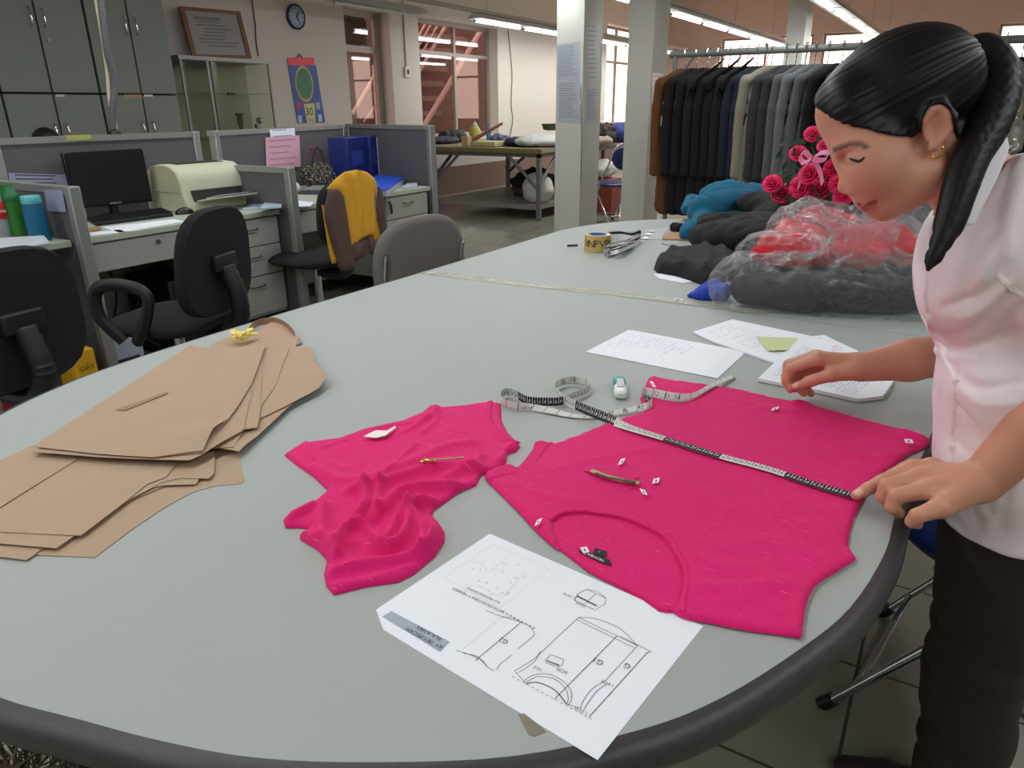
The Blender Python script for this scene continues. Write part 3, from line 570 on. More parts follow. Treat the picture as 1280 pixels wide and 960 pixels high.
# ============================================================ TAPE MEASURE
def tape_mat():
    m = mat('tape print', (222, 222, 218), .75, spec=.2); nt, b = nodes_of(m); N = nt.nodes.new; L_ = nt.links.new
    a = N('ShaderNodeAttribute'); a.attribute_name = 'luv'; s = N('ShaderNodeSeparateXYZ'); L_(a.outputs['Vector'], s.inputs[0])
    def M(op, x, y=None):
        n = N('ShaderNodeMath'); n.operation = op
        for i, v in enumerate((x, y)):
            if v is None: continue
            if isinstance(v, (int, float)): n.inputs[i].default_value = v
            else: L_(v, n.inputs[i])
        return n.outputs[0]
    u, v, side = s.outputs[0], s.outputs[1], s.outputs[2]
    blk = M('GREATER_THAN', M('FRACT', M('MULTIPLY', u, 5.0)), .5); blk = M('MULTIPLY', blk, M('GREATER_THAN', side, .5))
    tick = M('MULTIPLY', M('LESS_THAN', M('FRACT', M('MULTIPLY', u, 100.0)), .12), M('LESS_THAN', v, .75)); tick2 = M('MULTIPLY', M('LESS_THAN', M('FRACT', M('MULTIPLY', u, 200.0)), .16), M('LESS_THAN', v, .25)); tick = M('MAXIMUM', tick, tick2)
    inch = M('MAXIMUM', M('MULTIPLY', M('LESS_THAN', M('FRACT', M('MULTIPLY', u, 39.37)), .05), M('LESS_THAN', v, .95)), M('MULTIPLY', M('LESS_THAN', M('FRACT', M('MULTIPLY', u, 315.0)), .25), M('GREATER_THAN', v, .75)))
    cm_dig = M('MULTIPLY', M('MULTIPLY', M('GREATER_THAN', M('FRACT', M('MULTIPLY', u, 100.0)), .42), M('LESS_THAN', M('FRACT', M('MULTIPLY', u, 100.0)), .8)), M('MULTIPLY', M('GREATER_THAN', v, .35), M('LESS_THAN', v, .7)))
    tn = N('ShaderNodeTexNoise'); tn.inputs['Scale'].default_value = 1; cb = N('ShaderNodeVectorMath'); cb.operation = 'MULTIPLY'; L_(a.outputs['Vector'], cb.inputs[0]); cb.inputs[1].default_value = (900, 9, 1); L_(cb.outputs[0], tn.inputs['Vector'])
    cm_dig = M('MULTIPLY', cm_dig, M('GREATER_THAN', tn.outputs['Fac'], .48))
    ab = M('MULTIPLY', M('GREATER_THAN', side, .5), M('MAXIMUM', tick, cm_dig)); ab = M('MAXIMUM', ab, M('MULTIPLY', M('LESS_THAN', side, .5), inch))
    xr = M('ABSOLUTE', M('SUBTRACT', blk, ab))
    mx = N('ShaderNodeMix'); mx.data_type = 'RGBA'; mx.inputs[6].default_value = (*lin((214, 214, 210)), 1); mx.inputs[7].default_value = (*lin((44, 44, 46)), 1); L_(xr, mx.inputs[0]); L_(mx.outputs[2], b.inputs['Base Color']); return m
m_tape = tape_mat()
def ribbon(name, pts, wid, mats, parent, n=8, t=.0005, flip=False, width=.017, u0=0, **k):
    """pts: world points of the centre line; wid: width directions"""
    c = catmull(pts, n); w = [v.normalized() for v in catmull(wid, n)]; u = u0; vs = []; uv = []; fs = []
    for i, (p, d) in enumerate(zip(c, w)):
        if i: u += (c[i]-c[i-1]).length
        tt = (c[min(i+1, len(c)-1)]-c[max(i-1, 0)]).normalized(); nn = tt.cross(d).normalized()*t
        for sgn, off, sd in ((-1, 1, 1), (1, 1, 1), (1, -1, 0), (-1, -1, 0)):
            vs.append(p+d*(sgn*width/2)+nn*off*.5); uv.append((u, (sgn+1)/2, sd))
    m = len(c)
    for i in range(m-1):
        a = 4*i; b = a+4; fs += [(a, a+1, b+1, b), (a+1, a+2, b+2, b+1), (a+2, a+3, b+3, b+2), (a+3, a, b, b+3)]
    fs += [(3, 2, 1, 0), (4*m-4, 4*m-3, 4*m-2, 4*m-1)]
    o = meshobj(name, vs, fs, mats, parent, smooth=60, **k)
    at = o.data.attributes.new('luv', 'FLOAT_VECTOR', 'POINT'); at.data.foreach_set('vector', np.array(uv, np.float32).ravel()); return o, c, w
TT = TZ+.0115
def cross_dir(a, b): v = (b-a); v.z = 0; return v.normalized().cross(UPV)
tm = thing('tape_measure', 'black and white tape measure stretched over the pink top and coiling at its end', 'tape measure', Z(700, 505, TZ+.001))
A = [Z(1070, 620, TT), Z(1020, 606, TT), Z(960, 586, TT), Z(900, 570, TT), Z(830, 548, TT), Z(785, 534, TT+.002), Z(760, 523, TZ+.012), Z(730, 511, TZ+.012), Z(705, 499, TZ+.011), Z(694, 488, TZ+.011), Z(697, 480, TZ+.012), Z(712, 475.5, TZ+.011), Z(730, 477.5, TZ+.011), Z(737, 482.5, TZ+.011), Z(733, 489, TZ+.010), Z(715, 496, TZ+.010), Z(700, 501.5, TZ+.010), Z(675, 502, TZ+.010), Z(658, 500, TZ+.010), Z(645, 493, TZ+.010), Z(633, 490, TZ+.011), Z(626, 495, TZ+.011), Z(629, 503, TZ+.010), Z(645, 508, TZ+.009), Z(668, 510, TZ+.006), Z(690, 514, TZ+.005), Z(712, 519, TZ+.003), Z(738, 521, TZ+.003), Z(765, 517, TZ+.005), Z(790, 512, TZ+.008), Z(808, 508, TZ+.013), Z(815, 503, TZ+.016)]
side_a = cross_dir(A[4], A[0]); flat_dir = -side_a
dirs = [flat_dir]*5+[flat_dir+UPV*.2, flat_dir*.7+UPV*.9]+[UPV+flat_dir*.25]*2+[UPV]*15+[UPV*.6+Vector((.3, .8, 0)), Vector((.1, 1, .3)), Vector((0, 1, .05)), Vector((0, 1, .05)), Vector((-.1, 1, .3)), Vector((-.1, 1, .4)), Vector((-.2, .9, .8)), Vector((-.3, .6, 1))]
dirs = dirs[:len(A)]+[UPV]*(len(A)-len(dirs))
ribbon('tape', A, [-d for d in dirs], m_tape, tm, width=.017, u0=.1)
B = [Z(815, 503, TZ+.016), Z(806, 497, TZ+.018), Z(804, 490, TZ+.017), Z(815, 491, TZ+.016), Z(835, 495, TZ+.016), Z(855, 497, TZ+.015), Z(870, 493, TZ+.014), Z(888, 483, TZ+.012), Z(918, 469.5, TZ+.004)]
dB = [Vector((-.3, .6, 1)), Vector((-.6, .4, .8)), Vector((-.2, .6, .8)), Vector((0, .6, .8)), Vector((0, .6, .8)), Vector((-.1, .7, .7)), Vector((-.3, .9, .3)), Vector((-.5, .85, .1)), Vector((-.55, .83, 0))]
ribbon('tape', B, [-v for v in dB], m_tape, tm, u0=1.3, width=.017)
MB().box(Z(917, 470, TZ+.004), (.004, .018, .0018), .55).build('metal_tip', mat('steel', (150, 150, 150), .3, metal=1), tm, smooth=0)
nb_ = MB()
for s_, px, py, xd, up in (('26', 717, 473.5, (1, -.15), 1), ('25', 704, 477, (1, .5), 1), ('46', 781.5, 514, (1, .25), 0), ('47', 801, 510, (1, .3), 0), ('45', 764, 517.5, (1, .1), 0), ('52', 821, 493, (1, -.25), 0), ('53', 834, 495.5, (1, -.15), 0), ('54', 847, 497.5, (1, 0), 0), ('51', 807, 490, (1, -.2), 0)):
    xd = Vector((xd[0], xd[1], 0)); nrm = Vector((.0, -.75, .65)) if up == 0 else Vector((.1, -1, .1)); nrm.normalize(); yd = nrm.cross(xd.normalized())
    text('t', s_, .0115, Z(px, py, TZ+.019), xd, yd, None, nb_, off=.003)
nb_.build('printed_numbers', m_black, tm, smooth=0)
# ============================================================ CORRECTION PEN / ERASER
er = thing('correction_roller', 'small teal and white correction tape roller standing between tape coil and pink top', 'stationery', Z(776, 487, TZ+.0002))
p0, p1, pm = Z(776, 495, TZ+.009), Z(773.5, 474, TZ+.009), Z(775, 483, TZ+.009)
def roundbar(mb, a, b, w, h, n=20, e=4):
    a, b = Vector(a), Vector(b); t = (b-a).normalized(); s_ = t.cross(UPV).normalized(); L = (b-a).length; rings = []
    for f, q in ((0, .55), (.06, .85), (.2, 1), (.8, 1), (.94, .88), (1, .6)):
        for j in range(n):
            th = 2*pi*j/n; cx, cy = cos(th), sin(th); r = (abs(cx)**e+abs(cy)**e)**(-1/e); rings.append(a+t*L*f+s_*cx*r*w/2*q+UPV*cy*r*h/2*q)
    fs = [(i*n+j, i*n+(j+1) % n, (i+1)*n+(j+1) % n, (i+1)*n+j) for i in range(5) for j in range(n)]+[tuple(range(n))[::-1], tuple(5*n+j for j in range(n))]
    return mb.add(rings, fs)
roundbar(MB(), p0, pm, .025, .017).build('cap', mat('white plastic', (228, 232, 228), .3), er); roundbar(MB(), pm, p1, .025, .017).build('body', mat('teal plastic', (20, 150, 138), .3), er)
MB().slab([Z(a, b, TZ+.0185) for a, b in ((771, 473), (779, 473), (781, 481), (780, 484), (771, 483))], UPV, .0004).build('printed_sticker', mat('label print', (200, 196, 200), .5, var=.6, vscale=220), er, smooth=0)
# ============================================================ KRAFT PATTERN SHEETS
m_kraft = mat('brown kraft paper', (174, 148, 122), .8, var=.05, vscale=10, bump=.12, bscale=120); m_kraft2 = mat('darker kraft paper', (150, 122, 94), .8, var=.05, vscale=10)
def k1(pts): return [(u/2.909, 380+v/2.909) for u, v in pts]
def kraft(pts, lvl, label, curl=None, m=m_kraft, sub=None):
    z = TZ+.0006+lvl*.0016; pl = np.array(zlist(k1(pts), z))
    pl = [tuple(Vector((CX+(x-CX), y))) for x, y in pl]
    def h(P):
        r = np.full(len(P), z)+nz(P, 5, lvl)*.0007
        if curl:
            for (a, b), H, w in curl: c = np.array(Z(a/2.909, 380+b/2.909, TZ))[:2]; r += H*np.exp(-((P-c)**2).sum(1)/w**2)
        return r
    return sheet('pattern_sheet', pl, h, m, None, step=.016, t=.0005, label=label, cat='paper pattern', group='kraft paper garment patterns')
kraft([(-110, 905), (345, 922), (480, 820), (600, 740), (700, 685), (780, 662), (878, 653), (887, 640), (870, 535), (500, 430), (-60, 700)], 0, 'lowest kraft pattern sheet of the near pile, corner pointing at the crumpled pink top')
kraft([(97, 933), (165, 885), (460, 722), (700, 620), (600, 500), (100, 520), (-90, 640), (-120, 905)], 1, 'kraft pattern sheet whose pointed end sticks out furthest toward the photographer')
kraft([(712, 657), (728, 632), (735, 560), (500, 560), (380, 760), (455, 722), (530, 675), (600, 660)], 2, 'narrow kraft pattern sheet tip showing below the curved edge near the notch')
kraft([(205, 890), (270, 845), (460, 718), (590, 648), (650, 634), (760, 635), (778, 615), (783, 520), (500, 480), (100, 520), (-100, 640), (-110, 862), (0, 872)], 3, 'middle kraft pattern sheet of the lower pile, with curved crotch edge')
kraft([(295, 843), (455, 720), (535, 655), (605, 628), (650, 570), (600, 500), (120, 515), (0, 570), (-100, 620), (-100, 824), (0, 829)], 4, 'topmost wide kraft pattern sheet of the lower pile')
kraft([(-80, 790), (0, 740), (290, 560), (230, 505), (120, 515), (0, 570), (-90, 615)], 5, 'kraft pattern strip lying along the outer side of the lower pile')
kraft([(870, 542), (1060, 365), (1120, 250), (950, 130), (700, 200), (400, 520), (780, 525)], 5.5, 'lowest kraft pattern sheet of the upper pile, its corner below the curled one', [((870, 542), .004, .03)])
kraft([(940, 420), (1040, 372), (1100, 340), (1160, 310), (1192, 280), (1175, 262), (1150, 215), (1128, 157), (1010, 150), (800, 200), (800, 420)], 7, 'kraft pattern sheet with a curved corner lifting off the table', [((1192, 285), .014, .05)])
kraft([(780, 525), (850, 520), (885, 462), (1000, 300), (1050, 162), (800, 190), (500, 480), (640, 530)], 8.2, 'kraft pattern sheet with only its narrow corner showing under the pile')
kraft([(935, 450), (945, 410), (955, 190), (965, 150), (750, 220), (560, 520), (780, 470)], 9.4, 'kraft pattern sheet with a square corner under the top folded one')
kraft([(120, 538), (370, 558), (580, 568), (690, 571), (735, 552), (885, 460), (930, 250), (800, 200), (400, 360)], 10.6, 'kraft pattern sheet directly beneath the folded top one', [((740, 545), .004, .05)])
kraft([(118, 519), (690, 151), (805, 168), (966, 147), (950, 195), (915, 290), (870, 365), (830, 420), (780, 475), (755, 515), (738, 541), (560, 560), (350, 545)], 12.2, 'topmost folded kraft pattern sheet with a stitched slit opening', [((740, 535), .010, .05), ((760, 500), .006, .04)])
zk = TZ+.0006+12.2*.0016
sl = MB(); sl.slab([Z(a/2.909, 380+b/2.909, zk+.0018) for a, b in ((422, 385), (600, 322), (612, 325), (455, 388))], UPV, .0008)
sl.build('pattern_flap', m_kraft2, None, smooth=0, label='thin folded kraft flap standing in the slit of the topmost pattern sheet', cat='paper flap')
fo = MB(); fo.slab([Z(a/2.909, 380+b/2.909, zk+.0012) for a, b in ((805, 168), (966, 147), (950, 195), (915, 290), (870, 365), (830, 420), (780, 475), (755, 515), (738, 541), (562, 556), (640, 455), (720, 330))], UPV, .0007)
fo.build('pattern_sheet', m_kraft, None, smooth=0, label='folded-over strip of kraft paper on top of the upper pile', cat='paper pattern', group='kraft paper garment patterns')
kraft([(900, 165), (925, 110), (1005, 50), (1098, 134), (1078, 152), (1000, 150)], 4, 'pointed kraft pattern piece at the far tip of the pile, pinker than the rest', m=mat('pinkish kraft', (180, 144, 122), .8, var=.05))
kraft([(760, 152), (830, 120), (960, 112), (1090, 120), (1075, 155), (965, 160), (800, 180)], 6, 'crumpled kraft piece under the yellow ribbon knot')
cr = [Z(a/2.909, 380+b/2.909, TZ+.011) for a, b in ((905, 100), (925, 76), (960, 63), (1005, 62), (1045, 82), (1072, 112))]
o, _, _ = ribbon('pattern_strip', cr, [UPV]*6, m_kraft2, None, width=.018, label='curled kraft paper strip standing on edge behind the pile', cat='paper strip')
# yellow knotted ribbon
random.seed(11); m_yel = mat('yellow tissue', (236, 214, 110), .6, var=.12, vscale=60)
yk = SDF(np.array(Z(304, 418, TZ+.02))-.05, np.array(Z(304, 418, TZ+.02))+np.array([.05, .05, .035]), .0013)
c0 = np.array(Z(303, 420, TZ+.03)); yk.ell(c0, (.016, .014, .010), k=.004)
for i in range(9):
    a = i*2*pi/9+random.uniform(-.3, .3); l = random.uniform(.022, .034); e = c0+np.array([cos(a)*l, sin(a)*l, random.uniform(-.004, .012)]); m_ = (c0+e)/2+np.array([0, 0, random.uniform(0, .006)])
    yk.cap(c0, m_, .004, .006, .003, flat=((sin(a), -cos(a), .5), .6)); yk.cap(m_, e, .006, .009, .002, flat=((0, 0, 1), .35))
p, q = yk.mesh(); meshobj('ribbon_knot', p+vnormals(p, q)*(nz(p, 160)*.002)[:, None], q, m_yel, None, smooth=180, label='crumpled yellow tissue knot lying on the kraft patterns', cat='knot')
# ============================================================ PAPERS AND FORMS
def lines_on(parent, quad, z, rows, seed, m=m_ink, w=.0011, fill=(.5, .95), name='handwriting', gap=.6, x0=.05, x1=.95, y0=.05, y1=.95):
    random.seed(seed); a, b, c, d = [Z(px, py, z) for px, py in quad]; mb = MB()
    def P(u, v): return (a*(1-u)+b*u)*(1-v)+(d*(1-u)+c*u)*v
    for i in range(rows):
        v = y0+(y1-y0)*i/max(rows-1, 1); u = x0; e = random.uniform(*fill)*x1
        while u < e:
            l = random.uniform(.01, .06)
            if random.random() < gap: mb.strip([P(u, v), P(min(u+l, x1), v+random.uniform(-.004, .004))], w, UPV)
            u += l+.012
    return mb.build(name, m, parent, smooth=0)
lt_blue = mat('pale handwriting', (150, 160, 186), .7)
def paper_thing(name, pix, z, label, t=.0006, m=m_wpap, cat='paper', group=None):
    o = thing(name, label, cat, Z(*np.mean(pix, 0), z), group=group)
    pl = zlist(pix, z); sheet('sheet', pl, lambda P: np.full(len(P), z)+np.abs(nz(P, 6, z*999))*.0012, m, o, step=.03, t=t); return o
o = paper_thing('handwritten_sheet', [(785, 413), (790, 413), (933, 440), (897, 473.5), (732, 440)], TZ+.0006, 'white sheet of faint handwriting lying nearest the correction roller')
lines_on(o, [(790, 415), (732, 438), (893, 470), (930, 442)], TZ+.0026, 12, 5, lt_blue, w=.0012, fill=(.3, .9), x1=.95, y1=.6)
o = paper_thing('form_stack', [(866, 417), (915, 401), (1010, 421), (1040, 436), (970, 456), (890, 428)], TZ+.0007, 'stack of printed forms with dense text lying nearest the plastic bag', t=.004)
lines_on(o, [(910, 404), (872, 417), (965, 450), (1020, 432)], TZ+.0072, 16, 6, m_ink, w=.0009, name='printed_text')
o = paper_thing('pink_checked_sheet', [(985, 424), (1030, 419), (1068, 437), (1060, 446), (1010, 444)], TZ+.006, 'white sheet with rows of red printed dashes under the forms')
lines_on(o, [(1000, 423), (1030, 421), (1062, 437), (1030, 441)], TZ+.0085, 8, 8, m_red, w=.0028, fill=(.9, .95), name='red_dashes', gap=.8)
o = paper_thing('sticky_note', [(946, 421), (998, 423), (985, 438), (960, 438.5)], TZ+.0083, 'pale green slip of paper lying across the forms', m=mat('pale green paper', (204, 214, 160), .7))
o = paper_thing('form_stack', [(947, 477), (1000, 425), (1015, 424), (1070, 441), (1116, 480), (1103, 499), (1072, 503), (1000, 487)], TZ+.0012, 'stack of printed table forms under the woman\'s raised hand', t=.007)
lines_on(o, [(1003, 428), (955, 474), (1070, 496), (1105, 470)], TZ+.0108, 26, 9, m_ink, w=.0009, name='printed_table', fill=(.9, .95), gap=.8)
# ============================================================ CUBICLES
m_part = mat('grey partition cloth', (92, 90, 94), .9, var=.06, vscale=200); m_alu = mat('aluminium post', (150, 152, 148), .4, metal=.4); m_desk = mat('pale desk laminate', (176, 184, 168), .45, var=.03); m_dside = mat('desk board', (158, 158, 150), .6, var=.04); m_dark = mat('charcoal plastic', (20, 20, 23), .5); m_blackf = mat('black chair cloth', (17, 17, 20), .9, bump=.2, bscale=300); m_chrome = mat('chrome', (200, 200, 205), .12, metal=1); m_handle = mat('handle metal', (120, 122, 120), .35, metal=.8)
XB, XF, DV = -3.95, -3.28, (1.70, 2.87, 4.33); PH, LH = 1.158, .975
def panel(y0, y1, h, axis, at, label, posts):
    t = thing('cubicle_partition', label, 'partition', ((at, (y0+y1)/2, 0) if axis == 'y' else ((y0+y1)/2, at, 0)), group=None)
    P = (lambda a, d, z: (at+d, a, z)) if axis == 'y' else (lambda a, d, z: (a, at+d, z))
    MB().bb(P(y0+.02, -.018, .06), P(y1-.02, .018, h-.03)).build('cloth_panel', m_part, t, smooth=0)
    MB().bb(P(y0, -.024, h-.03), P(y1, .024, h)).build('top_rail', m_alu, t, smooth=0); MB().bb(P(y0, -.02, 0), P(y1, .02, .06)).build('base_rail', m_alu, t, smooth=0)
    for a in posts: MB().bb(P(a-.022, -.026, 0), P(a+.022, .026, h+.002)).build('post', m_alu, t, bevel=.006)
    return t
panel(.30, DV[0]-.03, PH, 'y', XB, 'tall grey cloth partition at the back of the desk holding the drink bottles', (.32, DV[0]-.055))
panel(DV[0]+.03, DV[1], PH, 'y', XB, 'tall grey cloth partition behind the monitor and printer', (DV[0]+.055, DV[1]-.025))
Q0, Q1, Q2 = Vector((-3.95, 2.93, 0)), Vector((-4.38, 4.60, 0)), Vector((-3.30, 4.30, 0))
def panel2(a, b, h, label, posts):
    t = thing('cubicle_partition', label, 'partition', (a+b)/2); d = (b-a).normalized(); L = (b-a).length; rz = atan2(d.y, d.x); m_ = (a+b)/2
    MB().box(m_+Vector((0, 0, (h+.03)/2)), (L-.04, .036, h-.09), rz).build('cloth_panel', m_part, t, smooth=0)
    MB().box(m_+Vector((0, 0, h-.015)), (L, .048, .03), rz).build('top_rail', m_alu, t, smooth=0); MB().box(m_+Vector((0, 0, .03)), (L, .04, .06), rz).build('base_rail', m_alu, t, smooth=0)
    for f in posts: MB().box(a+d*f*L+Vector((0, 0, h/2+.001)), (.044, .052, h+.002), rz).build('post', m_alu, t, bevel=.006)
panel2(Q0+Vector((0, .03, 0)), Q1-Vector((0, .05, 0)), PH, 'tall grey cloth partition behind the handbag', (.02, .985))
panel2(Q1, Q2, PH+.005, 'tall grey end partition beside the blue folders, nearest the far work table', (.02, 1))
def PL(px, py, off=0):
    n_ = Vector((Q1.y-Q0.y, -(Q1.x-Q0.x), 0)).normalized(); d = ray(px, py); return CAM+d*((Q0+n_*off-CAM).dot(n_)/d.dot(n_))
def OD(px, off): p = PL(px, 200, off); return Vector((p.x, p.y, .7505))
panel(XB+.03, XF+.06, LH, 'x', DV[0], 'low grey divider between drink bottles and monitor', (XF+.04,))
panel(XB+.03, XF+.10, LH, 'x', DV[1], 'low grey divider between printer and handbag desk', (XF+.08,))
tp = MB().bb((XB-.026, X(80, 173, XB).y, PH+.0005), (XB+.026, X(111, 173, XB).y, PH+.002)); tp.bb((XB+.0245, X(80, 173, XB).y, PH-.022), (XB+.026, X(111, 173, XB).y, PH+.0005))
tp.build('tape_strip', mat('yellow tape', (176, 178, 96), .6), None, smooth=0, label='short yellow tape strip on top of the partition', cat='tape')
def desk(y0, y1, label, ped, kb):
    t = thing('office_desk', label, 'desk', (-3.6, (y0+y1)/2, 0))
    MB().bb((XB+.03, y0, .72), (XF, y1, .75)).build('desktop', m_desk, t, bevel=.004)
    MB().bb((XB+.03, y0, .1), (XB+.05, y1, .72)).build('back_board', m_dside, t, smooth=0)
    if ped:
        a, b = ped; MB().bb((XB+.06, a, .16), (XF-.035, b, .72)).build('pedestal', m_dside, t, smooth=0)
        for z0_, z1_ in ((.565, .712), (.40, .56), (.18, .395)):
            d = MB().bb((XF-.034, a+.004, z0_), (XF-.014, b-.004, z1_)).build('drawer', m_dside, t, bevel=.003)
            yc = (a+b)/2; MB().tube([(XF-.014, yc-.05, z1_-.05), (XF+.008, yc-.045, z1_-.052), (XF+.008, yc+.045, z1_-.052), (XF-.014, yc+.05, z1_-.05)], .004, 8).build('drawer_handle', m_handle, d)
    if kb:
        a, b = kb; d = MB().bb((XF-.034, a, .585), (XF-.014, b, .715)).build('drawer', m_dside, t, bevel=.003)
        MB().cyl((XF-.014, (a+b)/2, .68), (XF-.006, (a+b)/2, .68), .011, n=14).build('drawer_lock', m_handle, d)
        MB().bb((XB+.06, a, .6), (XF-.04, b, .61)).build('drawer_bottom', m_dside, t, smooth=0)
    return t
desk(.35, DV[0]-.03, 'pale desk with three drink bottles and papers on it', None, None)
desk(DV[0]+.03, DV[1]-.03, 'pale desk carrying the monitor, keyboard and printer', (2.42, 2.83), (1.76, 2.40)); t2 = desk(DV[1]+.04, DV[2]-.09, 'pale desk carrying the handbag and blue folders', (3.76, 4.22), (2.93, 3.72))
MB().prism([(-3.93, 3.02), (-3.925, 4.235), (-3.6, 4.33), (-4.34, 4.53), (-3.972, 3.2)], .72, .7495).build('desktop_corner', m_desk, t2, smooth=0)
DZ = .7505
# monitor
mo = thing('computer_monitor', 'black flat computer monitor standing on the desk beside the printer', 'monitor', X(140, 290, -3.7))
q = [X(77.5, 191.5, -3.82), X(179, 185.5, -3.79), X(191.5, 252, -3.79), X(95, 261.5, -3.82)]; n_ = (q[1]-q[0]).cross(q[3]-q[0]).normalized(); n_ = n_ if n_.x > 0 else -n_
mo.location = ((q[2].x+q[3].x)/2, (q[2].y+q[3].y)/2, .75)
MB().slab([p-n_*.03 for p in q], n_, .03).build('casing', mat('gloss black plastic', (18, 18, 20), .25), mo, bevel=.006)
c = sum(q, Vector())/4; MB().slab([c+(p-c)*.93+Vector((0, 0, .008))+n_*.0008 for p in q], n_, .001).build('screen', mat('dark screen', (16, 17, 19), .35), mo, smooth=0)
bx = (q[2]+q[3])/2; s_ = MB().tube([bx+Vector((-.03, 0, .03)), Vector((bx.x-.03, bx.y, DZ+.01))], .022, 12); s_.build('neck', m_dark, mo)
MB().lathe((bx.x-.02, bx.y, DZ), [(.085, 0), (.09, .006), (.07, .012), (.03, .018)], 28).build('foot', mat('gloss black plastic', (18, 18, 20), .25), mo)
xd = (q[1]-q[0]); text('monitor_lettering', 'SAMSUNG', .014, (q[2]+q[3])/2+Vector((0, 0, .012)), xd, Vector((0, 0, 1)), mat('silver print', (190, 192, 196), .4), mo, off=.002)
# keyboard and mouse
kb = thing('keyboard', 'black computer keyboard in front of the monitor', 'keyboard', Z(160, 274, DZ)); kq = [Z(109.7, 276.5, DZ), Z(121, 283, DZ), Z(217, 270.5, DZ), Z(202.5, 264.4, DZ)]
MB().slab(kq, UPV, .018).build('casing', m_dark, kb, bevel=.003)
kk = MB()
for i in range(17):
    for j in range(5):
        u, v = (i+.5)/17, (j+.5)/5; p = (kq[0]*(1-v)+kq[1]*v)*(1-u)+(kq[3]*(1-v)+kq[2]*v)*u; kk.box(p+Vector((0, 0, .021)), (.013, .019, .006), 0)
kk.build('keys', mat('key black', (26, 26, 28), .5), kb, smooth=0)
mz = Z(231, 267, DZ); MB().ball((mz.x, mz.y, DZ+.001), (.034, .055, .034), 16).build('mouse', mat('gloss black plastic', (18, 18, 20), .25), None, smooth=180, label='small black mouse beside the keyboard, by the printer', cat='mouse')
def sheetz(name, pix, z, label, m=m_wpap, t=.001, cat='paper', group=None, lines=0, lm=m_ink):
    o = thing(name, label, cat, Z(*np.mean(pix, 0), z), group=group); MB().slab([Z(a, b, z) for a, b in pix], UPV, t).build('sheet', m, o, smooth=0)
    if lines: lines_on(o, (list(pix)+[pix[-1]])[:4], z+t+.0003, lines, 3, lm, w=.004, name='printed_text')
    return o
sheetz('paper_sheet', [(127, 284), (218, 274), (231, 277), (150, 291)], DZ, 'loose white papers along the front edge of the monitor desk', lines=4)
sheetz('paper_sheet', [(102, 292), (150, 287), (156, 290), (103, 296)], DZ, 'small white paper beside the low divider, under the brown envelope')
sheetz('envelope', [(100, 288), (125, 284), (127, 287), (101, 292)], DZ+.002, 'brown envelope beside the low divider', mat('brown envelope', (160, 130, 80), .7), .006)
sheetz('notebook', [(97, 268), (107, 266), (110, 276), (99, 279)], DZ+.0, 'small red notebook behind the low divider', mat('red card', (130, 34, 34), .6), .012)
sheetz('notebook', [(96, 258), (106, 260), (109, 272), (98, 273)], DZ+.0125, 'small orange-pink pad on the red notebook', mat('salmon card', (190, 140, 120), .6), .05)
# printer
pr = thing('laser_printer', 'cream laser printer with rounded top and paper tray beside the monitor', 'printer', (-3.6, 2.5, DZ)); m_cream2 = mat('aged cream plastic', (196, 196, 170), .5); m_slot = mat('printer slot', (50, 50, 46), .6)
F0 = Z(247, 268, DZ); F1 = Z(303, 255, DZ); y0, y1 = F0.y, F1.y; xf = (F0.x+F1.x)/2; xf0 = min(xf, XF-.05)
prof = [(0, 0), (0, .05), (-.02, .10), (-.02, .16), (-.045, .215), (-.10, .245), (-.19, .25), (-.27, .235), (-.33, .20), (-.355, .13), (-.36, 0)]
def sidebody(mb, pr_, ya, yb, x0, z0):
    n = len(pr_); mb.add([(x0+a, ya, z0+b) for a, b in pr_]+[(x0+a, yb, z0+b) for a, b in pr_], [tuple(range(n)), tuple(range(n, 2*n))[::-1]]+[(i, n+i, n+(i+1) % n, (i+1) % n) for i in range(n)]); return mb
sidebody(MB(), prof, y0, y1, xf0, DZ).build('casing', m_cream2, pr, bevel=.008, smooth=50)
sidebody(MB(), [(a*1.0+.004, b) for a, b in prof[3:8]]+[(-.27, .1), (-.02, .1)], y0-.004, y0+.03, xf0-.01, DZ).build('side_cover', mat('yellowed cream', (190, 188, 158), .5), pr, bevel=.006)
MB().bb((xf0-.03, y0+.05, DZ+.055), (xf0+.004, y1-.05, DZ+.115)).build('output_slot', m_slot, pr, smooth=0)
MB().slab([(xf0-.02, y0+.06, DZ+.05), (xf0+.13, y0+.08, DZ+.075), (xf0+.13, y1-.05, DZ+.075), (xf0-.02, y1-.05, DZ+.05)], UPV, .008).build('paper_tray', m_cream2, pr, bevel=.002)
MB().slab([(xf0-.02, y0+.12, DZ+.06), (xf0+.10, y0+.13, DZ+.084), (xf0+.10, y1-.08, DZ+.084), (xf0-.02, y1-.08, DZ+.06)], UPV, .006).build('printed_page', mat('blue white print', (160, 166, 200), .6, var=.4, vscale=30), pr, smooth=0)
MB().slab([(xf0-.22, y0+.06, DZ+.249), (xf0-.12, y0+.06, DZ+.247), (xf0-.12, y1-.06, DZ+.247), (xf0-.22, y1-.06, DZ+.249)], UPV, .003).build('top_slot', m_slot, pr, smooth=0)
mg = thing('magazine_pile', 'open magazines and papers at the end of the printer desk', 'magazines', Z(330, 254, DZ))
for i, (pix, c) in enumerate(((((303, 263), (325, 246), (352, 249), (352, 258)), (200, 206, 214)), (((310, 258), (330, 246), (345, 247), (340, 260)), (150, 160, 190)), (((325, 262), (335, 250), (352, 252), (352, 260)), (190, 210, 220)))): MB().slab([Z(a, b, DZ+i*.009) for a, b in pix], UPV, .008).build('magazine', mat('magazine %d' % i, c, .4, var=.3, vscale=25), mg, smooth=0)
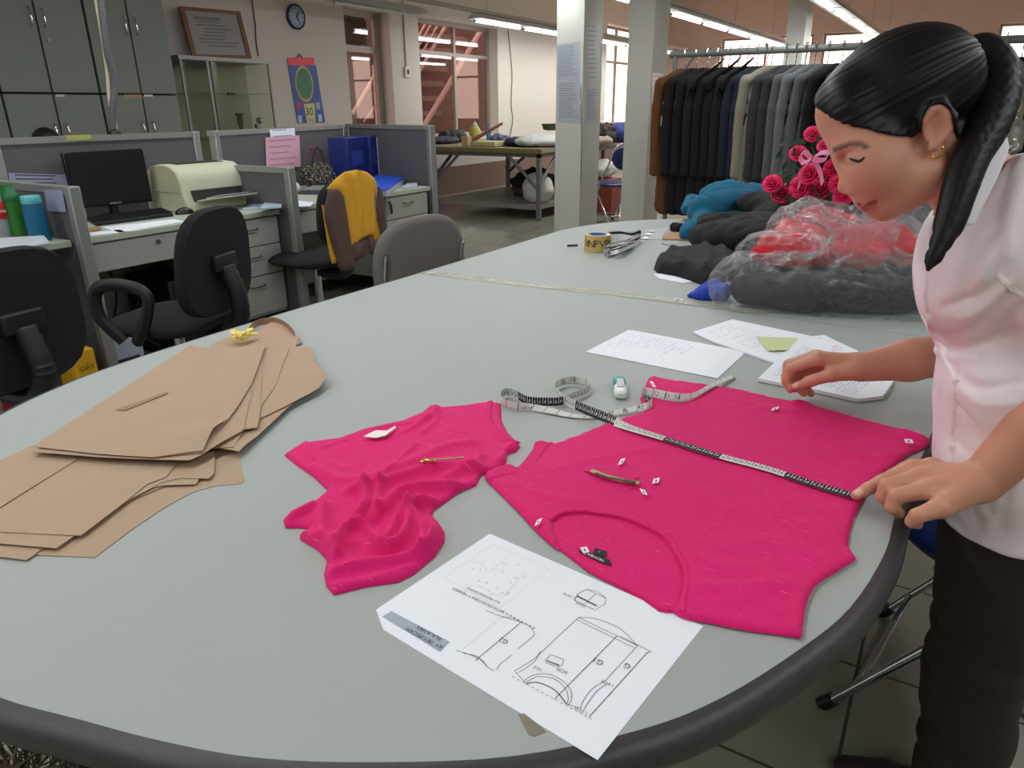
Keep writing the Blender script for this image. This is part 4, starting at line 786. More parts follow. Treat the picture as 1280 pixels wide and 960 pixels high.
# bottles
def bottle(px, py, prof, mats_, label, extra=None):
    p = Z(px, py, DZ); t = thing('drink_bottle', label, 'bottle', p)
    for nm, pf, m in prof: MB().lathe((p.x, p.y, DZ), pf, 24).build(nm, m, t, smooth=60)
    return t, p
g_cl = mat('clear plastic', (190, 196, 196), .12, alpha=.45); g_gr = mat('green plastic', (60, 150, 50), .2, alpha=.75); g_bl = mat('blue plastic', (30, 110, 150), .2, alpha=.8); m_redl = mat('red label', (196, 28, 34), .5)
t, p = bottle(6, 303, [('bottle_body', [(.001, 0), (.030, .002), (.032, .02), (.032, .17), (.026, .21), (.012, .25), (.012, .262)], g_cl), ('cola_remains', [(.001, .004), (.028, .006), (.028, .05)], mat('cola', (60, 20, 14), .3)), ('bottle_label', [(.0325, .10), (.033, .101), (.033, .17), (.0325, .171)], m_redl), ('cap', [(.014, .255), (.015, .256), (.015, .275), (.001, .276)], m_redl)], None, 'clear plastic bottle with red label and red cap at the edge of the picture')
text('label_lettering', 'Coca-Cola', .018, p+Vector((.034*cos(-.6), .034*sin(-.6), .135)), Vector((sin(.6), cos(.6), 0)), UPV, mat('white print', (230, 226, 220), .5), t)
bottle(24, 300, [('bottle_body', [(.001, 0), (.034, .002), (.036, .03), (.038, .15), (.040, .17)], g_gr), ('cap', [(.041, .165), (.042, .17), (.040, .20), (.028, .215), (.026, .235), (.001, .237)], mat('dark green plastic', (20, 110, 44), .35))], None, 'green shaker bottle with dark green lid standing between two other bottles')
t, p = bottle(51, 301, [('bottle_body', [(.001, 0), (.042, .002), (.043, .03), (.042, .12), (.038, .155), (.036, .165)], g_bl), ('cap', [(.037, .16), (.038, .162), (.038, .188), (.033, .192), (.001, .193)], mat('aqua lid', (90, 180, 190), .35))], None, 'squat blue bottle with aqua lid nearest the low divider')
ph = thing('folder_stack', 'stack of papers and plastic folders in front of the bottles', 'papers', Z(20, 308, DZ))
for i, c in enumerate(((190, 196, 206), (120, 130, 150), (200, 204, 214), (150, 160, 200), (196, 200, 208))): MB().slab([Z(a+i*2-3, b+(i % 2), DZ+i*.008) for a, b in ((-20, 318), (58, 305), (50, 296), (-20, 300))], UPV, .006).build('folder', mat('folder %d' % i, c, .4), ph, smooth=0)
# papers pinned on partitions
def xquad(name, pix, x, label, m, cat='paper', t=.001, lines=0, lm=m_ink, group=None, axis='x'):
    f = X if axis == 'x' else Y; q = [PL(a, b, x) if axis == 'p' else f(a, b, x) for a, b in pix]; o = thing(name, label, cat, ((q[0]+q[2])/2)[:2]+(min(v.z for v in q),), group=group); nn = Vector((1, 0, 0)) if axis in 'xp' else Vector((0, -1, 0))
    MB().slab(q, nn, t).build('sheet', m, o, smooth=0)
    if lines:
        mb = MB(); random.seed(int(pix[0][0]))
        for i in range(lines):
            v = .12+.76*i/max(1, lines-1); a = q[0]*(1-v)+q[3]*v; b = q[1]*(1-v)+q[2]*v; mb.strip([a*.9+b*.1+nn*(t+.0006), a*(1-random.uniform(.6, .92))+b*random.uniform(.6, .92)+nn*(t+.0006)] if False else [a*.9+b*.1+nn*(t+.0006), a+(b-a)*random.uniform(.6, .92)+nn*(t+.0006)], .006, nn)
        mb.build('printed_text', lm, o, smooth=0)
    return o
xquad('pinned_paper', ((331.5, 172), (374, 169), (376, 208), (333, 212)), .028, 'pink printed sheet pinned on the partition beside the handbag', mat('pink paper', (220, 170, 190), .7), lines=5, lm=mat('rose ink', (170, 110, 140), .6), axis='p')
xquad('pinned_paper', ((337, 162), (368, 160), (369, 170), (338, 172)), .024, 'white slip pinned above the pink sheet', m_wpap, lines=2, lm=lt_blue, axis='p')
xquad('pinned_paper', ((10, 216), (84, 218.5), (87, 234), (14, 236)), XB+.022, 'wide white sheet pinned low on the partition behind the bottles', mat('bluish paper', (150, 156, 180), .7), lines=4, lm=m_ink)
xquad('pinned_paper', ((55, 237), (78, 238), (83, 265), (60, 264)), DV[0]-.024, 'white sheet hung on the low divider behind the blue bottle', mat('bluish paper', (150, 156, 180), .7), axis='y')
# jar
p = OD(343, .1); j = thing('glass_jar', 'small clear jar with blue lid standing before the pink sheet', 'jar', (p.x, p.y, DZ))
MB().lathe((p.x, p.y, DZ), [(.001, 0), (.033, .002), (.034, .08), (.030, .095)], 20).build('jar_body', mat('pinkish clear plastic', (220, 180, 190), .2, alpha=.6), j); MB().lathe((p.x, p.y, DZ), [(.034, .09), (.035, .092), (.035, .115), (.001, .117)], 20).build('jar_lid', mat('light blue lid', (110, 180, 210), .4), j)
# handbag
hb = thing('handbag', 'dark handbag with pale speckles and brown straps on the desk', 'bag', OD(394, .2)); hc = OD(394, .2)
m_bag = mat('speckled bag cloth', (50, 44, 40), .8); nt, b = nodes_of(m_bag); v = nt.nodes.new('ShaderNodeTexVoronoi'); v.inputs['Scale'].default_value = 75; tc = nt.nodes.new('ShaderNodeTexCoord'); nt.links.new(tc.outputs['Object'], v.inputs['Vector'])
cr = nt.nodes.new('ShaderNodeMath'); cr.operation = 'LESS_THAN'; cr.inputs[1].default_value = .32; nt.links.new(v.outputs['Distance'], cr.inputs[0]); mx = nt.nodes.new('ShaderNodeMix'); mx.data_type = 'RGBA'; mx.inputs[6].default_value = (*lin((38, 32, 30)), 1); mx.inputs[7].default_value = (*lin((170, 160, 140)), 1); nt.links.new(cr.outputs[0], mx.inputs[0]); nt.links.new(mx.outputs[2], b.inputs['Base Color'])
s = SDF(np.array(hc)-np.array([.2, .2, .02]), np.array(hc)+np.array([.2, .2, .3]), .006); c = np.array(hc)
s.ell(c+[0, 0, .09], (.07, .14, .085), k=.01); s.ell(c+[0, 0, .05], (.07, .12, .055), k=.03); s.ell(c+[0, -.09, .12], (.03, .05, .04), k=.03); s.ell(c+[0, .09, .12], (.03, .05, .04), k=.03)
for i in range(9): s.cap(c+[.07, -.12+i*.03, .02], c+[.06, -.10+i*.025, .14], .008, .004, .01)
p, q = s.mesh(); meshobj('bag_body', p, q, m_bag, hb, smooth=180)
for dx, m, nm in ((.03, mat('brown strap', (52, 34, 30), .5), 'strap'), (-.03, mat('plum strap', (110, 60, 90), .5), 'strap')): MB().tube(catmull([hc+Vector((dx, -.06, .15)), hc+Vector((dx, -.045, .22)), hc+Vector((dx, -.005, .275)), hc+Vector((dx, .035, .24)), hc+Vector((dx, .06, .15))], 6), .010, 8, flat=.4, up=(1, 0, 0)).build(nm, m, hb)
# binders and folders
m_navy = mat('navy folder', (24, 40, 110), .4); m_blue = mat('bright blue folder', (30, 80, 200), .45)
dP = (Q1-Q0).normalized(); nP = Vector((dP.y, -dP.x, 0)); rzP = atan2(dP.y, dP.x)
b0 = OD(411, .19); b1 = OD(436, .19); b2 = OD(447, .19)
for a_, c_, lab, dep in ((b0, b1, 'tall dark blue box file nearest the handbag', .16), (b1, b2, 'tall dark blue box file next to the white sheets', .19)):
    w_ = (c_-a_).length-.006; t = thing('box_file', lab, 'folder', (a_+c_)/2+nP*dep/2); m_ = (a_+c_)/2+nP*dep/2
    MB().box(m_+Vector((0, 0, .165)), (w_, dep, .33), rzP).build('cover', m_navy, t, bevel=.006); MB().box(m_+nP*(dep/2+.001)+Vector((0, 0, .18)), (w_*.6, .003, .10), rzP).build('spine_label', mat('pale blue label', (40, 60, 140), .5), t, smooth=0)
for i in range(3):
    a_ = OD(450+i*4, .22); MB().box(a_+nP*.08+Vector((0, 0, .16-i*.015)), (.014, .17, .32-i*.03), rzP+.02).build('document_folder', mat('white plastic folder', (196, 200, 214), .5), None, smooth=0, label='white document folder standing beside the dark blue box files', cat='folder', group='white folders beside the box files')
sheetz('blue_folder', [(458, 231), (472, 219), (505, 223), (482, 240)], DZ+.03, 'bright blue folder lying on papers on the far desk', m_blue, .008)
sheetz('document_pile', [(460, 238), (478, 227), (506, 228), (484, 246)], DZ, 'pile of papers beneath the bright blue folder', mat('grey paper', (180, 186, 196), .6, var=.3, vscale=20), .028)
sheetz('paper_sheet', [(504, 237), (508, 231), (521, 230), (522, 234)], DZ, 'loose papers at the far end of the desk', mat('grey paper', (180, 186, 196), .6), .01)
mg = thing('newspaper_pile', 'pile of folded newspapers in front of the handbag', 'newspapers', OD(400, .34))
for i in range(5): MB().box(OD(396+(i*3) % 5, .40)+Vector((0, 0, .003+i*.006)), (.30, .20, .005), rzP+.06*i).build('newspaper', mat('newsprint %d' % (i % 2), (120+40*(i % 2),)*3, .7, var=.5, vscale=30), mg, smooth=0)
sheetz('paper_sheet', [(365, 259), (366, 250), (392, 253), (388, 258)], DZ, 'white papers beside the low divider in front of the newspapers')
p = OD(364, .3); s = SDF(np.array(p)-.08, np.array(p)+.1, .006); s.ell(np.array(p)+[0, 0, .03], (.03, .045, .03), k=.01); s.ell(np.array(p)+[0, .02, .05], (.02, .02, .025), k=.02); a, q = s.mesh(); meshobj('tissue_wad', a, q, mat('white tissue', (190, 196, 196), .7), None, smooth=180, label='small white tissue wad beside the low divider', cat='tissue')
# hanging keys
p = X(486, 253, XF+.004); k_ = thing('key_bunch', 'bunch of keys hanging from the far desk drawer lock', 'keys', p); MB().cyl(p, p+Vector((.012, 0, 0)), .01, n=12).build('key', m_handle, k_); MB().slab([p+Vector((.01, -.01, -.01)), p+Vector((.01, .015, -.01)), p+Vector((.012, .02, -.07)), p+Vector((.012, 0, -.08))], Vector((1, 0, 0)), .003).build('key_tag', m_dark, k_, smooth=0)
# conduit with cables rising from the partition
cp = thing('cable_conduit', 'grey corrugated cable hose rising from the partition to the ceiling', 'conduit', X(146, 186, -3.98))
MB().tube(catmull([X(150, 187, -3.99), X(143, 170, -3.99), X(140.5, 140, -3.99), X(143.5, 108, -3.99), X(139, 84, -3.99), X(134, 66, -3.99), X(128, 20, -3.99), X(124, -20, -3.99), X(118, -90, -3.99)], 6), .017, 10).build('hose', mat('grey hose', (84, 82, 88), .5, bump=.5, bscale=90), cp)
MB().tube(catmull([X(153, 187, -4.02), X(145, 160, -4.02), X(137, 125, -4.02), X(134, 90, -4.02), X(127, 40, -4.02), X(119, -10, -4.02), X(112, -90, -4.02)], 5), .010, 8).build('cable', mat('cream cable', (196, 186, 156), .5), cp)
MB().tube([X(138, 170, -3.96), X(148, 167, -3.96)], .026, 12).build('clamp', m_dark, cp)
# ============================================================ OFFICE CHAIRS
def office_chair(loc, rz, label, back_z=.72, arm=True, tilt=.1, name='office_chair', back=(.42, .40), hook=True):
    t = thing(name, label, 'chair', (loc[0], loc[1], 0), rz)   # faces +x in local space
    K = dict(local=True); bw, bh = back
    s = SDF((-.3, -.3, .38), (.3, .3, .56), .012); s.cap((-.06, -.07, .47), (.07, -.07, .47), .165, .165, .05, flat=((0, 0, 1), .24)); s.cap((-.06, .07, .47), (.07, .07, .47), .165, .165, .05, flat=((0, 0, 1), .24)); p, q = s.mesh(); meshobj('seat', p, q, m_blackf, t, smooth=180, **K)
    vs = []; n = 32
    for lay, (xo, sc) in enumerate(((-.028, .86), (-.03, .97), (-.012, 1.0), (.012, 1.0), (.026, .95), (.030, .80))):
        for j in range(n):
            th = 2*pi*j/n; e = 3.2; r = (abs(cos(th))**e+abs(sin(th))**e)**(-1/e); yy = cos(th)*r*bw/2*sc; zz_ = sin(th)*r*bh/2*sc; yy *= 1-.16*(zz_/bh); xx = -.24+xo-tilt*zz_+.35*yy*yy; vs.append((xx, yy, back_z+zz_))
    fs = [(i*n+j, i*n+(j+1) % n, (i+1)*n+(j+1) % n, (i+1)*n+j) for i in range(5) for j in range(n)]+[tuple(range(n))[::-1], tuple(5*n+j for j in range(n))]
    meshobj('backrest', vs, fs, m_blackf, t, smooth=60, **K)
    pts = catmull([(-.275-.0, 0, back_z-.02), (-.31, 0, back_z-.12), (-.31, 0, .50), (-.25, 0, .43), (-.10, 0, .42)], 7); rr = [.034+.004*(i % 2) for i in range(len(pts))]
    if not hook: pts = [p+Vector((.05, 0, -.03)) for p in pts]
    b = MB().tube(pts, rr, 12, up=(0, 1, 0)); b.build('back_support', m_dark, t, **K); MB().box((-.275, 0, back_z), (.03, .13, .07)).build('back_bracket', m_dark, t, bevel=.01, **K)
    if arm:
        for sy in (-1, 1):
            MB().tube(catmull([(.06, sy*.23, .44), (.13, sy*.25, .54), (.12, sy*.25, .64), (.02, sy*.25, .67), (-.10, sy*.25, .64), (-.08, sy*.25, .54), (0, sy*.23, .44)], 6), .021, 10, flat=1.2, closed=False).build('armrest', m_dark, t, **K)
    MB().cyl((0, 0, .16), (0, 0, .43), .026, .02, 16).build('gas_column', m_chrome, t, **K)
    for i in range(5):
        a = 2*pi*i/5+.3; lg = MB().tube([(0, 0, .12), (.28*cos(a), .28*sin(a), .07)], [.03, .018], 8).build('leg', m_dark, t, **K)
        w_ = MB().cyl((.28*cos(a)-.02*sin(a), .28*sin(a)+.02*cos(a), .027), (.28*cos(a)+.02*sin(a), .28*sin(a)-.02*cos(a), .027), .027, n=12); w_.build('caster', m_dark, lg, **K)
    return t
c1 = Z(262, 326, .72); office_chair((c1.x-.20, c1.y-.06), pi+.30, 'black office chair with loop armrests in front of the printer desk', back_z=.72, back=(.42, .42))
c2 = Z(2, 402, .68); office_chair((c2.x-.22, c2.y-.0), pi+.12, 'black office chair nearest the table rim, in front of the bottle desk', back_z=.68, arm=False, back=(.43, .44))
# chair with pullover
c3 = Z(438, 225, .92); oc = office_chair((c3.x-.33, c3.y+.0), pi+.05, 'dark office chair with the mustard pullover hung over its back', back_z=.74, arm=False, back=(.36, .34), tilt=.02, hook=False)
m_must = mat('mustard knit', (214, 158, 40), .85, var=.05, bump=.2, bscale=300); m_brown = mat('brown knit', (88, 66, 60), .85, bump=.2, bscale=300)
pu = thing('pullover', 'mustard yellow pullover with brown sleeves and hem draped over the chair back', 'pullover', (c3.x, c3.y, .45))
XP = c3.x+.03
def cloth3(name, pix, m, parent, off=0, step=.02, amp=.012, fr=9, th=.012, x=None):
    """hanging cloth traced on a vertical plane x = XP, folded along its width and given thickness"""
    x = XP if x is None else x; q = [X(a, b, x) for a, b in pix]; V, T, b = fill2d([(v.y, v.z) for v in q], step); d = seg_dist(V, b); n = len(V)
    bul = np.sqrt(np.clip(d/.03, 0, 1)); w = amp*np.sin(V[:, 0]*fr*2*pi+nz(V, 3)*3)*bul+off; fr_ = np.column_stack([x+w+.012*bul, V[:, 0], V[:, 1]]); bk = np.column_stack([x+w-th, V[:, 0], V[:, 1]])
    return meshobj(name, np.vstack([fr_, bk]), list(T)+[tuple(n+i for i in f[::-1]) for f in T]+rim(T, n), m, parent, smooth=80)
s3 = lambda pts: [(320+u/5.333, 140+v/5.333) for u, v in pts]
cloth3('body', s3([(545, 440), (600, 400), (680, 385), (740, 400), (790, 440), (808, 480), (790, 620), (810, 720), (838, 865), (745, 825), (690, 860), (620, 930), (600, 800), (560, 560), (480, 512)]), m_must, pu)
cloth3('hem', s3([(620, 925), (650, 870), (740, 850), (748, 930), (700, 970), (640, 1000)]), m_brown, pu, off=.01); cloth3('hem', s3([(745, 830), (838, 862), (845, 930), (790, 960), (750, 935)]), m_brown, pu, off=.008)
cloth3('sleeve', s3([(465, 515), (520, 512), (560, 560), (590, 740), (615, 900), (640, 1040), (560, 1060), (530, 1030), (490, 880), (440, 700), (440, 620)]), m_brown, pu, off=.028, amp=.004)
cloth3('sleeve', s3([(800, 500), (822, 520), (840, 640), (852, 800), (850, 880), (830, 840), (790, 660)]), m_brown, pu, off=.022, amp=.003)
cloth3('side_panel', s3([(437, 620), (450, 640), (500, 900), (540, 1000), (505, 1010), (480, 900)]), m_must, pu, off=.012, amp=.002)
# grey chair in front of the table rim
g0 = Z(520, 276, .87); gc = thing('visitor_chair', 'grey cloth chair with rounded back pushed up to the big table', 'chair', (g0.x, g0.y, 0)); m_greyf = mat('grey chair cloth', (108, 104, 102), .9, bump=.2, bscale=300)
dr_ = Vector((-.35, .94, 0)).normalized(); nn = Vector((-dr_.y, dr_.x, 0)); nn = nn if nn.dot(-g0) > 0 else -nn; vs = []; n = 40
W0 = Z(473, 330, .72); W1 = Z(583, 315, .70); dr_ = (W1-W0); dr_.z = 0; hw = dr_.length/2; dr_.normalize(); nn = Vector((dr_.y, -dr_.x, 0)); nn = nn if nn.dot(Vector((W0.x, W0.y, 0))) < 0 else -nn; cc = (W0+W1)/2; cc.z = .66
for xo, sc in ((-.02, .9), (-.022, .98), (-.008, 1), (.008, 1), (.02, .97), (.022, .88)):
    for j in range(n):
        th = 2*pi*j/n; e = 2.7; r = (abs(cos(th))**e+abs(sin(th))**e)**(-1/e); a = cos(th)*r*hw*sc; z_ = sin(th)*r*.22*sc; vs.append(cc+dr_*a+Vector((0, 0, z_))+nn*(xo-.5*a*a))
meshobj('backrest', vs, [(i*n+j, i*n+(j+1) % n, (i+1)*n+(j+1) % n, (i+1)*n+j) for i in range(5) for j in range(n)]+[tuple(range(n))[::-1], tuple(5*n+j for j in range(n))], m_greyf, gc, smooth=60)
sc_ = cc-nn*.24; s = SDF((sc_.x-.3, sc_.y-.3, .36), (sc_.x+.3, sc_.y+.3, .55), .012); s.ell((sc_.x, sc_.y, .45), (.23, .23, .045), k=.01); p, q = s.mesh(); meshobj('seat', p, q, m_greyf, gc, smooth=180)
for sx in (-1, 1):
    for sy in (-1, 1): b_ = sc_+dr_*(sx*.2)+nn*(sy*.2); MB().tube([(b_.x, b_.y, 0), (b_.x, b_.y, .43)]+([(b_.x+nn.x*.05, b_.y+nn.y*.05, .75)] if sy > 0 else []), .011, 8).build('leg', m_chrome, gc)
# under-desk clutter
p = X(244.7, 409, -3.2); pc = thing('computer_tower', 'black computer tower with round blue light under the printer desk', 'computer', (p.x-.2, p.y, 0)); p = X(240, 400, -3.45)
MB().bb((p.x-.40, p.y-.10, .02), (p.x, p.y+.12, .44)).build('casing', m_dark, pc, bevel=.01)
q_ = X(236, 398, p.x+.003); MB().lathe((p.x+.001, q_.y, q_.z), [(.012, 0), (.020, .003), (.020, .005), (.013, .006)], 20, axis=(1, 0, 0)).build('power_button', mat('blue light', (70, 110, 255), .4, emis=.8), pc)
p = Z(150, 470, 0.0); q = [X(133, 428, -3.35), X(166, 419, -3.35), X(172, 446, -3.35), X(138, 458, -3.35)]; bx_ = thing('white_box', 'white box with a grey slot on the floor under the monitor desk', 'box', (-3.45, q[0].y, .0)); zlow = q[2].z
MB().bb((-3.6, q[0].y, .0), (-3.33, q[1].y+.03, q[0].z)).build('casing', mat('blue white plastic', (170, 176, 190), .5), bx_, bevel=.008); MB().bb((-3.33, q[0].y+.01, q[0].z-.12), (-3.326, q[1].y-.0, q[0].z-.095)).build('slot', m_slot, bx_, smooth=0)
q = [X(90, 442, -3.15), X(111, 437, -3.15), X(116, 466, -3.15), X(93, 476, -3.15)]
yb = thing('yellow_box', 'yellow cardboard box with black print on the floor behind the black chair', 'box', (-3.2, q[0].y, 0)); MB().bb((-3.3, q[0].y, 0), (-3.15, q[1].y+.02, q[0].z)).build('carton', mat('yellow card', (220, 168, 30), .6), yb, bevel=.003)
lt = MB(); y_ = (q[0].y+q[1].y)/2+.01
for i, tx in enumerate(('GIẤY', 'A4 70', 'PAPER')): text('t', tx, .03, (-3.149, y_, q[0].z-.08-.045*i), Vector((0, 1, 0)), UPV, None, lt, off=.001)
lt.build('printed_lettering', mat('brown print', (90, 60, 10), .6), yb, smooth=0)
p = Z(8, 512, .0); MB().lathe((p.x, p.y, 0), [(.10, 0), (.12, .01), (.14, .22), (.145, .23), (.13, .23), (.1, .02)], 24).build('waste_bin', mat('red plastic', (150, 30, 30), .45), None, label='red plastic bin on the floor under the nearest black chair', cat='bin')
cb = MB(); random.seed(2)
for i in range(5): y_ = 1.9+i*.13; cb.tube(catmull([(-3.8, y_, .7), (-3.75, y_+.05, .4), (-3.7, y_-.03, .15), (-3.55, y_+.1, .02), (-3.35+.03*i, y_+.25, .012)], 6), .006, 6)
cb.build('cable_tangle', m_dark, None, label='tangle of black cables hanging under the monitor desk', cat='cables', kind='stuff')
# person behind the partition
pp = X(57, 172, -4.75); pe = thing('person', 'seated person behind the partition, only dark hair showing', 'person', (pp.x, pp.y, 0))
s = SDF((pp.x-.35, pp.y-.35, .4), (pp.x+.35, pp.y+.35, 1.4), .012); h = np.array([pp.x, pp.y, pp.z-.07])
s.ell(h, (.09, .075, .11), k=.01); s.cap(h-[0, 0, .08], h-[0, 0, .18], .05, .06, .03); s.cap(h-[0, .15, .24], h-[0, -.15, .24], .06, .06, .05); s.cap(h-[0, 0, .25], [h[0], h[1], .46], .14, .15, .05); s.cap(h-[0, .17, .25], h-[-.05, .2, .5], .045, .04, .03); s.cap(h-[0, -.17, .25], h-[-.05, -.2, .5], .045, .04, .03)
p, q = s.mesh(); meshobj('body', p, q, mat('far clothes', (120, 130, 150), .8), pe, smooth=180)
s = SDF((pp.x-.2, pp.y-.2, h[2]-.15), (pp.x+.2, pp.y+.2, h[2]+.2), .008); s.ell(h+[0, 0, .012], (.10, .085, .118), k=.01); s.ell(h+[.08, 0, -.03], (.05, .06, .09), k=.01, sub=True); p, q = s.mesh(); meshobj('hair', p, q, mat('black hair', (20, 18, 18), .4), pe, smooth=180)

st_ = thing('stool', 'stool under the seated person behind the partition', 'stool', (pp.x, pp.y, 0)); MB().cyl((pp.x, pp.y, .38), (pp.x, pp.y, .40), .18, n=24).build('seat', m_dark, st_)
for i in range(4): MB().cyl((pp.x+.13*cos(i*pi/2), pp.y+.13*sin(i*pi/2), 0), (pp.x+.13*cos(i*pi/2), pp.y+.13*sin(i*pi/2), .38), .012, n=8).build('leg', m_chrome, st_)
# ============================================================ LEFT WALL FURNITURE
XC = -6.42; m_cab = mat('grey green cabinet board', (128, 134, 126), .55, var=.03); m_gap = mat('dark gap', (30, 30, 28), .8); m_wht = mat('white label', (210, 214, 210), .6)
def yof(px, py): return X(px, py, XC).y
ZM = X(110, 117, XC).z
def cabinet(p0, p1, ps, label, h0, h1, up):
    y0, y1, ys = yof(p0, 117), yof(p1, 117), yof(ps, 117); t = thing('wall_cabinet' if up else 'base_cabinet', label, 'cabinet', (XC-.22, (y0+y1)/2, h0))
    MB().bb((WL+.002, y0+.004, h0), (XC-.022, y1-.004, h1)).build('cabinet_body', m_gap, t, smooth=0)
    for a, b, sd in ((y0, ys, 1), (ys, y1, -1)):
        d = MB().bb((XC-.02, a+.008, h0+.008), (XC, b-.008, h1-.008)).build('door', m_cab, t, smooth=0)
        hy = (b-.05 if sd > 0 else a+.05); hz = (h0+.55 if up else h1-.30)
        MB().tube(catmull([(XC, hy, hz-.07), (XC+.02, hy, hz-.06), (XC+.03, hy, hz), (XC+.02, hy, hz+.06), (XC, hy, hz+.07)], 4), .006, 8).build('door_handle', m_chrome, d)
        if sd < 0: MB().cyl((XC, hy+.01, hz-.16), (XC+.006, hy+.01, hz-.16), .016, n=14).build('door_lock', m_handle, d)
    return t
LABS = ('above the seated person', 'crossed by the cable hose', 'left of the seated person')
for (a, b, c), lab in (((2, 125, 66), 'above the seated person'), ((126, 222, 177), 'next to the framed certificate')):
    cabinet(a, b, c, 'grey green wall cabinet with two tall doors '+lab, ZM, 3.2, True); cabinet(a, b, c, 'lower grey green cabinet with two doors standing under the one '+lab, .0, ZM-.002, False)
cabinet(-150, 1.5, -70, 'grey green wall cabinet at the edge of the picture', ZM, 3.2, True); cabinet(-150, 1.5, -70, 'lower grey green cabinet at the edge of the picture', 0, ZM-.002, False)
for pa, pb in (((70, 118), (81, 121)), ((180, 118), (191, 121))):
    a, b = X(*pa, XC+.001), X(*pb, XC+.001); MB().bb((XC+.001, a.y, b.z), (XC+.003, b.y, a.z)).build('name_sticker', m_wht, None, smooth=0, label='small white sticker on the lower cabinet door '+('above the seated person' if pa[0] < 100 else 'near the framed certificate'), cat='sticker')
a, b = X(155, 118, XC+.001), X(178, 123, XC+.001); MB().bb((XC+.001, a.y, b.z), (XC+.002, b.y, a.z)).build('tape_strip', mat('tan tape', (168, 138, 100), .6), None, smooth=0, label='tan tape strip on the lower cabinet door beside the cable hose', cat='tape')
# glass showcase
gz = X(276, 74, -6.5).z; y0, y1 = X(224, 74, -6.5).y, X(336, 76, -6.5).y; gb = .2
gcz = thing('glass_showcase', 'glass showcase with metal frame standing against the wall under the certificate', 'showcase', (-6.7, (y0+y1)/2, 0))
MB().bb((WL+.002, y0, 0), (-6.5, y1, gb)).build('plinth', m_dside, gcz, smooth=0); MB().bb((WL+.004, y0, gb), (WL+.012, y1, gz)).build('back_panel', mat('showcase back', (150, 150, 128), .5), gcz, smooth=0)
MB().bb((WL+.002, y0-.02, gz-.02), (-6.48, y1+.02, gz+.015)).build('top_board', m_alu, gcz, smooth=0)
for a in (y0+.01, y1-.01): MB().bb((-6.515, a-.01, gb), (-6.495, a+.01, gz-.02)).build('frame_post', m_alu, gcz, smooth=0)
m_gl = glass('showcase glass', (.86, .9, .84), .06)
ym = X(265, 120, -6.5).y
for a, b, xo in ((y0+.02, ym+.05, -6.51), (ym, y1-.02, -6.50)):
    d = MB().bb((xo-.003, a, gb+.01), (xo+.003, b, gz-.03)).build('glass_door', m_gl, gcz, smooth=0); MB().bb((xo-.006, (b if a == y0+.02 else a)-.012, gb), (xo+.006, (b if a == y0+.02 else a)+.012, gz-.02)).build('door_edge', m_alu, d, smooth=0)
for z_ in (.55, 1.0, X(276, 117, -6.6).z): MB().bb((WL+.02, y0+.02, z_-.004), (-6.53, y1-.02, z_+.004)).build('glass_shelf', m_gl, gcz, smooth=0)
zs = X(276, 163, -6.7).z; zs = 1.004
MB().bb((-6.515, (y0+y1)/2-.04, X(276, 115, -6.5).z-.03), (-6.49, (y0+y1)/2+.04, X(276, 121, -6.5).z+.04)).build('door_catch', m_dark, gcz, smooth=0)
def in_case(px, name, label, fn):
    p = X(px, 150, -6.7); fn(Vector((-6.7, p.y, 1.005)), name, label)
def vase(p, n, l): MB().lathe(p, [(.03, 0), (.04, .02), (.02, .09), (.035, .14), (.03, .2), (.05, .24)], 18).build(n, mat('dark bronze', (70, 50, 40), .35, metal=.5), None, label=l, cat='ornament')
in_case(300, 'trophy', 'slender dark ornament in the glass showcase', vase)
def fig(p, n, l): MB().box(p+Vector((0, 0, .03)), (.07, .12, .06), .3).box(p+Vector((0, 0, .09)), (.05, .07, .07), .1).ball((p.x, p.y+.02, p.z+.16), .035).build(n, mat('silver ornament', (150, 150, 160), .25, metal=.7), None, bevel=.005, label=l, cat='ornament')
in_case(322, 'trophy', 'silver figure ornament in the glass showcase', fig)
def redb(p, n, l): MB().ball((p.x+.05, p.y, p.z+.035), (.03, .05, .035)).build(n, m_redl, None, smooth=180, label=l, cat='bow')
in_case(312, 'red_bow', 'small red bow at the bottom of the glass showcase', redb)
# framed certificate leaning on the showcase
def frame(q, nn, name, label, cat, mf, mp, w=.03, t=.02):
    o = thing(name, label, cat, (q[2]+q[3])/2); c = sum(q, Vector())/4; inn = [c+(p-c)*.86 for p in q]
    for i in range(4): j = (i+1) % 4; MB().slab([q[i], q[j], inn[j], inn[i]], nn, t).build('frame_side', mf, o, smooth=0)
    MB().slab([c+(p-c)*.87 for p in q], nn, t*.4).build('picture_sheet', mp, o, smooth=0); return o, inn
q = [X(222.5, 7, -6.80), X(298.5, 13.5, -6.80), X(313.5, 73, -6.74), X(239.5, 70.5, -6.74)]; lift = gz+.016-min(q[2].z, q[3].z)
q = [p+Vector((0, 0, lift*.5)) for p in q]; q[3].z = gz+.016; q[2].z = max(q[2].z, gz+.016)
o, inn = frame(q, Vector((1, 0, 0)), 'framed_certificate', 'framed certificate in a brown wooden frame leaning on top of the glass showcase', 'certificate', mat('brown picture frame', (120, 84, 56), .5), mat('certificate paper', (150, 148, 146), .5))
mb = MB(); random.seed(4)
for i in range(9):
    v = .15+.08*i; a = inn[0]*(1-v)+inn[3]*v; b = inn[1]*(1-v)+inn[2]*v; f0, f1 = random.uniform(.1, .3), random.uniform(.6, .9); mb.strip([a*(1-f0)+b*f0+Vector((.0105, 0, 0)), a*(1-f1)+b*f1+Vector((.0105, 0, 0))], .012 if i else .03, Vector((1, 0, 0)))
mb.build('printed_text', mat('certificate ink', (124, 112, 116), .6), o, smooth=0)
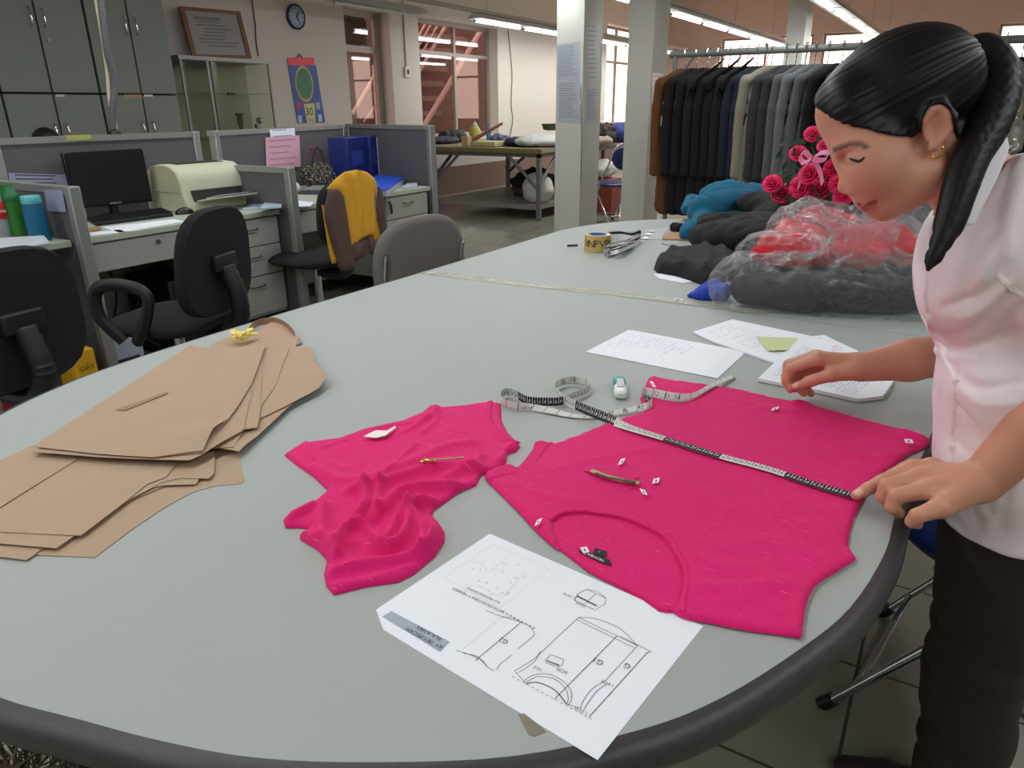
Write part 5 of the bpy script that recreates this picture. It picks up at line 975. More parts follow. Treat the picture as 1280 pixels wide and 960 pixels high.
# clock
p = X(370, 21, WL+.02); ck = thing('wall_clock', 'round wall clock with dark blue rim and pale face', 'clock', p); r = abs(X(370, 5, WL).z-X(370, 37, WL).z)/2
MB().lathe((WL+.001, p.y, p.z), [(r*.99, 0), (r, .01), (r, .03), (r*.9, .04), (r*.84, .03), (.001, .03)], 36, axis=(1, 0, 0)).build('rim', mat('dark blue rim', (44, 52, 74), .4), ck); MB().lathe((WL+.031, p.y, p.z), [(r*.84, 0), (r*.84, .002), (.001, .002)], 36, axis=(1, 0, 0)).build('clock_face', mat('clock face', (140, 160, 186), .4), ck)
for a, l, w_ in ((.5, .5, .012), (2.6, .7, .008)): MB().slab([(WL+.035, p.y-w_*cos(a), p.z+w_*sin(a)), (WL+.035, p.y+w_*cos(a), p.z-w_*sin(a)), (WL+.035, p.y+r*l*sin(a), p.z+r*l*cos(a))], Vector((1, 0, 0)), .002).build('clock_hand', m_black, ck, smooth=0)
tk = MB()
for i in range(12): a = i*pi/6; tk.box((WL+.034, p.y+r*.72*sin(a), p.z+r*.72*cos(a)), (.002, .008, .022), Matrix.Rotation(-a, 3, 'X'))
tk.build('hour_marks', m_black, ck, smooth=0)
# calendar
cl = thing('wall_calendar', 'blue wall calendar with red header and number 30 hanging on the wall', 'calendar', X(380, 150, WL+.02)); nn = Vector((1, 0, 0)); W1_ = WL+.004
Q = lambda u, v: X(200+u/4, v/4, W1_+.006)
MB().slab([X(200+u/4, v/4, W1_) for u, v in ((637, 288), (766, 288), (770, 326), (640, 326))], nn, .008).build('header', mat('red glossy card', (235, 40, 60), .4), cl, smooth=0)
MB().slab([X(200+u/4, v/4, W1_) for u, v in ((640, 328), (778, 325), (825, 612), (688, 616))], nn, .006).build('calendar_sheet', mat('blue calendar print', (44, 80, 160), .45, var=.35, vscale=14), cl, smooth=0)
MB().tube([Q(697, 270), Q(685, 290)], .006, 6).tube([Q(697, 270), Q(712, 290)], .006, 6).build('hanger', m_dark, cl)
c = Q(722, 420); rr = [(Vector((0, cos(t)*.14, sin(t)*.20))) for t in np.linspace(0, 2*pi, 25)[:-1]]
MB().slab([c+v for v in rr], nn, .0015).build('round_picture', mat('gold ring print', (196, 168, 60), .5), cl, smooth=0); MB().slab([c+v*.86+Vector((.0016, 0, 0)) for v in rr], nn, .0015).build('round_picture', mat('green picture', (60, 120, 90), .5, var=.8, vscale=20), cl, smooth=0)
MB().slab([Q(718, 520), Q(772, 515), Q(778, 612), Q(735, 615)], nn, .002).build('date_block', mat('pale yellow print', (206, 200, 130), .5), cl, smooth=0)
for u, v, cc in ((695, 530, (196, 60, 60)), (790, 530, (170, 170, 190)), (700, 595, (170, 190, 200)), (800, 590, (190, 200, 210))): MB().box(Q(u, v)+Vector((.001, 0, 0)), (.003, .06, .08)).build('small_picture', mat('pic%d' % u, cc, .5), cl, smooth=0)
text('date_lettering', '30', .13, Q(745, 560)+Vector((.003, 0, 0)), Vector((0, 1, 0)), UPV, mat('dark blue ink', (30, 50, 110), .5), cl); text('month_lettering', '2012', .05, Q(755, 600)+Vector((.003, 0, 0)), Vector((0, 1, 0)), UPV, mat('dark blue ink', (30, 50, 110), .5), cl)
# switch with conduit, wall wires
a, b = X(503, 20, WL), X(508, 88, WL); sw = thing('light_switch', 'white light switch with its conduit on the wall between door and window', 'switch', (WL+.02, b.y, b.z-.1))
MB().bb((WL, b.y-.02, b.z+.03), (WL+.02, b.y+.0, CEIL)).build('conduit', mat('switch grey', (180, 176, 168), .5), sw, smooth=0); MB().bb((WL, b.y-.06, b.z-.09), (WL+.03, b.y+.06, b.z+.05)).build('switch_plate', mat('switch white', (215, 212, 204), .4), sw, bevel=.006); MB().bb((WL+.03, b.y-.02, b.z-.05), (WL+.036, b.y+.02, b.z+.01)).build('rocker', m_dark, sw, smooth=0)
for pts, lab, m in ((((314, -5), (319, 30), (320, 50), (323, 70)), 'thin dark wire on the wall above the glass showcase', m_dark), (((635, 38), (640, 90), (639, 130), (641, 150), (637, 172)), 'thin dark wire hanging on the wall beside the tinted window', m_dark)):
    MB().tube(catmull([X(a, b, WL+.01) for a, b in pts], 5), .006, 6).build('wall_wire', m, None, label=lab, cat='wire')
# papers taped to the pillars
def taped(pix, pl, axis, label, n, m=None):
    f = X if axis == 'x' else Y; q = [f(a, b, pl) for a, b in pix]; nn = Vector((1, 0, 0)) if axis == 'x' else Vector((0, -1, 0)); o = thing('taped_notice', label, 'notice', (q[2]+q[3])/2)
    MB().slab(q, nn, .001).build('sheet', m or mat('notice paper', (180, 186, 194), .35), o, smooth=0); mb = MB(); random.seed(n)
    for i in range(n):
        v = .08+.84*i/n; a = q[0]*(1-v)+q[3]*v+nn*.0016; b = q[1]*(1-v)+q[2]*v+nn*.0016; f1 = random.uniform(.6, .92); mb.strip([a*.92+b*.08, a*(1-f1)+b*f1], .007, nn)
    mb.build('printed_text', mat('notice ink', (140, 146, 156), .6), o, smooth=0)
s4 = lambda *p: [(480+u/4, v/4) for u, v in p]
taped(s4((862, 222), (978, 205), (982, 398), (866, 402)), P1[2]-.001, 'y', 'upper printed notice taped to the pillar nearest the work table', 16); taped(s4((868, 405), (984, 398), (988, 618), (870, 612)), P1[2]-.001, 'y', 'lower printed notice taped to the pillar nearest the work table', 16)
taped(s4((1010, 100), (1078, 110), (1076, 430), (1012, 436)), P1[1]+.001, 'x', 'tall pale notice taped to the side face of the same pillar', 12, mat('pale notice', (186, 190, 192), .3)); taped(s4((1012, 438), (1074, 434), (1070, 620), (1010, 615)), P1[1]+.001, 'x', 'lower pale notice taped to the side face of the pillar', 12)
taped([(815.5, 91), (828.5, 92), (826.5, 137), (814.5, 138)], P2[1]+.001, 'x', 'narrow white notice with red line on the pillar beside the jackets', 6, mat('white notice', (214, 216, 214), .35))
for z_ in (2.0, 1.85, 1.6, 1.5, 1.3): MB().slab([Vector((P1[1]-.03, P1[2]-.0015, z_)), Vector((P1[1]+.0015, P1[2]-.0015, z_)), Vector((P1[1]+.0015, P1[2]-.0015, z_+.05)), Vector((P1[1]-.03, P1[2]-.0015, z_+.05))], Vector((0, -1, 0)), .001).build('adhesive_tape', mat('shiny clear tape', (214, 218, 216), .08), None, smooth=0, label='shiny clear tape patch on the corner of the pillar with notices', cat='tape', group='tape patches on the pillar corner')
MB().tube([X(726, 110, P1[1]+.01), X(727, 180, P1[1]+.01), X(726, 232, P1[1]+.01)], .003, 6).build('wall_wire', m_dark, None, label='thin dark string hanging down the pillar with notices', cat='wire')
# ============================================================ FAR WORK TABLE
WT = .83; m_wt = mat('worn plywood table', (140, 130, 104), .6, var=.15, vscale=6); m_steel = mat('painted steel leg', (104, 108, 106), .5)
wt = thing('cutting_table', 'long worn cutting table with braced steel legs by the window wall', 'table', (-5, 9, 0)); c0 = Z(533, 184, WT); c1 = Z(678, 186, WT)
x0, x1, y0, y1 = min(c0.x, -5.85), c1.x, 7.55, 11.6; xt = -6.5
MB().bb((xt, y0, WT-.05), (x1, y1, WT)).build('tabletop', m_wt, wt, smooth=0); MB().bb((xt-.004, y0-.012, WT-.055), (x1+.012, y0, WT-.012)).build('table_edge', mat('yellowed wood edge', (120, 112, 60), .6, var=.2), wt, smooth=0)
MB().bb((xt, y0+.03, WT-.1), (x1-.03, y0+.07, WT-.05)).build('frame_rail', m_steel, wt, smooth=0); MB().bb((x1-.07, y0+.03, WT-.1), (x1-.03, y1, WT-.05)).build('frame_rail', m_steel, wt, smooth=0)
MB().bb((x0+.05, y0+.1, .12), (x1-.1, y1-.1, .17)).build('lower_shelf', mat('shelf board', (140, 132, 126), .5, var=.1), wt, smooth=0)
legs = [(x0+.05, y0+.05), (x1-.05, y0+.05), (x0+.05, 9.4), (x1-.05, 9.4), (x0+.05, y1-.1), (x1-.05, y1-.1)]
for lx, ly in legs: MB().bb((lx-.025, ly-.025, 0), (lx+.025, ly+.025, WT-.1)).build('leg', m_steel, wt, smooth=0)
for a, b in (((x0+.05, y0+.05, .40), (x0+.45, y0+.05, WT-.08)), ((x1-.05, y0+.05, .36), (x1-.48, y0+.05, WT-.08)), ((x0+.05, y0+.05, .45), (x0+.05, y0+.5, WT-.08)), ((x1-.05, y0+.05, .4), (x1-.05, y0+.5, WT-.08)), ((x0+.05, 9.4, .38), (x0+.5, 9.4, WT-.08)), ((x1-.05, 9.4, .38), (x1-.05, 9.85, WT-.08))): MB().tube([a, b], .022, 6).build('brace', m_steel, wt, smooth=60)
def blob(name, px, py, size, m, label, cat, seed=0, y=None, z=WT+.001, amp=.35, fr=14, kind=None):
    p = Z(px, py, z) if y is None else Y(px, py, y); p.z = z; r = max(size); s = SDF(np.array(p)-[r*1.3, r*1.3, .01], np.array(p)+[r*1.3, r*1.3, size[2]*2.4], max(size)/26)
    s.ell(np.array(p)+[0, 0, size[2]*.8], size, k=.01)
    a, q = s.mesh(); nn_ = vnormals(a, q); a = a+nn_*(nz(a, fr, seed)*min(size)*amp)[:, None]; a[:, 2] = np.maximum(a[:, 2], z)
    return meshobj(name, a, q, m, None, smooth=180, label=label, cat=cat, kind=kind)
blob('cloth_pile', 552, 180, (.22, .3, .05), mat('dark blue mixed cloth', (60, 66, 84), .8, var=.7, vscale=20), 'pile of dark blue cloth on the near corner of the cutting table', 'cloth', 1, y=8.2)
blob('cloth_pile', 566, 176, (.16, .25, .09), mat('black white cloth', (50, 48, 52), .8, var=.9, vscale=30), 'bundle of black and white cloth behind the dark blue cloth', 'cloth', 2, y=8.6)
p = Y(594, 168, 8.8); jg = thing('plastic_jug', 'yellow jug with white cap on the cutting table', 'jug', (p.x, p.y, WT)); MB().lathe((p.x, p.y, WT+.001), [(.001, 0), (.075, .003), (.08, .05), (.08, .15), (.05, .2), (.03, .21)], 20).build('jug_body', mat('yellow jug', (190, 186, 90), .4, var=.2), jg); MB().lathe((p.x, p.y, WT+.21), [(.035, 0), (.035, .03), (.012, .04), (.01, .07), (.001, .07)], 16).build('cap', m_wht, jg)
p = Y(611, 160, 9.4); MB().lathe((p.x, p.y, WT+.001), [(.001, 0), (.04, .003), (.04, .14), (.015, .18), (.015, .22), (.001, .22)], 16).build('spray_bottle', mat('cyan bottle', (60, 130, 160), .4), None, label='small blue bottle at the far edge of the tinted window', cat='bottle')
a, b = Y(590, 178, 7.9), Y(627, 156, 8.3); MB().slab([a, a+Vector((0, 0, .05)), b+Vector((0, 0, .03)), b], Vector((0, 1, 0)), .03).build('wooden_board', mat('red brown wood', (120, 74, 60), .5), None, smooth=0, label='reddish wooden board leaning up among the clutter of the cutting table', cat='board')
MB().box(Y(583, 176, 7.75), (.09, .12, .11), .2).build('carton', mat('tan carton', (180, 150, 110), .6), None, bevel=.004, label='small tan and white carton beside the reddish board', cat='box')
sh_ = thing('sewing_box', 'pale yellow tray of sewing things beside the reddish board', 'tray', Y(608, 178, 7.8)); pz = Y(608, 178, 7.8); MB().slab([(pz.x-.18, 7.7, WT+.001), (pz.x+.2, 7.68, WT+.001), (pz.x+.22, 8.0, WT+.001), (pz.x-.12, 8.05, WT+.001)], UPV, .06).build('tray_body', mat('pale yellow plastic', (190, 184, 130), .5, var=.3, vscale=20), sh_, bevel=.01)
blob('sewing_machine_part', 625, 172, (.14, .14, .07), mat('blue grey clutter', (90, 100, 130), .6, var=.6, vscale=25), 'blue grey tool bundle behind the pale yellow tray', 'tool', 4, y=8.4)
blob('navy_cloth', 645, 176, (.12, .2, .06), mat('navy cloth', (36, 40, 70), .85), 'small navy cloth bundle on the cutting table beside the white sheets', 'cloth', 5, y=8.0)
blob('white_cloth_pile', 678, 178, (.32, .4, .075), mat('white cloth', (214, 214, 210), .8), 'heap of white sheets on the cutting table behind the pillar', 'cloth', 6, y=8.1, amp=.2)
p = Y(688, 166, 9.5); MB().lathe((p.x, p.y, WT+.14), [(.05, 0), (.10, .01), (.13, .09), (.12, .09), (.09, .02), (.001, .02)], 20).build('green_basket', mat('dark green basket', (70, 84, 56), .6), None, label='dark green basket on the heap beside the pillar', cat='basket')
blob('dark_bag', 757, 160, (.2, .2, .14), mat('dark brown bag', (60, 48, 44), .7, var=.5, vscale=14), 'dark brown bag on the cutting table between the two pillars', 'bag', 7, y=9.2)
blob('beige_cloth', 752, 164, (.14, .2, .06), mat('beige cloth', (160, 148, 130), .8), 'beige cloth on the cutting table beside the dark brown bag', 'cloth', 8, y=8.6); blob('blue_cloth_heap', 778, 165, (.26, .25, .14), mat('blue cloth heap', (50, 66, 130), .8), 'rounded blue cloth heap on the cutting table between the pillars', 'cloth', 9, y=9.4, amp=.12)
# under the cutting table
ws = blob('white_sack', 672, 250, (.20, .18, .20), mat('white sack', (206, 204, 198), .6), 'white plastic sack on the lower shelf of the cutting table', 'sack', 10, y=7.95, z=.172, amp=.1, fr=8)
blob('dark_cloth_heap', 668, 225, (.3, .3, .18), mat('dark heap', (38, 34, 34), .9, var=.5), 'dark heap of cloth on the lower shelf behind the white sack', 'cloth', 11, y=8.7, z=.172)
blob('twig_basket', 650, 238, (.11, .11, .09), mat('brown basket', (90, 66, 48), .8, var=.5, vscale=40), 'small brown basket on the lower shelf beside the white sack', 'basket', 12, y=8.5, z=.172)
blob('white_bag', 755, 215, (.14, .16, .12), mat('white sack', (206, 204, 198), .6), 'white plastic bag under the cutting table seen between the pillars', 'bag', 13, y=8.6, z=.45, amp=.2)
MB().box((Y(757, 235, 8.6).x, 8.6, .22), (.3, .3, .44)).build('red_crate', mat('red brown crate', (130, 50, 40), .6), None, bevel=.01, label='red crate under the white plastic bag between the pillars', cat='crate')
# ============================================================ FOLDING CHAIRS
m_bluev = mat('navy vinyl', (24, 40, 96), .35)
def folding_chair(loc, rz, label):
    t = thing('folding_chair', label, 'chair', (loc[0], loc[1], 0), rz); K = dict(local=True)
    s = SDF((-.26, -.26, .40), (.26, .26, .50), .008); s.ell((0.0, 0, .45), (.225, .215, .036), k=.01); p, q = s.mesh(); meshobj('seat', p, q, m_bluev, t, smooth=180, **K)
    s = SDF((-.36, -.24, .58), (-.12, .24, .92), .008); s.ell((-.235, 0, .74), (.022, .19, .13), rot=[[cos(.15), 0, sin(.15)], [0, 1, 0], [-sin(.15), 0, cos(.15)]], k=.01); p, q = s.mesh(); meshobj('backrest', p, q, m_bluev, t, smooth=180, **K)
    MB().tube(catmull([(.24, -.21, .012), (.0, -.21, .38), (-.20, -.21, .66), (-.27, -.19, .83), (-.28, -.1, .89), (-.28, .1, .89), (-.27, .19, .83), (-.20, .21, .66), (0, .21, .38), (.24, .21, .012)], 5), .0115, 10).build('back_frame', m_chrome, t, **K)
    for sy in (-1, 1):
        lg = MB().tube([(-.24, sy*.18, .012), (.10, sy*.18, .43)], .0105, 10).build('leg', m_chrome, t, **K); MB().cyl((-.245, sy*.18, 0), (-.225, sy*.18, .03), .016, n=12).build('rubber_foot', m_dark, lg, **K)
        MB().cyl((.25, sy*.21, 0), (.228, sy*.21, .03), .016, n=12).build('rubber_foot', m_dark, t, **K)
    MB().tube([(-.17, -.18, .10), (-.17, .18, .10)], .009, 8).build('crossbar', m_chrome, t, **K); MB().tube([(.19, -.21, .09), (.19, .21, .09)], .009, 8).build('crossbar', m_chrome, t, **K)
    return t
p = Y(768, 255, 7.9); folding_chair((p.x-.02, 7.85), radians(150), 'chrome folding chair with navy seat between the two pillars')
# ============================================================ RACK OF JACKETS
RY, RZ = 6.62, 1.70; ra, rb = Y(838, 68, RY), Y(1300, 48, RY); m_pipe = mat('grey painted pipe', (120, 128, 122), .4)
rk = thing('clothes_rack', 'grey pipe clothes rack carrying dark suit jackets', 'rack', ((ra.x+1.5)/2, RY, 0)); RX0, RX1 = ra.x, 1.6
MB().tube([(RX0, RY, RZ), (RX1, RY, RZ)], .028, 12).build('hanging_rail', m_pipe, rk)
for x_ in (RX0+.05, RX1-.05):
    MB().tube([(x_, RY, .1), (x_, RY, RZ)], .022, 10).build('upright', m_pipe, rk); MB().tube([(x_, RY-.35, .07), (x_, RY+.35, .07)], .02, 8).build('foot', m_pipe, rk)
    MB().tube([(x_, RY, RZ-.25), (x_+(.18 if x_ < 0 else -.18), RY, RZ)], .012, 8).build('brace', m_pipe, rk)
    for s_ in (-1, 1): MB().cyl((x_-.015, RY+s_*.33, .03), (x_+.015, RY+s_*.33, .03), .03, n=12).build('caster', m_dark, rk)
PR = {}
def jacket(x, ang, m, label, hang=True, L=1.2, ksh=1.0):
    t = thing('suit_jacket', label, 'jacket', (x, RY, RZ), ang, 'jackets on the pipe rack')
    key = (m.name, L)
    if key not in PR:
        v = .013; s = SDF((-.30, -.09, -L-.2), (.30, .09, -.02), v)
        s.cap((-.05, 0, -.15), (-.215, 0, -.235), .035, .04, .03); s.cap((.05, 0, -.15), (.215, 0, -.235), .035, .04, .03)
        s.cap((-.09, 0, -.24), (-.12, 0, -L-.08), .08, .09, .05, flat=((0, 1, 0), .29)); s.cap((.09, 0, -.24), (.12, 0, -L-.08), .08, .09, .05, flat=((0, 1, 0), .29)); s.cap((0, 0, -.22), (0, 0, -L-.08), .09, .10, .05, flat=((0, 1, 0), .27))
        for sx in (-1, 1): s.chain([(sx*.225, 0, -.24), (sx*.25, .004, -.45), (sx*.24, .006, -.98)], [.045, .045, .040], .04, flat=((0, 1, 0), .5))
        s.cap((-.05, .0, -.15), (.05, .0, -.15), .03, .03, .02); p, q = s.mesh(); p = p+vnormals(p, q)*(nz(p*np.array([1, 1, .25]), 16, 3)*.007)[:, None]
        me_o = meshobj('jacket_body', p, q, m, t, smooth=180, local=True); PR[key] = me_o.data
    else:
        o = bpy.data.objects.new('jacket_body', PR[key]); COL.objects.link(o); o.parent = t
    if 'lapel' not in PR:
        o = MB().slab([(-.06, -.055, -.13), (-.01, -.07, -.45), (-.10, -.068, -.27)], Vector((0, -1, 0)), .006).slab([(.06, -.055, -.13), (.01, -.07, -.45), (.10, -.068, -.27)], Vector((0, -1, 0)), .006).build('lapel', m, t, local=True); PR['lapel'] = 1
    hk = MB(); hk.tube(catmull([Matrix.Rotation(-ang, 3, 'Z')@Vector(v_) for v_ in ((0, 0, -.13), (0, 0, -.06), (.0, .032, -.03), (0, .042, .01), (0, .02, .044), (0, -.026, .040), (0, -.042, .004))], 5), .0045, 6)
    hk.build('hanger_hook', m_chrome, t, local=True); MB().tube([(-.19, 0, -.19), (0, 0, -.125), (.19, 0, -.19)], [.016, .012, .016], 8, flat=.8).build('hanger', m_glossb, t, local=True)
    return t
m_glossb = mat('gloss black hanger', (14, 14, 16), .15); JC = {n: fabric('suit '+n, c, rough=.9, var=.08, bump=.1) for n, c in (('tobacco', (100, 62, 24)), ('black', (20, 20, 23)), ('ink', (14, 14, 18)), ('navy', (24, 30, 48)), ('charcoal', (52, 52, 55)), ('grey', (92, 93, 95)), ('light grey', (112, 114, 117)), ('beige', (140, 134, 118)))}
seq = [('tobacco', 858), ('ink', 872), ('ink', 886), ('black', 899), ('ink', 912), ('ink', 924), ('black', 935), ('navy', 948), ('navy', 960), ('beige', 966), ('charcoal', 984), ('charcoal', 996), ('grey', 1008), ('light grey', 1020), ('grey', 1036), ('ink', 1054), ('black', 1075), ('charcoal', 1098), ('ink', 1120), ('black', 1142), ('navy', 1165), ('black', 1188), ('ink', 1210), ('black', 1232), ('charcoal', 1255), ('ink', 1278)]
for i, (n, px) in enumerate(seq):
    p = Y(px, 66, RY); lab = {'tobacco': 'tobacco brown jacket, first on the rack beside the pillar', 'beige': 'pale beige jacket between navy and charcoal jackets on the rack', 'light grey': 'lightest grey jacket on the pipe rack, nearest the bent forehead'}.get(n, n.replace('ink', 'deep black')+' suit jacket hanging among others on the pipe rack')
    if lab.endswith('rack') and n not in ('tobacco', 'beige'):
        if px < 1040: lab = n.replace('ink', 'deep black')+' suit jacket on the stretch of rack between pillar and woman'
        else: lab = n.replace('ink', 'deep black')+' suit jacket on the stretch of rack behind the woman'
    jacket(p.x, radians(44+random.uniform(-1.5, 1.5)), JC[n], lab)
# bare black hangers hooked over the jackets
for i, px in enumerate((905, 925, 942)):
    p = Y(px, 66, RY-.02); d = Vector((-.62, -.78, 0)).normalized(); hg = thing('coat_hanger', 'empty glossy black hanger hooked on the rack among the dark jackets', 'hanger', (p.x, RY, RZ), 0, 'empty black hangers'); c = Vector((p.x, RY, RZ))
    MB().tube(catmull([c+Vector((0, 0, -.05)), c+Vector((0, .018, -.015)), c+Vector((0, .032, .015)), c+Vector((0, .018, .041)), c+Vector((0, -.02, .036))], 5), .004, 6).build('hanger_hook', m_chrome, hg)
    MB().tube(catmull([c+d*.30+Vector((0, 0, -.30)), c+d*.22+Vector((0, 0, -.20)), c+d*.08+Vector((0, 0, -.11)), c+Vector((0, 0, -.05))], 5), [.03, .03, .028, .026, .024, .024, .022, .02, .02, .018, .018, .016, .016, .014, .012, .01][:16], 10, flat=.6).build('hanger_arm', m_glossb, hg)
# plastic covered light garment behind the head
p = Y(1262, 110, RY-.25); s = SDF((p.x-.2, RY-.5, .9), (p.x+.25, RY-.1, 1.62), .015); s.cap((p.x, RY-.3, 1.5), (p.x+.03, RY-.3, 1.0), .07, .12, .02, flat=((0, 1, 0), .5)); a, q = s.mesh(); a = a+vnormals(a, q)*(nz(a, 18)*.03)[:, None]
meshobj('garment_bag', a, q, mat('silver plastic', (170, 168, 164), .12, metal=.35), None, smooth=180, label='shiny clear plastic covered garment hanging behind the ponytail', cat='garment bag')
# ============================================================ THINGS ON THE FAR TABLE HALF
def Rz(a): return [[cos(a), -sin(a), 0], [sin(a), cos(a), 0], [0, 0, 1]]
p = Z(741, 315, TZ); tr = thing('tape_roll', 'yellowish roll of packing tape with black letters standing flat on the far table', 'tape', (p.x, p.y+.02, TZ)); rr = .038*1.35; c = Vector((p.x, p.y+.04, TZ+.001)); H_ = .062
MB().lathe(c, [(rr*.72, 0), (rr, 0), (rr, H_), (rr*.72, H_), (rr*.72, 0)], 36).build('tape_coil', mat('tan packing tape', (196, 166, 96), .3), tr, smooth=40); MB().lathe(c, [(rr*.62, 0), (rr*.72, 0), (rr*.72, H_+.001), (rr*.62, H_+.001), (rr*.62, 0)], 36).build('core', mat('white blue core', (90, 130, 190), .6, var=.5, vscale=50), tr, smooth=40)
for i, ch in enumerate('VNPVPVN'):
    a = -pi/2-YAW*0+.55-(.45*(-i))+.0; a = atan2(-c.y, -c.x)+(-.9+.42*i); d = Vector((cos(a), sin(a), 0)); text('printed_lettering', ch, .040, c+d*(rr+.0006)+Vector((0, 0, H_/2)), Vector((-sin(a), cos(a), 0)), UPV, mat('tape ink', (60, 46, 22), .5), tr)
MB().tube([Z(709, 307, TZ+.004), Z(722, 306.5, TZ+.004)], .004, 6).build('pencil_stub', m_dark, None, label='short dark pin lying beside the packing tape roll', cat='pin')
m_bwr = mat('striped ribbon', (226, 226, 226), .5); nt, b = nodes_of(m_bwr); at = nt.nodes.new('ShaderNodeAttribute'); at.attribute_name = 'luv'; sp2 = nt.nodes.new('ShaderNodeSeparateXYZ'); nt.links.new(at.outputs['Vector'], sp2.inputs[0]); g1 = nt.nodes.new('ShaderNodeMath'); g1.operation = 'COMPARE'; g1.inputs[1].default_value = .75; g1.inputs[2].default_value = .12; nt.links.new(sp2.outputs['Y'], g1.inputs[0])
mx = nt.nodes.new('ShaderNodeMix'); mx.data_type = 'RGBA'; mx.inputs[6].default_value = (*lin((226, 226, 226)), 1); mx.inputs[7].default_value = (*lin((20, 20, 22)), 1); nt.links.new(g1.outputs[0], mx.inputs[0]); nt.links.new(mx.outputs[2], b.inputs['Base Color'])
rbn = thing('ribbon_bundle', 'bundle of black and white striped ribbon beside the packing tape roll', 'ribbon', Z(780, 305, TZ))
ribbon('ribbon', [Z(759, 303, TZ+.025), Z(759, 296, TZ+.03), Z(775, 294, TZ+.03), Z(790, 296, TZ+.03), Z(800, 293, TZ+.03), Z(799, 300, TZ+.02), Z(786, 306, TZ+.015), Z(770, 312, TZ+.014), Z(756, 315, TZ+.013)], [UPV]*5+[UPV+Vector((0, .4, 0))]*4, m_bwr, rbn, width=.042)
for i in range(5):
    o_ = i*.006; ribbon('ribbon', [Z(754+i, 312, TZ+.012+o_), Z(765, 306+i, TZ+.02), Z(782+i, 303+i, TZ+.018+o_*.5), Z(792, 299+i*1.5, TZ+.015), Z(775, 312, TZ+.01+o_), Z(760, 318-i*.6, TZ+.012)], [UPV+Vector((.3*(i % 2), .4, 0))]*6, m_bwr, rbn, width=.024)
lr = thing('ribbon_piece', 'loose white ribbon piece with black squares lying on the far table', 'ribbon', Z(812, 292, TZ)); MB().slab([Z(a, b, TZ+.001) for a, b in ((801, 301), (806, 301), (818, 289), (813, 288))], UPV, .001).build('ribbon', m_wpap, lr, smooth=0)
for u in (.12, .5, .85): a = Vector(Z(803.5, 301, TZ+.0022)).lerp(Z(815.5, 288.5, TZ+.0022), u); MB().box(a, (.024, .022, .001), .9).build('black_square', m_black, lr, smooth=0)
# cloth heaps by signed distance with folds
def heap(name, parts, m, label, cat, z=TZ, vox=.006, fold=(14, .008), parent=None, lo=None, hi=None, group=None, stretch=(1, 1, 1), seed=0):
    P = np.array([np.array(q[0]) for q in parts]+[np.array(q[1]) for q in parts if q[-1] == 'c']); R = max(max(q[2]) if q[-1] == 'c' else max(np.ravel(q[1])) for q in parts)
    l_, h_ = P.min(0)-R-.02, P.max(0)+R+.02; l_[2] = z-.01; s = SDF(l_, h_, vox)
    for q in parts:
        if q[-1] == 'c': s.cap(q[0], q[1], q[2][0], q[2][1], q[3], flat=q[4] if len(q) > 5 else None)
        else: s.ell(q[0], q[1], rot=q[3], k=q[2])
    p, f = s.mesh(); n_ = vnormals(p, f); w = nz(p*np.array(stretch), fold[0], seed); w = 1-2*np.abs(w)*1.6; w += .55*(1-2*np.abs(nz(p*np.array(stretch)[::-1], fold[0]*2.6, seed+11))*1.8); p = p+n_*(w*fold[1])[:, None]; p = relax(p, f, 1); p[:, 2] = np.maximum(p[:, 2], z+.0008)
    return meshobj(name, p, f, m, parent, smooth=180, label=label, cat=cat, group=group)
def T(px, py, up=0): v = Z(px, py, TZ); v.z += up; return np.array(v)
E0 = None
m_blk = fabric('black fleece', (15, 15, 18), rough=.95); m_blk2 = fabric('soft black cloth', (22, 22, 25), rough=.95); m_teal = fabric('teal fleece', (10, 92, 122), rough=.95); m_royal = fabric('royal blue cloth', (26, 60, 176), rough=.8)
# folded black garment near the seam
def h_fold(P, d):
    return ridge(P, [([(835, 322), (850, 330), (852, 345)], .012, .02), ([(880, 320), (885, 335), (880, 352)], .016, .016), ([(900, 325), (905, 345)], .02, .02), ([(825, 330), (850, 340), (880, 350)], .006, .012)])*np.clip(d/.02, 0, 1)+nz(P, 10, 3)*.004
cushion('folded_garment', zlist([(817, 337), (822, 342), (850, 347), (870, 354), (882, 358), (915, 352), (930, 330), (900, 318), (860, 317), (835, 320), (820, 329)], TZ), h_fold, TZ+.0012, m_blk2, None, step=.007, edge=.035, thick=.040, label='folded black garment lying nearest the seam, beside the plastic bag', cat='garment')
sheetz2 = lambda name, pix, z, label, m, t=.001, cat='paper': (lambda o: (MB().slab([Z(a, b, z) for a, b in pix], UPV, t).build('sheet', m, o, smooth=0), o)[1])(thing(name, label, cat, Z(*np.mean(pix, 0), z)))
sheetz2('paper_sheet', ((817, 342), (835, 343), (865, 352), (855, 354), (824, 348)), TZ+.0004, 'white paper slip poking out under the folded black garment', m_wpap)
heap('blue_cloth', [(T(872, 374, .012), T(900, 374, .02), (.016, .03), .02, 'c'), (T(862, 372, .006), T(890, 368, .02), (.008, .03), .02, 'c')], m_royal, 'royal blue cloth corner showing between black garment and plastic bag', 'cloth', vox=.004, fold=(20, .003))
for i, (pix, m, lab) in enumerate((([(828, 300), (832, 292), (905, 293), (905, 302)], mat('brown card', (170, 130, 84), .7), 'brown card folder under the teal and black garments'), ([(826, 305), (890, 304), (900, 314), (895, 318)], mat('grey card', (150, 152, 150), .6), 'grey card lying between the brown folder and the black garment'))):
    sheetz2('card_folder', pix, TZ+.0006+i*.0, lab, m, .006 if i == 0 else .003, 'folder')
sheetz2('paper_sheet', ((805, 287), (835, 284), (826, 300), (808, 299)), TZ+.0006, 'pale translucent paper between striped ribbon and teal garment', mat('translucent paper', (190, 192, 190), .3))
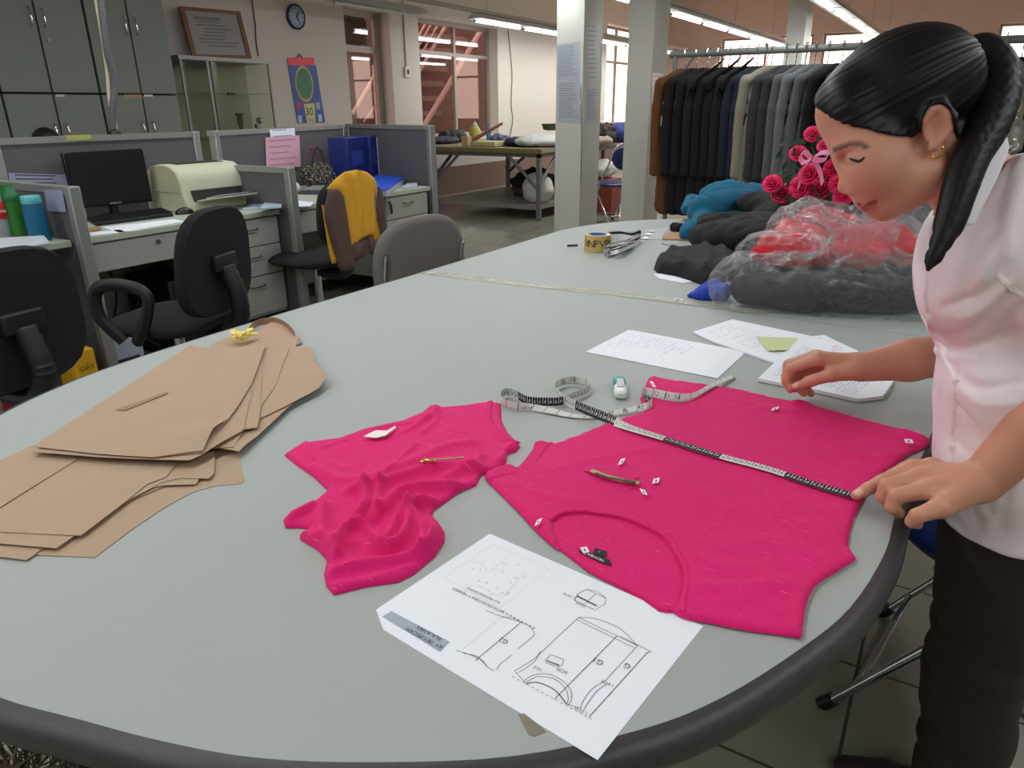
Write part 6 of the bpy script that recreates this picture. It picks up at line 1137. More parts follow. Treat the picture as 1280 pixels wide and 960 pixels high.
# black jacket pile and teal fleece
heap('black_jacket', [(T(905, 312, .05), (.13, .16, .07), .04, None), (T(960, 318, .07), (.2, .2, .09), .04, None), (T(1000, 300, .08), (.2, .2, .10), .05, None), (T(905, 296, .05), (.12, .14, .055), .05, None), (T(960, 288, .12), (.16, .14, .05), .06, None), (T(1010, 280, .13), (.14, .14, .05), .06, None)], m_blk, 'large black jacket heaped beside the plastic bag', 'jacket', fold=(5, .008), vox=.008, seed=4)
tf = heap('teal_fleece', [(T(880, 286, .085), T(935, 282, .11), (.08, .055), .04, 'c'), (T(905, 276, .12), (.14, .10, .07), .05, None), (T(940, 272, .12), (.14, .08, .045), .04, None), (T(858, 300, .03), T(885, 288, .05), (.035, .05), .03, 'c')], m_teal, 'teal fleece garment with black cuff lying on the black jacket', 'fleece', fold=(5, .007), vox=.006, seed=6)
heap('teal_sleeve', [(T(862, 262, .05), T(857, 277, .06), (.03, .026), .02, 'c'), (T(862, 262, .05), T(880, 268, .06), (.03, .04), .02, 'c')], m_teal, 'rolled teal sleeve loop standing at the side of the teal fleece', 'sleeve', fold=(14, .004), vox=.004, seed=7)
heap('black_cuff', [(T(842, 289, .02), T(850, 290, .02), (.02, .022), .01, 'c')], m_blk, 'small black cuff at the tip of the teal fleece', 'cuff', vox=.004, fold=(20, .002)); heap('grey_collar', [(T(862, 293, .025), T(880, 295, .03), (.022, .026), .01, 'c')], fabric('grey knit', (110, 112, 118)), 'short grey knitted cuff under the teal fleece', 'cuff', vox=.004, fold=(20, .002))
# ============================================================ PLASTIC BAG OF CLOTHES
m_rcl = fabric('red fleece', (205, 22, 44), rough=.9); m_dkcl = fabric('dark grey cloth', (42, 44, 49), rough=.9)
gB = [(T(930, 382, .048), T(1000, 388, .048), (.048, .05), .04, 'c'), (T(1000, 388, .048), T(1135, 390, .048), (.05, .052), .04, 'c'), (T(960, 355, .06), T(1120, 360, .06), (.08, .08), .05, 'c')]
heap('dark_garment', gB, m_dkcl, 'dark grey garment at the bottom inside the clear plastic bag', 'garment', fold=(6, .006), vox=.009, seed=8)
gR = [(T(985, 362, .13), (.10, .07, .045), .03, None), (T(1060, 368, .12), (.10, .07, .045), .03, None), (T(945, 368, .125), T(1010, 372, .13), (.03, .04), .03, 'c'), (T(1000, 350, .13), (.12, .09, .055), .04, None), (T(1015, 345, .165), (.10, .09, .06), .04, None), (T(1075, 355, .14), (.10, .10, .07), .04, None), (T(1115, 362, .12), (.07, .08, .05), .04, None), (T(958, 345, .10), T(1000, 325, .15), (.035, .04), .04, 'c')]
heap('red_garment', gR, m_rcl, 'red fleece garment showing through the clear plastic bag', 'garment', fold=(9, .008), vox=.008, seed=9)
m_pl = bpy.data.materials.new('clear plastic film'); m_pl.use_nodes = True; nt = m_pl.node_tree; nt.nodes.clear(); N = nt.nodes.new
o_ = N('ShaderNodeOutputMaterial'); tr_ = N('ShaderNodeBsdfTransparent'); gl_ = N('ShaderNodeBsdfGlossy'); df = N('ShaderNodeBsdfDiffuse'); m1 = N('ShaderNodeMixShader'); m2 = N('ShaderNodeMixShader'); lw = N('ShaderNodeLayerWeight'); tcx = N('ShaderNodeTexCoord')
no = N('ShaderNodeTexNoise'); no.inputs['Scale'].default_value = 26; no.inputs['Detail'].default_value = 6; no.inputs['Distortion'].default_value = 1.2; bp = N('ShaderNodeBump'); bp.inputs['Strength'].default_value = .9; bp.inputs['Distance'].default_value = .02
L_ = nt.links.new; L_(tcx.outputs['Object'], no.inputs['Vector']); L_(no.outputs['Fac'], bp.inputs['Height']); L_(bp.outputs[0], gl_.inputs['Normal']); gl_.inputs['Roughness'].default_value = .14; df.inputs[0].default_value = (.8, .82, .85, 1); lw.inputs[0].default_value = .35; L_(bp.outputs[0], lw.inputs['Normal'])
tr_.inputs[0].default_value = (.93, .94, .95, 1); m1.inputs[0].default_value = .72; L_(df.outputs[0], m1.inputs[1]); L_(gl_.outputs[0], m1.inputs[2]); mr = N('ShaderNodeMapRange'); mr.inputs['To Min'].default_value = .05; mr.inputs['To Max'].default_value = .46; L_(lw.outputs['Facing'], mr.inputs['Value']); L_(mr.outputs[0], m2.inputs[0]); L_(tr_.outputs[0], m2.inputs[1]); L_(m1.outputs[0], m2.inputs[2]); L_(m2.outputs[0], o_.inputs[0])
def film(name, parts, label, knot=None, vox=.009, amp=.018, seed=1, zb=TZ):
    P = np.array([np.array(q[0]) for q in parts]+[np.array(q[1]) for q in parts if q[-1] == 'c']); R = .3; l_, h_ = P.min(0)-R, P.max(0)+R; l_[2] = zb-.02; s = SDF(l_, h_, vox)
    for q in parts:
        if q[-1] == 'c': s.cap(q[0], q[1], q[2][0], q[2][1], q[3])
        else: s.ell(q[0], q[1], rot=q[3], k=q[2])
    p, f = s.mesh(); n_ = vnormals(p, f)
    if knot is not None:   # creases radiating from the gathered neck
        d = p-np.array(knot); th = np.arctan2(d[:, 1], d[:, 0]); rad = np.linalg.norm(d, axis=1); w = np.array([noise.noise(Vector((cos(t)*3.2, sin(t)*3.2, r*3))) for t, r in zip(th, rad)]); w2 = np.array([noise.noise(Vector((cos(t)*8, sin(t)*8, r*5+9))) for t, r in zip(th, rad)])
        w = (1-2.2*np.abs(w))*.9+(1-2.2*np.abs(w2))*.6; w = w*np.clip(1.3-rad*2.2, .25, 1)
    else: w = 1-2*np.abs(nz(p, 9, seed))*1.5
    w += (1-2*np.abs(nz(p, 22, seed+3))*1.6)*.35; w = np.maximum(w, -.25); p = p+n_*(w*amp+.004)[:, None]; p[:, 2] = np.maximum(p[:, 2], zb+.0006)
    return meshobj(name, p, f, m_pl, None, smooth=180, label=label, cat='plastic bag')
kn = np.array(Y(1058, 290, 2.12))
film('plastic_bag', [(T(945, 366, .115), T(1010, 372, .125), (.06, .065), .03, 'c'), (T(925, 384, .066), T(1135, 394, .07), (.098, .105), .05, 'c'), (T(955, 358, .075), T(1120, 360, .08), (.11, .115), .06, 'c'), (T(1010, 345, .155), (.155, .145, .098), .06, None), (T(1078, 355, .14), (.14, .14, .10), .06, None), (kn-[0, 0, .03], kn+[0, 0, .0], (.06, .03), .05, 'c'), (kn, np.array(Y(1012, 262, 2.16)), (.025, .04), .03, 'c'), (np.array(Y(1012, 262, 2.16)), np.array(Y(990, 268, 2.2)), (.035, .03), .03, 'c'), (kn, np.array(Y(1105, 282, 2.12)), (.025, .05), .04, 'c')], 'large clear crumpled plastic bag stuffed with red and dark clothes', kn, vox=.006, amp=.013)
film('plastic_bag', [(T(1170, 330, .09), (.11, .15, .10), .05, None), (T(1140, 322, .12), (.09, .11, .08), .05, None)], 'second clear plastic bag behind the big one, under the woman\'s chin', None, seed=5)
heap('grey_garment', [(T(1168, 328, .07), (.08, .11, .07), .05, None)], fabric('pale grey cloth', (176, 180, 190)), 'pale grey garment inside the second clear plastic bag', 'garment', fold=(8, .008), vox=.008)
# ============================================================ BOUQUET
m_rose = mat('rose petal', (232, 24, 96), .6); m_rose2 = mat('rose heart', (190, 12, 70), .6); m_leafg = mat('leaf green', (40, 66, 40), .6, var=.3); BYc = 3.05
fb = thing('flower_basket', 'dark basket holding the deep pink roses behind the plastic bag', 'basket', (-.37, BYc, TZ)); bc = Y(1045, 240, BYc); MB().lathe((bc.x, BYc, TZ+.001), [(.001, 0), (.10, .002), (.13, .10), (.14, .12), (.12, .12), (.09, .02)], 24).build('basket_body', mat('dark basket', (50, 36, 28), .8, bump=.6, bscale=60), fb)
def rose(c, r, seed):
    random.seed(seed); c = Vector(c); t = thing('rose', '', 'flower', c); ax = Vector((c.x*0-.1+random.uniform(-.3, .3), -1, .45+random.uniform(-.3, .3))).normalized(); R = Vector((0, 0, 1)).rotation_difference(ax).to_matrix(); vs = MB()
    for ring, (n, rr, hh, op) in enumerate(((3, .28, .9, .1), (4, .48, .85, .3), (5, .72, .7, .6), (6, .98, .45, 1.0))):
        for k in range(n):
            a0 = 2*pi*(k+ring*.37)/n; wq = 2*pi/n*1.25; g = []
            for iu in range(5):
                for iv in range(4):
                    a = a0+wq*(iu/4-.5)*(1 if iv else .6); v = iv/3; rad = r*rr*(.35+.65*v**.8)+r*.12*op*(v > .9); z_ = r*(hh*v-.35)-r*.12*((iu/4-.5)*2)**2*v-(r*.15*op if v > .9 else 0); g.append(R@Vector((rad*cos(a), rad*sin(a), z_))+c)
            vs.add(g, [(iu*4+iv, iu*4+iv+1, (iu+1)*4+iv+1, (iu+1)*4+iv) for iu in range(4) for iv in range(3)])
    o = vs.build('petals', m_rose, t, smooth=180); sd = o.modifiers.new('t', 'SOLIDIFY'); sd.thickness = r*.04
    MB().ball(c+R@Vector((0, 0, r*.1)), r*.26, 10).build('rose_heart', m_rose2, t, smooth=180)
    b_ = Vector((bc.x, BYc, TZ+.1)); MB().tube([c-ax*r*.4, c-ax*r*1.2+Vector((0, 0, -.03)), b_.lerp(c, .4), b_], .004, 6).build('stem', m_leafg, t); return t
for i, (px, py, r, lab) in enumerate(((1016, 167, .026, 'topmost deep pink rose beside the forehead'), (1030, 181, .022, 'half hidden rose just below the topmost one'), (998, 191, .027, 'rose at the upper side nearest the grey jackets, left of the bow'), (1011, 217, .033, 'rose in the middle directly under the pink bow'), (1041, 211, .031, 'rose beside the tip of the nose'), (965, 229, .030, 'outermost rose nearest the teal fleece, facing sideways'),
    (978, 241, .034, 'lower rose second from the teal fleece'), (999, 234, .034, 'lower rose between two others directly over the plastic bag'), (1025, 236, .036, 'widest rose low in the bouquet, above the bag knot'), (1048, 229, .030, 'rose partly behind the nose'), (1053, 246, .028, 'lowest rose behind the plastic bag, under the nose'))):
    t = rose(Y(px, py, BYc+random.uniform(-.06, .06)), r*1.2, i); t['label'] = lab; t['group'] = 'roses of the bouquet'
random.seed(5); lf = thing('bouquet_foliage', 'dark green leaves filling the rose bouquet', 'foliage', (bc.x, BYc, TZ+.12), kind='stuff'); mb = MB()
for i in range(120):
    c = Y(random.uniform(972, 1062), random.uniform(175, 258), BYc+random.uniform(.0, .12)); a = random.uniform(0, 2*pi); d = Vector((cos(a), random.uniform(-.4, .2), sin(a))).normalized(); s_ = d.cross(Vector((random.uniform(-1, 1), 1, random.uniform(-1, 1)))).normalized(); l = random.uniform(.025, .05); mb.add([c, c+d*l*.4+s_*l*.25, c+d*l, c+d*l*.4-s_*l*.25], [(0, 1, 2, 3)])
o = mb.build('leaves', m_leafg, lf, smooth=0); o['kind'] = 'stuff'
bw = thing('ribbon_bow', 'pale pink ribbon bow tied in the rose bouquet', 'bow', Y(1012, 198, BYc-.05)); m_bow = mat('pink satin', (226, 120, 160), .35)
for pts in (((1014, 198), (1006, 190), (1000, 195), (1004, 203), (1014, 199)), ((1016, 198), (1026, 191), (1036, 192), (1030, 200), (1016, 199)), ((1013, 200), (1005, 210), (1000, 224), (998, 236)), ((1017, 200), (1022, 208), (1026, 218), (1028, 230))):
    ribbon('ribbon_loop', [Y(a, b, BYc-.06-.01*i) for i, (a, b) in enumerate(pts)], [Vector((.3, .5, .8))]*len(pts), m_bow, bw, width=.022)
# ============================================================ FIR PLANT BELOW THE NEAR RIM
random.seed(9); fp = thing('potted_fir', 'dark green needle plant below the near rim of the table', 'plant', Z(25, 985, .36).to_2d().to_3d()); P0 = Z(25, 985, .36).to_2d().to_3d()
MB().lathe(P0, [(.001, 0), (.10, .002), (.14, .22), (.15, .24), (.13, .24), (.12, .2)], 24).build('pot', mat('brown pot', (110, 80, 60), .7), fp); br = MB(); nd = MB()
for i in range(90):
    a = random.uniform(0, 2*pi); L = random.uniform(.14, .26); z0_ = random.uniform(.22, .40); d = Vector((cos(a), sin(a), random.uniform(.05, .6))).normalized(); b0_ = P0+Vector((0, 0, z0_)); br.tube([b0_, b0_+d*L], [.0022, .001], 5)
    for k in range(34):
        q_ = b0_+d*L*(.25+.75*k/26); n_ = (d*.7+Vector((random.uniform(-1, 1), random.uniform(-1, 1), random.uniform(-1, 1)))*.8).normalized(); s_ = n_.cross(UPV).normalized()*.0022; nd.add([q_-s_, q_+s_, q_+n_*.036], [(0, 1, 2)])
br.tube([P0+Vector((0, 0, .1)), P0+Vector((0, 0, .4))], .01, 8); br.build('stem', mat('brown stem', (84, 66, 44), .8), fp); o = nd.build('needles', mat('fir green', (50, 66, 38), .7, var=.4), fp, smooth=0)
# navy folding chair beside the woman
folding_chair((.23, 1.59), radians(169), 'chrome folding chair with navy seat behind the woman, beside the big table')
# ============================================================ THE WOMAN
wn = thing('person', 'woman with black ponytail in pale pink shirt and brown trousers measuring the pink top', 'person', tuple(Z(1200, 975, 0)))
HD = .93; HC = D(1120, 150, HD); w_ = (CAM-HC).normalized(); RTh = (RT-w_*RT.dot(w_)).normalized(); UPh = w_.cross(RTh)
def H(px, py, s=0): return np.array(D(px, py, HD)+w_*s)           # point of the head: picture position in its middle plane, s metres towards its left side
a33 = radians(31); Fh = (-RTh*cos(a33)-UPh*sin(a33)); Uh = (-RTh*sin(a33)+UPh*cos(a33)); RH = np.array([[Fh[i], Uh[i], w_[i]] for i in range(3)])
A3 = np.array
lo = A3([-.42, .72, -.01]); hi = A3([.62, 1.62, 1.42])
B = SDF(lo, hi, .0029)
# torso, hips, legs (under the clothes)
def Dd(px, py, d): return A3(D(px, py, d))
B.cap(Dd(1245, 320, .95), Dd(1245, 320, 1.09), .075, k=.03); B.cap(Dd(1262, 480, .99), Dd(1262, 480, 1.09), .062, k=.05); B.cap(Dd(1245, 330, 1.02), Dd(1262, 480, 1.04), .08, .075, .05)
B.cap(Dd(1264, 600, 1.05), Dd(1264, 600, 1.15), .080, k=.05); B.cap(Dd(1262, 480, 1.04), Dd(1264, 600, 1.1), .075, .08, .05); B.ell(Dd(1208, 370, .97), .042, k=.03); B.ell(Dd(1208, 370, 1.07), .042, k=.03)
B.cap(Dd(1285, 248, .905), Dd(1262, 240, 1.16), .047, k=.04)
NL = [(1265, 650, 1.06), (1226, 826, 1.20), (1206, 985, 1.34)]; FL = [(1255, 655, 1.16), (1212, 832, 1.27), (1182, 992, 1.37)]
def zfix(p, z): p = A3(p); p[2] = max(p[2], z); return p
nl = [Dd(*q) for q in NL]; fl = [Dd(*q) for q in FL]; nl[2] = A3([nl[2][0], nl[2][1], .075]); fl[2] = A3([fl[2][0], fl[2][1], .075])
for L3 in (nl, fl): B.chain(L3, [.078, .050, .032], .02); t_ = L3[2]+A3([-.12, -.016, -.047]); B.cap(L3[2]+A3([.02, 0, -.042]), t_, .022, .016, .01)
# neck
B.cap(H(1180, 190, 0), Dd(1240, 262, .97), .047, .056, .02)
# skull and face
B.ell(H(1119, 120), (.094, .073, .070), RH, .01); B.ell(H(1064, 138), (.042, .045, .054), RH, .02); B.ell(H(1074, 178), (.034, .034, .050), RH, .02)
B.ell(H(1102, 208), (.050, .062, .052), RH, .02); B.cap(H(1106, 255), H(1165, 212, .046), .0145, .016, .02); B.cap(H(1106, 255), H(1165, 212, -.046), .0145, .016, .02)
B.ell(H(1106, 256), (.017, .016, .019), RH, .012); B.ell(H(1092, 212, .032), (.028, .030, .024), RH, .02); B.ell(H(1092, 212, -.032), (.028, .030, .024), RH, .02); B.ell(H(1140, 225, .02), (.035, .03, .032), RH, .02)
B.cap(H(1052, 187, .018), H(1078, 177, .042), .007, .006, .010); B.cap(H(1052, 187, -.018), H(1078, 177, -.042), .007, .006, .010)
B.ell(H(1062, 197, .030), (.010, .007, .015), RH, .012, True); B.ell(H(1062, 197, -.030), (.010, .007, .015), RH, .012, True); B.ell(H(1071, 196, .029), (.0125, .010, .015), RH, .005); B.ell(H(1071, 196, -.029), (.0125, .010, .015), RH, .005)
B.cap(H(1060, 199), H(1060, 231), .0075, .0098, .008); B.ell(H(1058.5, 232), (.0115, .0095, .0105), RH, .005); B.ell(H(1067, 236, .0125), (.010, .0080, .0075), RH, .0035); B.ell(H(1067, 236, -.0115), (.010, .0075, .0065), RH, .005); B.ell(H(1062, 241, .006), (.0035, .003, .003), RH, .002, True)
B.ell(H(1083, 247), (.014, .014, .022), RH, .012); B.cap(H(1077, 249, .003), H(1095, 249, .023), .0066, .0036, .004); B.cap(H(1077, 249, -.003), H(1095, 249, -.023), .0066, .0036, .004); B.cap(H(1085, 259, .003), H(1097, 254, .021), .0074, .003, .004); B.cap(H(1085, 259, -.003), H(1097, 254, -.021), .0074, .003, .004)
B.cap(H(1077, 254, .010), H(1097, 252, .027), .0026, .0018, .0012, sub=True)
# ear
for sg in (1, -1):
    ear = [H(1158, 171, sg*.070), H(1154, 152, sg*.076), H(1160, 138, sg*.081), H(1172, 136, sg*.083), H(1180, 146, sg*.083), H(1180, 160, sg*.079), H(1172, 172, sg*.075), H(1164, 181, sg*.071)]
    B.chain(ear, [.0045, .005, .0055, .006, .006, .006, .0055, .007], .002); B.ell(H(1167, 156, sg*.072), (.017, .021, .006), RH, .004); B.ell(H(1166, 158, sg*.084), (.010, .013, .008), RH, .003, True)
# near arm (left) and hand on the table
sh = Dd(1292, 262, .90); el = Dd(1378, 452, .875); wr = Dd(1226, 603, .963)
B.chain([sh, (sh+el)/2, el], [.046, .040, .034], .02); B.chain([el, el*.5+wr*.5, wr], [.036, .036, .0285], .015)
def zp(px, py, z): return A3(Z(px, py, z))
LH_ = {'index': [(1142, 586, .800), (1104, 601, .789), (1085, 611, .778), (1070, 619, .7685)], 'middle': [(1150, 597, .803), (1108, 607, .796), (1104, 621, .780), (1112, 629, .768)], 'ring': [(1160, 612, .802), (1120, 620, .793), (1115, 634, .777), (1124, 641, .766)], 'pinky': [(1177, 634, .797), (1146, 645, .788), (1140, 652, .778), (1147, 655, .770)]}
rad = {'index': [.0125, .0098, .0088, .0072], 'middle': [.0130, .0104, .0092, .0078], 'ring': [.0130, .0102, .0090, .0076], 'pinky': [.0130, .0096, .0082, .0070]}
for k_, v in LH_.items():
    pts = [zp(*q) for q in v]; B.cap(wr+(pts[0]-wr)*.18, pts[0], .0205, .0140, .012); B.chain(pts, rad[k_], .003, k0=.005)
tb_ = [wr+A3([-.01, .018, -.012]), zp(1165, 583, .785), zp(1132, 586, .772), zp(1112, 594, .766)]; B.chain(tb_, [.016, .0125, .010, .008], .006)
# far arm (right) and raised hand
sh2 = Dd(1262, 250, 1.17); el2 = A3(Y(1205, 440, 1.47)); wr2 = A3(Y(1078, 459, 1.345))
B.chain([sh2, (sh2+el2)/2, el2], [.044, .040, .036], .02); B.chain([el2, el2*.45+wr2*.55, wr2], [.040, .036, .0260], .015)
RHd = {'index': [(1022, 449, 1.318), (988, 461, 1.312), (983, 476, 1.308), (988, 487, 1.305)], 'middle': [(1020, 446, 1.340), (986, 456, 1.338), (983, 473, 1.33), (993, 486, 1.322)], 'ring': [(1025, 452, 1.360), (996, 468, 1.358), (996, 483, 1.35), (1005, 491, 1.34)], 'pinky': [(1034, 459, 1.378), (1009, 475, 1.376), (1008, 487, 1.37), (1014, 492, 1.36)]}
for k_, v in RHd.items():
    pts = [A3(Y(*q)) for q in v]; B.cap(wr2+(pts[0]-wr2)*.15, pts[0], .0185, .0125, .012); B.chain(pts, rad[k_], .003, k0=.005)
th2 = [A3(Y(1066, 464, 1.322)), A3(Y(1040, 468, 1.305)), A3(Y(1014, 476, 1.298)), A3(Y(995, 483, 1.297))]; B.chain(th2, [.017, .0128, .0100, .0078], .006)
HB = [int(x) for x in np.round((A3(H(1120, 130))-.155-B.lo)/B.vox)]; HE = [int(x) for x in np.round((A3(H(1120, 130))+.155-B.lo)/B.vox)]; HE = [min(e_, n_) for e_, n_ in zip(HE, B.n)]
headA = B.A[HB[0]:HE[0], HB[1]:HE[1], HB[2]:HE[2]].copy(); headlo = B.lo+B.vox*np.array(HB)
p, q = B.mesh(); del B
p = relax(p, q, 1, .4)
base = paint((200, 142, 116)); T_ = np.tile(base, (len(p), 1))
def blend(c, pts, r, amt=1, soft=.5):
    d = np.min([np.linalg.norm(p-A3(x), axis=1) for x in pts], axis=0); w = np.clip((r-d)/(r*soft), 0, 1)[:, None]*amt; T_[:] = T_*(1-w)+paint(c)*w
def line(a, b, n=8): return [A3(a)+(A3(b)-A3(a))*i/(n-1) for i in range(n)]
blend((198, 120, 100), [H(1092, 215, .055)], .035, .55, 1); blend((198, 120, 100), [H(1055, 233, .0)], .014, .5, 1); blend((196, 116, 98), [H(1168, 158, .08)], .022, .5, .8)
def snap(L): return [p[np.argmin(np.linalg.norm(p-A3(x), axis=1))] for x in L]
blend((160, 74, 72), snap(line(H(1074, 250, .006), H(1094, 249, .026), 14)), .0056, .8, .5); blend((166, 80, 76), snap(line(H(1081, 259, .006), H(1093, 254, .023), 14)), .0062, .8, .5)
blend((52, 38, 34), snap(line(H(1041, 188, .012), H(1060, 180, .050), 14)+line(H(1060, 180, .050), H(1086, 178, .066), 14)), .0042, .8, .6)
blend((206, 140, 116), [q_ for k_ in LH_ for q_ in (zp(*LH_[k_][1]), zp(*LH_[k_][0]))], .013, .5, 1); blend((206, 128, 104), [A3(Y(*RHd[k_][3])) for k_ in RHd]+[A3(Y(*RHd[k_][2])) for k_ in RHd], .02, .5, 1)
blend((236, 186, 176), [zp(1073, 615, .7755)], .0068, .9, .35); blend((236, 186, 176), [th2[3]+A3([-.002, -.006, .005])], .007, .8, .4)
m_skin = vcol_mat('skin', .5, sss=.12, bump=.06, bscale=500)
meshobj('body', p, q, m_skin, wn, smooth=180, tint=T_)
# eye lashes of the lowered eye
m_hair = mat('black hair', (20, 18, 18), .4); m_lash = mat('lash black', (26, 18, 16), .6)
def on_skin(x, off=.0006):
    d = np.linalg.norm(p-A3(x), axis=1); i = np.argmin(d); return p[i]
for a, b, c in (((1057, 195, .040), (1069, 198, .055), (1083, 192, .062)),):
    P_ = [Vector(on_skin(H(*v)))+w_*.0008 for v in (a, b, c)]; MB().tube(catmull(P_, 5), [.0006, .0012, .0016, .0018, .0019, .0019, .0019, .0018, .0016, .0013, .0007][:11], 6).build('eyelashes', m_lash, wn)
MB().tube([Vector(H(1169, 183, .073))+(RTh*cos(t)+UPh*sin(t))*.007+UPh*-.004 for t in np.linspace(0, 2*pi, 17)[:-1]], .0011, 6, closed=True).build('earring', mat('gold', (214, 160, 80), .25, metal=1), wn)
# ------------------------------------------------ hair
s = SDF(headlo, headlo+.1, .0029); s.n = np.array(headA.shape); s.A = (headA-.0042).astype(np.float32); s.ell(H(1122, 119), (.099, .078, .078), RH, .006); s.ell(H(1180, 108), (.046, .052, .058), RH, .012)
hp = [(1019, 134), (1030, 141), (1048, 151), (1068, 158), (1092, 163), (1118, 169), (1140, 171), (1150, 162), (1152, 146), (1158, 134), (1170, 130), (1181, 138), (1186, 152), (1192, 172), (1203, 186), (1330, 190), (1330, -60), (960, -60), (960, 100), (1012, 118)]
def loc2(P): d = P-A3(HC); return np.stack([d@A3(RTh), d@A3(UPh)], -1)
poly = loc2(A3([H(a, b) for a, b in hp])); g = [s.lo[k]+s.vox*np.arange(s.n[k]) for k in range(3)]; G = np.stack(np.meshgrid(*g, indexing='ij'), -1).reshape(-1, 3); near = s.A.ravel() < .012
Q2 = loc2(G[near]); dd = seg_dist(Q2, poly); dd = np.where(inside(Q2, poly), -dd, dd); Af = s.A.flatten(); Af[near] = np.maximum(Af[near], dd); s.A = Af.reshape(s.A.shape).astype(np.float32)
p2, q2 = s.mesh(); p2 = relax(p2, q2, 2)
tie = A3(H(1205, 74, .0))
def strands(P, org, fr=(60, 8), amp=.0016):
    d = P-org; ax = A3(Fh)*-1; u = d@A3(w_); v = d@A3(Uh); r = np.linalg.norm(d, axis=1); th = np.arctan2(u, v); return np.array([noise.noise(Vector((cos(t)*28, sin(t)*28, rr*5))) for t, rr in zip(th, r)])*amp
p2 = p2+vnormals(p2, q2)*strands(p2, tie)[:, None]
m_hs = mat('black glossy hair', (11, 9, 11), .48, spec=.3); meshobj('hair', p2, q2, m_hs, wn, smooth=180)
pt_ = [H(1208, 76, .0), H(1224, 68, .012), H(1240, 90, .026), H(1241, 124, .044), H(1228, 160, .064), H(1207, 194, .080), H(1193, 230, .090), H(1180, 272, .092), H(1157, 320, .092)]
s = SDF(np.min(pt_, 0)-.06, np.max(pt_, 0)+.06, .003); cp_ = [A3(v) for v in catmull([Vector(v) for v in pt_], 3)]; rs = np.interp(np.linspace(0, 1, len(cp_)), np.linspace(0, 1, 9), [.016, .021, .024, .023, .0205, .018, .0165, .0135, .004]); s.chain(cp_, rs, .012, flat=(A3(w_), .62))
p3, q3 = s.mesh()
cum = np.r_[0, np.cumsum([np.linalg.norm(cp_[i+1]-cp_[i]) for i in range(len(cp_)-1)])]
ii = np.array([np.argmin(np.linalg.norm(A3(cp_)-x, axis=1)) for x in p3]); tg = np.gradient(A3(cp_), axis=0); tg /= np.linalg.norm(tg, axis=1)[:, None]; off = p3-A3(cp_)[ii]; sid = np.cross(tg[ii], A3(w_)); uu = (off*sid).sum(1); vv = off@A3(w_)
p3 = p3+vnormals(p3, q3)*np.array([noise.noise(Vector((a*300, b*120, 0))) for a, b in zip(uu, vv)])[:, None]*.0011
meshobj('ponytail', p3, q3, m_hs, wn, smooth=180)
s = SDF(tie-.05, tie+.05, .003); axv = (Vector(pt_[1])-Vector(pt_[0])).normalized(); e1 = axv.orthogonal().normalized(); e2 = axv.cross(e1)
ring = [tie+A3(e1*cos(t)+e2*sin(t))*.018 for t in np.linspace(0, 2*pi, 13)]; s.chain(ring, [.0105]*13, .003); a, q_ = s.mesh(); a = a+vnormals(a, q_)*(nz(a, 150)*.004)[:, None]; meshobj('hair_tie', a, q_, mat('black scrunchie', (12, 12, 14), .95), wn, smooth=180)
MB().tube([H(1207, 103, .058), H(1214, 96, .056), H(1219, 92, .052)], [.0015, .004, .0015], 8, flat=.5).build('hair_clip', mat('silver clip', (210, 210, 220), .1, metal=1), wn)
# ------------------------------------------------ shirt
m_sat = fabric('pale pink satin shirt', (236, 224, 226), rough=.42, var=.015, bump=.04); m_col = fabric('white collar cloth', (240, 238, 242), rough=.6, var=.01)
S = SDF(A3([-.16, .72, .50]), A3([.60, 1.62, 1.32]), .0042)
S.cap(Dd(1243, 320, .935), Dd(1243, 320, 1.105), .088, k=.02); S.ell(Dd(1206, 370, .965), .055, k=.04); S.ell(Dd(1206, 370, 1.075), .055, k=.04); S.cap(Dd(1243, 330, 1.02), Dd(1263, 490, 1.04), .09, .082, .05); S.cap(Dd(1264, 488, .975), Dd(1264, 488, 1.105), .072, k=.05)
S.cap(Dd(1264, 590, 1.02), Dd(1264, 590, 1.17), .092, k=.05); S.cap(Dd(1268, 690, 1.06), Dd(1268, 690, 1.22), .098, k=.05); S.cap(Dd(1262, 500, 1.05), Dd(1266, 680, 1.12), .085, .1, .05)
S.cap(Dd(1284, 250, .90), Dd(1255, 243, 1.17), .058, k=.04); S.cap(Dd(1222, 285, .98), Dd(1222, 285, 1.06), .05, k=.04)
slv = sh+(el-sh)*.62; S.cap(sh, slv, .060, .064, .02); slv2 = sh2+(el2-sh2)*.55; S.cap(sh2, slv2, .056, .060, .02)
S.cap(slv+(el-sh)*.02, slv+(el-sh)*.3, .052, .056, 0, sub=True); S.cap(slv2, slv2+(el2-sh2)*.3, .05, .054, 0, sub=True)
S.cap(H(1195, 215, 0), Dd(1243, 262, .975), .050, .056, .004, sub=True)     # neck opening
hz = float(D(1195, 648, 1.07).z); cz = S.lo[2]+S.vox*np.arange(S.n[2]); S.A = np.maximum(S.A, (hz-.004-cz)[None, None, :]).astype(np.float32)   # hem
p4, q4 = S.mesh(); n4 = vnormals(p4, q4)
from mathutils.bvhtree import BVHTree
TR0 = BVHTree.FromPolygons([Vector(v) for v in p4], [tuple(int(i) for i in f) for f in q4])
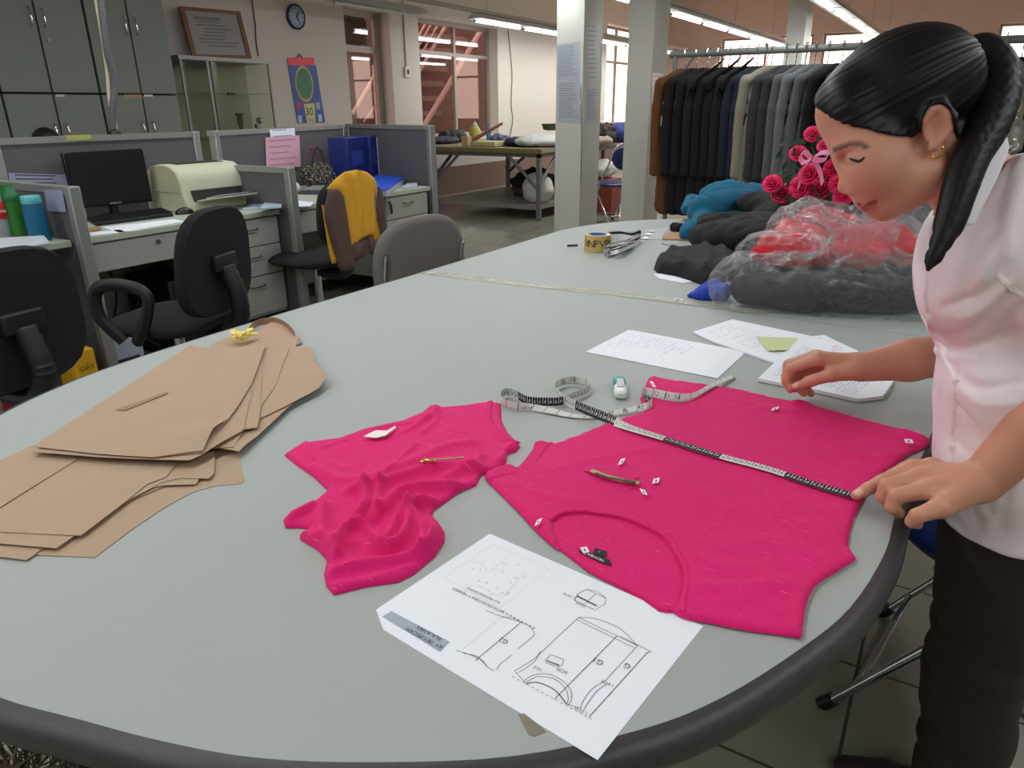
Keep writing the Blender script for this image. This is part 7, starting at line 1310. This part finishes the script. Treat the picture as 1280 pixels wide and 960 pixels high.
fold_px = [([(1252, 348), (1236, 362), (1212, 374), (1182, 384)], .004, .007), ([(1264, 366), (1240, 392), (1214, 412), (1186, 420)], .0045, .007), ([(1276, 384), (1254, 410), (1232, 430), (1204, 444)], .004, .007), ([(1258, 356), (1232, 384), (1200, 398)], -.0035, .006), ([(1161, 424), (1178, 436), (1208, 436), (1242, 424), (1276, 414)], .005, .007), ([(1166, 436), (1190, 446), (1222, 446)], -.005, .006),
    ([(1232, 292), (1220, 322), (1208, 352), (1204, 376)], .0035, .007), ([(1250, 296), (1240, 320), (1226, 350)], -.003, .006), ([(1262, 200), (1252, 240), (1244, 290), (1250, 335)], .004, .008), ([(1276, 230), (1264, 270), (1262, 320)], -.004, .008), ([(1196, 468), (1224, 484), (1276, 478)], .004, .007), ([(1198, 486), (1226, 506), (1270, 504)], -.003, .006), ([(1192, 504), (1214, 532), (1232, 580), (1236, 640)], .004, .007), ([(1186, 548), (1206, 562), (1246, 600)], .003, .006), ([(1184, 590), (1204, 606), (1222, 650)], .0035, .007), ([(1252, 560), (1256, 610), (1252, 662)], .004, .008), ([(1228, 455), (1225, 520), (1229, 590), (1234, 668)], -.0018, .0035), ([(1186, 300), (1176, 330), (1170, 362)], .003, .006)]
w = np.zeros(len(p4))
for pts, Hh, ww in fold_px:
    cl_ = []
    for v in catmull([Vector((a, b, 0)) for a, b in pts], 8):
        h_ = TR0.ray_cast(CAM, ray(v.x, v.y).normalized())
        if h_[0] is not None: cl_.append(A3(h_[0]))
    if cl_: d = np.min([np.linalg.norm(p4-x, axis=1) for x in cl_], axis=0); w += Hh*np.exp(-(d/ww)**2)
w += nz(p4*A3([1, 1, .5]), 13, 5)*.0035+(1-2*np.abs(nz(p4*A3([1, 1, .5]), 22, 6)))*.0014; p4 = relax(p4+n4*w[:, None], q4, 1)
p4[:, 2] = np.maximum(p4[:, 2], hz-.006)
tk = (p4[:, 2] < .765) & (p4[:, 0] < .070) & (p4[:, 1] < 1.6); p4[tk, 0] = .070+(p4[tk, 0]-.070)*.02
meshobj('shirt', p4, q4, m_sat, wn, smooth=180)
from mathutils.bvhtree import BVHTree
TR = BVHTree.FromPolygons([Vector(v) for v in p4], [tuple(int(i) for i in f) for f in q4])
def onto(px, py, off, dflt=.93):
    d = ray(px, py).normalized(); h = TR.ray_cast(CAM, d); P_ = h[0] if h[0] is not None and (h[0]-CAM).length < 1.35 else CAM+d*(dflt*ray(px, py).length); return P_-d*off
def leaf(name, pix, m, off, step=5, th=.003, lift=None, sm=3, clamp=9):
    V, T_r, b = fill2d(pix, step); dep = []
    for v in V:
        o_ = onto(v[0], v[1], off); dep.append((o_-CAM).dot(FW)-(lift(v) if lift else 0))
    dep = np.minimum(np.array(dep), clamp)
    for _ in range(sm): dep = np.array([np.mean(dep[np.hypot(*(V-v).T) < step*1.7]) for v in V])
    return meshobj(name, [D(v[0], v[1], d) for v, d in zip(V, dep)], T_r, m, wn, smooth=180, solid=th)
leaf('collar', [(1176, 258), (1186, 238), (1202, 205), (1224, 176), (1240, 162), (1249, 158), (1258, 168), (1262, 184), (1258, 196), (1246, 225), (1232, 252), (1217, 281), (1205, 281), (1190, 280), (1180, 276), (1174, 268)], m_col, .006, lift=lambda v: .010*max(0, 1-abs(v[0]-1215)/60), clamp=.870)
leaf('placket', [(1166, 270), (1176, 270), (1168, 320), (1163, 370), (1168, 410), (1184, 436), (1199, 470), (1200, 510), (1195, 560), (1196, 640), (1188, 640), (1186, 560), (1191, 510), (1190, 470), (1174, 440), (1160, 412), (1154, 370), (1158, 320)], m_sat, .0015, step=4, th=.0015, sm=2)
leaf('sleeve_hem', [(1248, 338), (1262, 352), (1280, 366), (1300, 372), (1300, 380), (1280, 375), (1260, 362), (1246, 347)], m_sat, .0015, step=4, th=.0015, sm=1)
for a, b in ((1163, 315), (1160, 395), (1195, 478), (1191, 560)): P_ = onto(a, b, .003); MB().cyl(P_, P_+w_*.002, .005, n=14).build('button', mat('pearl button', (240, 232, 236), .25), wn)
# ------------------------------------------------ trousers and shoes
m_tr = fabric('dark brown cotton', (46, 35, 30), rough=.9, var=.05); S = SDF(A3([-.10, .78, .0]), A3([.62, 1.75, .80]), .006)
S.cap(Dd(1264, 600, 1.05), Dd(1264, 600, 1.15), .087, k=.04)
for L3 in (nl, fl): S.chain([L3[0], L3[1], A3([L3[2][0], L3[2][1], .055])], [.094, .072, .066], .03)
S.A = np.maximum(S.A, (.03-(S.lo[2]+S.vox*np.arange(S.n[2])))[None, None, :]).astype(np.float32); p5, q5 = S.mesh(); n5 = vnormals(p5, q5); w = (1-2*np.abs(nz(p5*A3([.8, .8, 1.2]), 9, 3)))*.004
for L3 in (nl, fl):
    for f, Hh in ((.86, .005), (1.08, .004), (1.62, .007), (1.86, .006)):
        c = L3[0]+(L3[1]-L3[0])*f if f < 1 else L3[1]+(L3[2]-L3[1])*(f-1); near = np.linalg.norm((p5-c)[:, :2], axis=1) < .13; tilt = (p5-c)@A3([.35, .2, 1]); w += np.where(near, Hh*np.exp(-(tilt/.011)**2), 0)
p5 = relax(p5+n5*w[:, None], q5, 2); meshobj('trousers', p5, q5, m_tr, wn, smooth=180)
m_shoe = mat('dark patterned shoe', (44, 32, 38), .6, var=.9, vscale=90)
for L3 in (nl, fl):
    c = A3([L3[2][0], L3[2][1], 0]); s = SDF(c+A3([-.24, -.09, -.0]), c+A3([.10, .07, .12]), .0035); s.cap(c+A3([.03, 0, .038]), c+A3([-.10, -.015, .034]), .037, .036, .01, flat=((0, 0, 1), .9)); s.cap(c+A3([-.10, -.015, .034]), c+A3([-.17, -.022, .026]), .038, .026, .01, flat=((0, 0, 1), .8)); a, q_ = s.mesh(); a[:, 2] = np.maximum(a[:, 2], .002); meshobj('shoe', a, q_, m_shoe, wn, smooth=180)
vs = SC.view_settings; SC.display_settings.display_device = 'sRGB'
vs.view_transform = 'Standard'; vs.look = 'None'; vs.gamma = 1; vs.use_curve_mapping = False; vs.exposure = EXPO
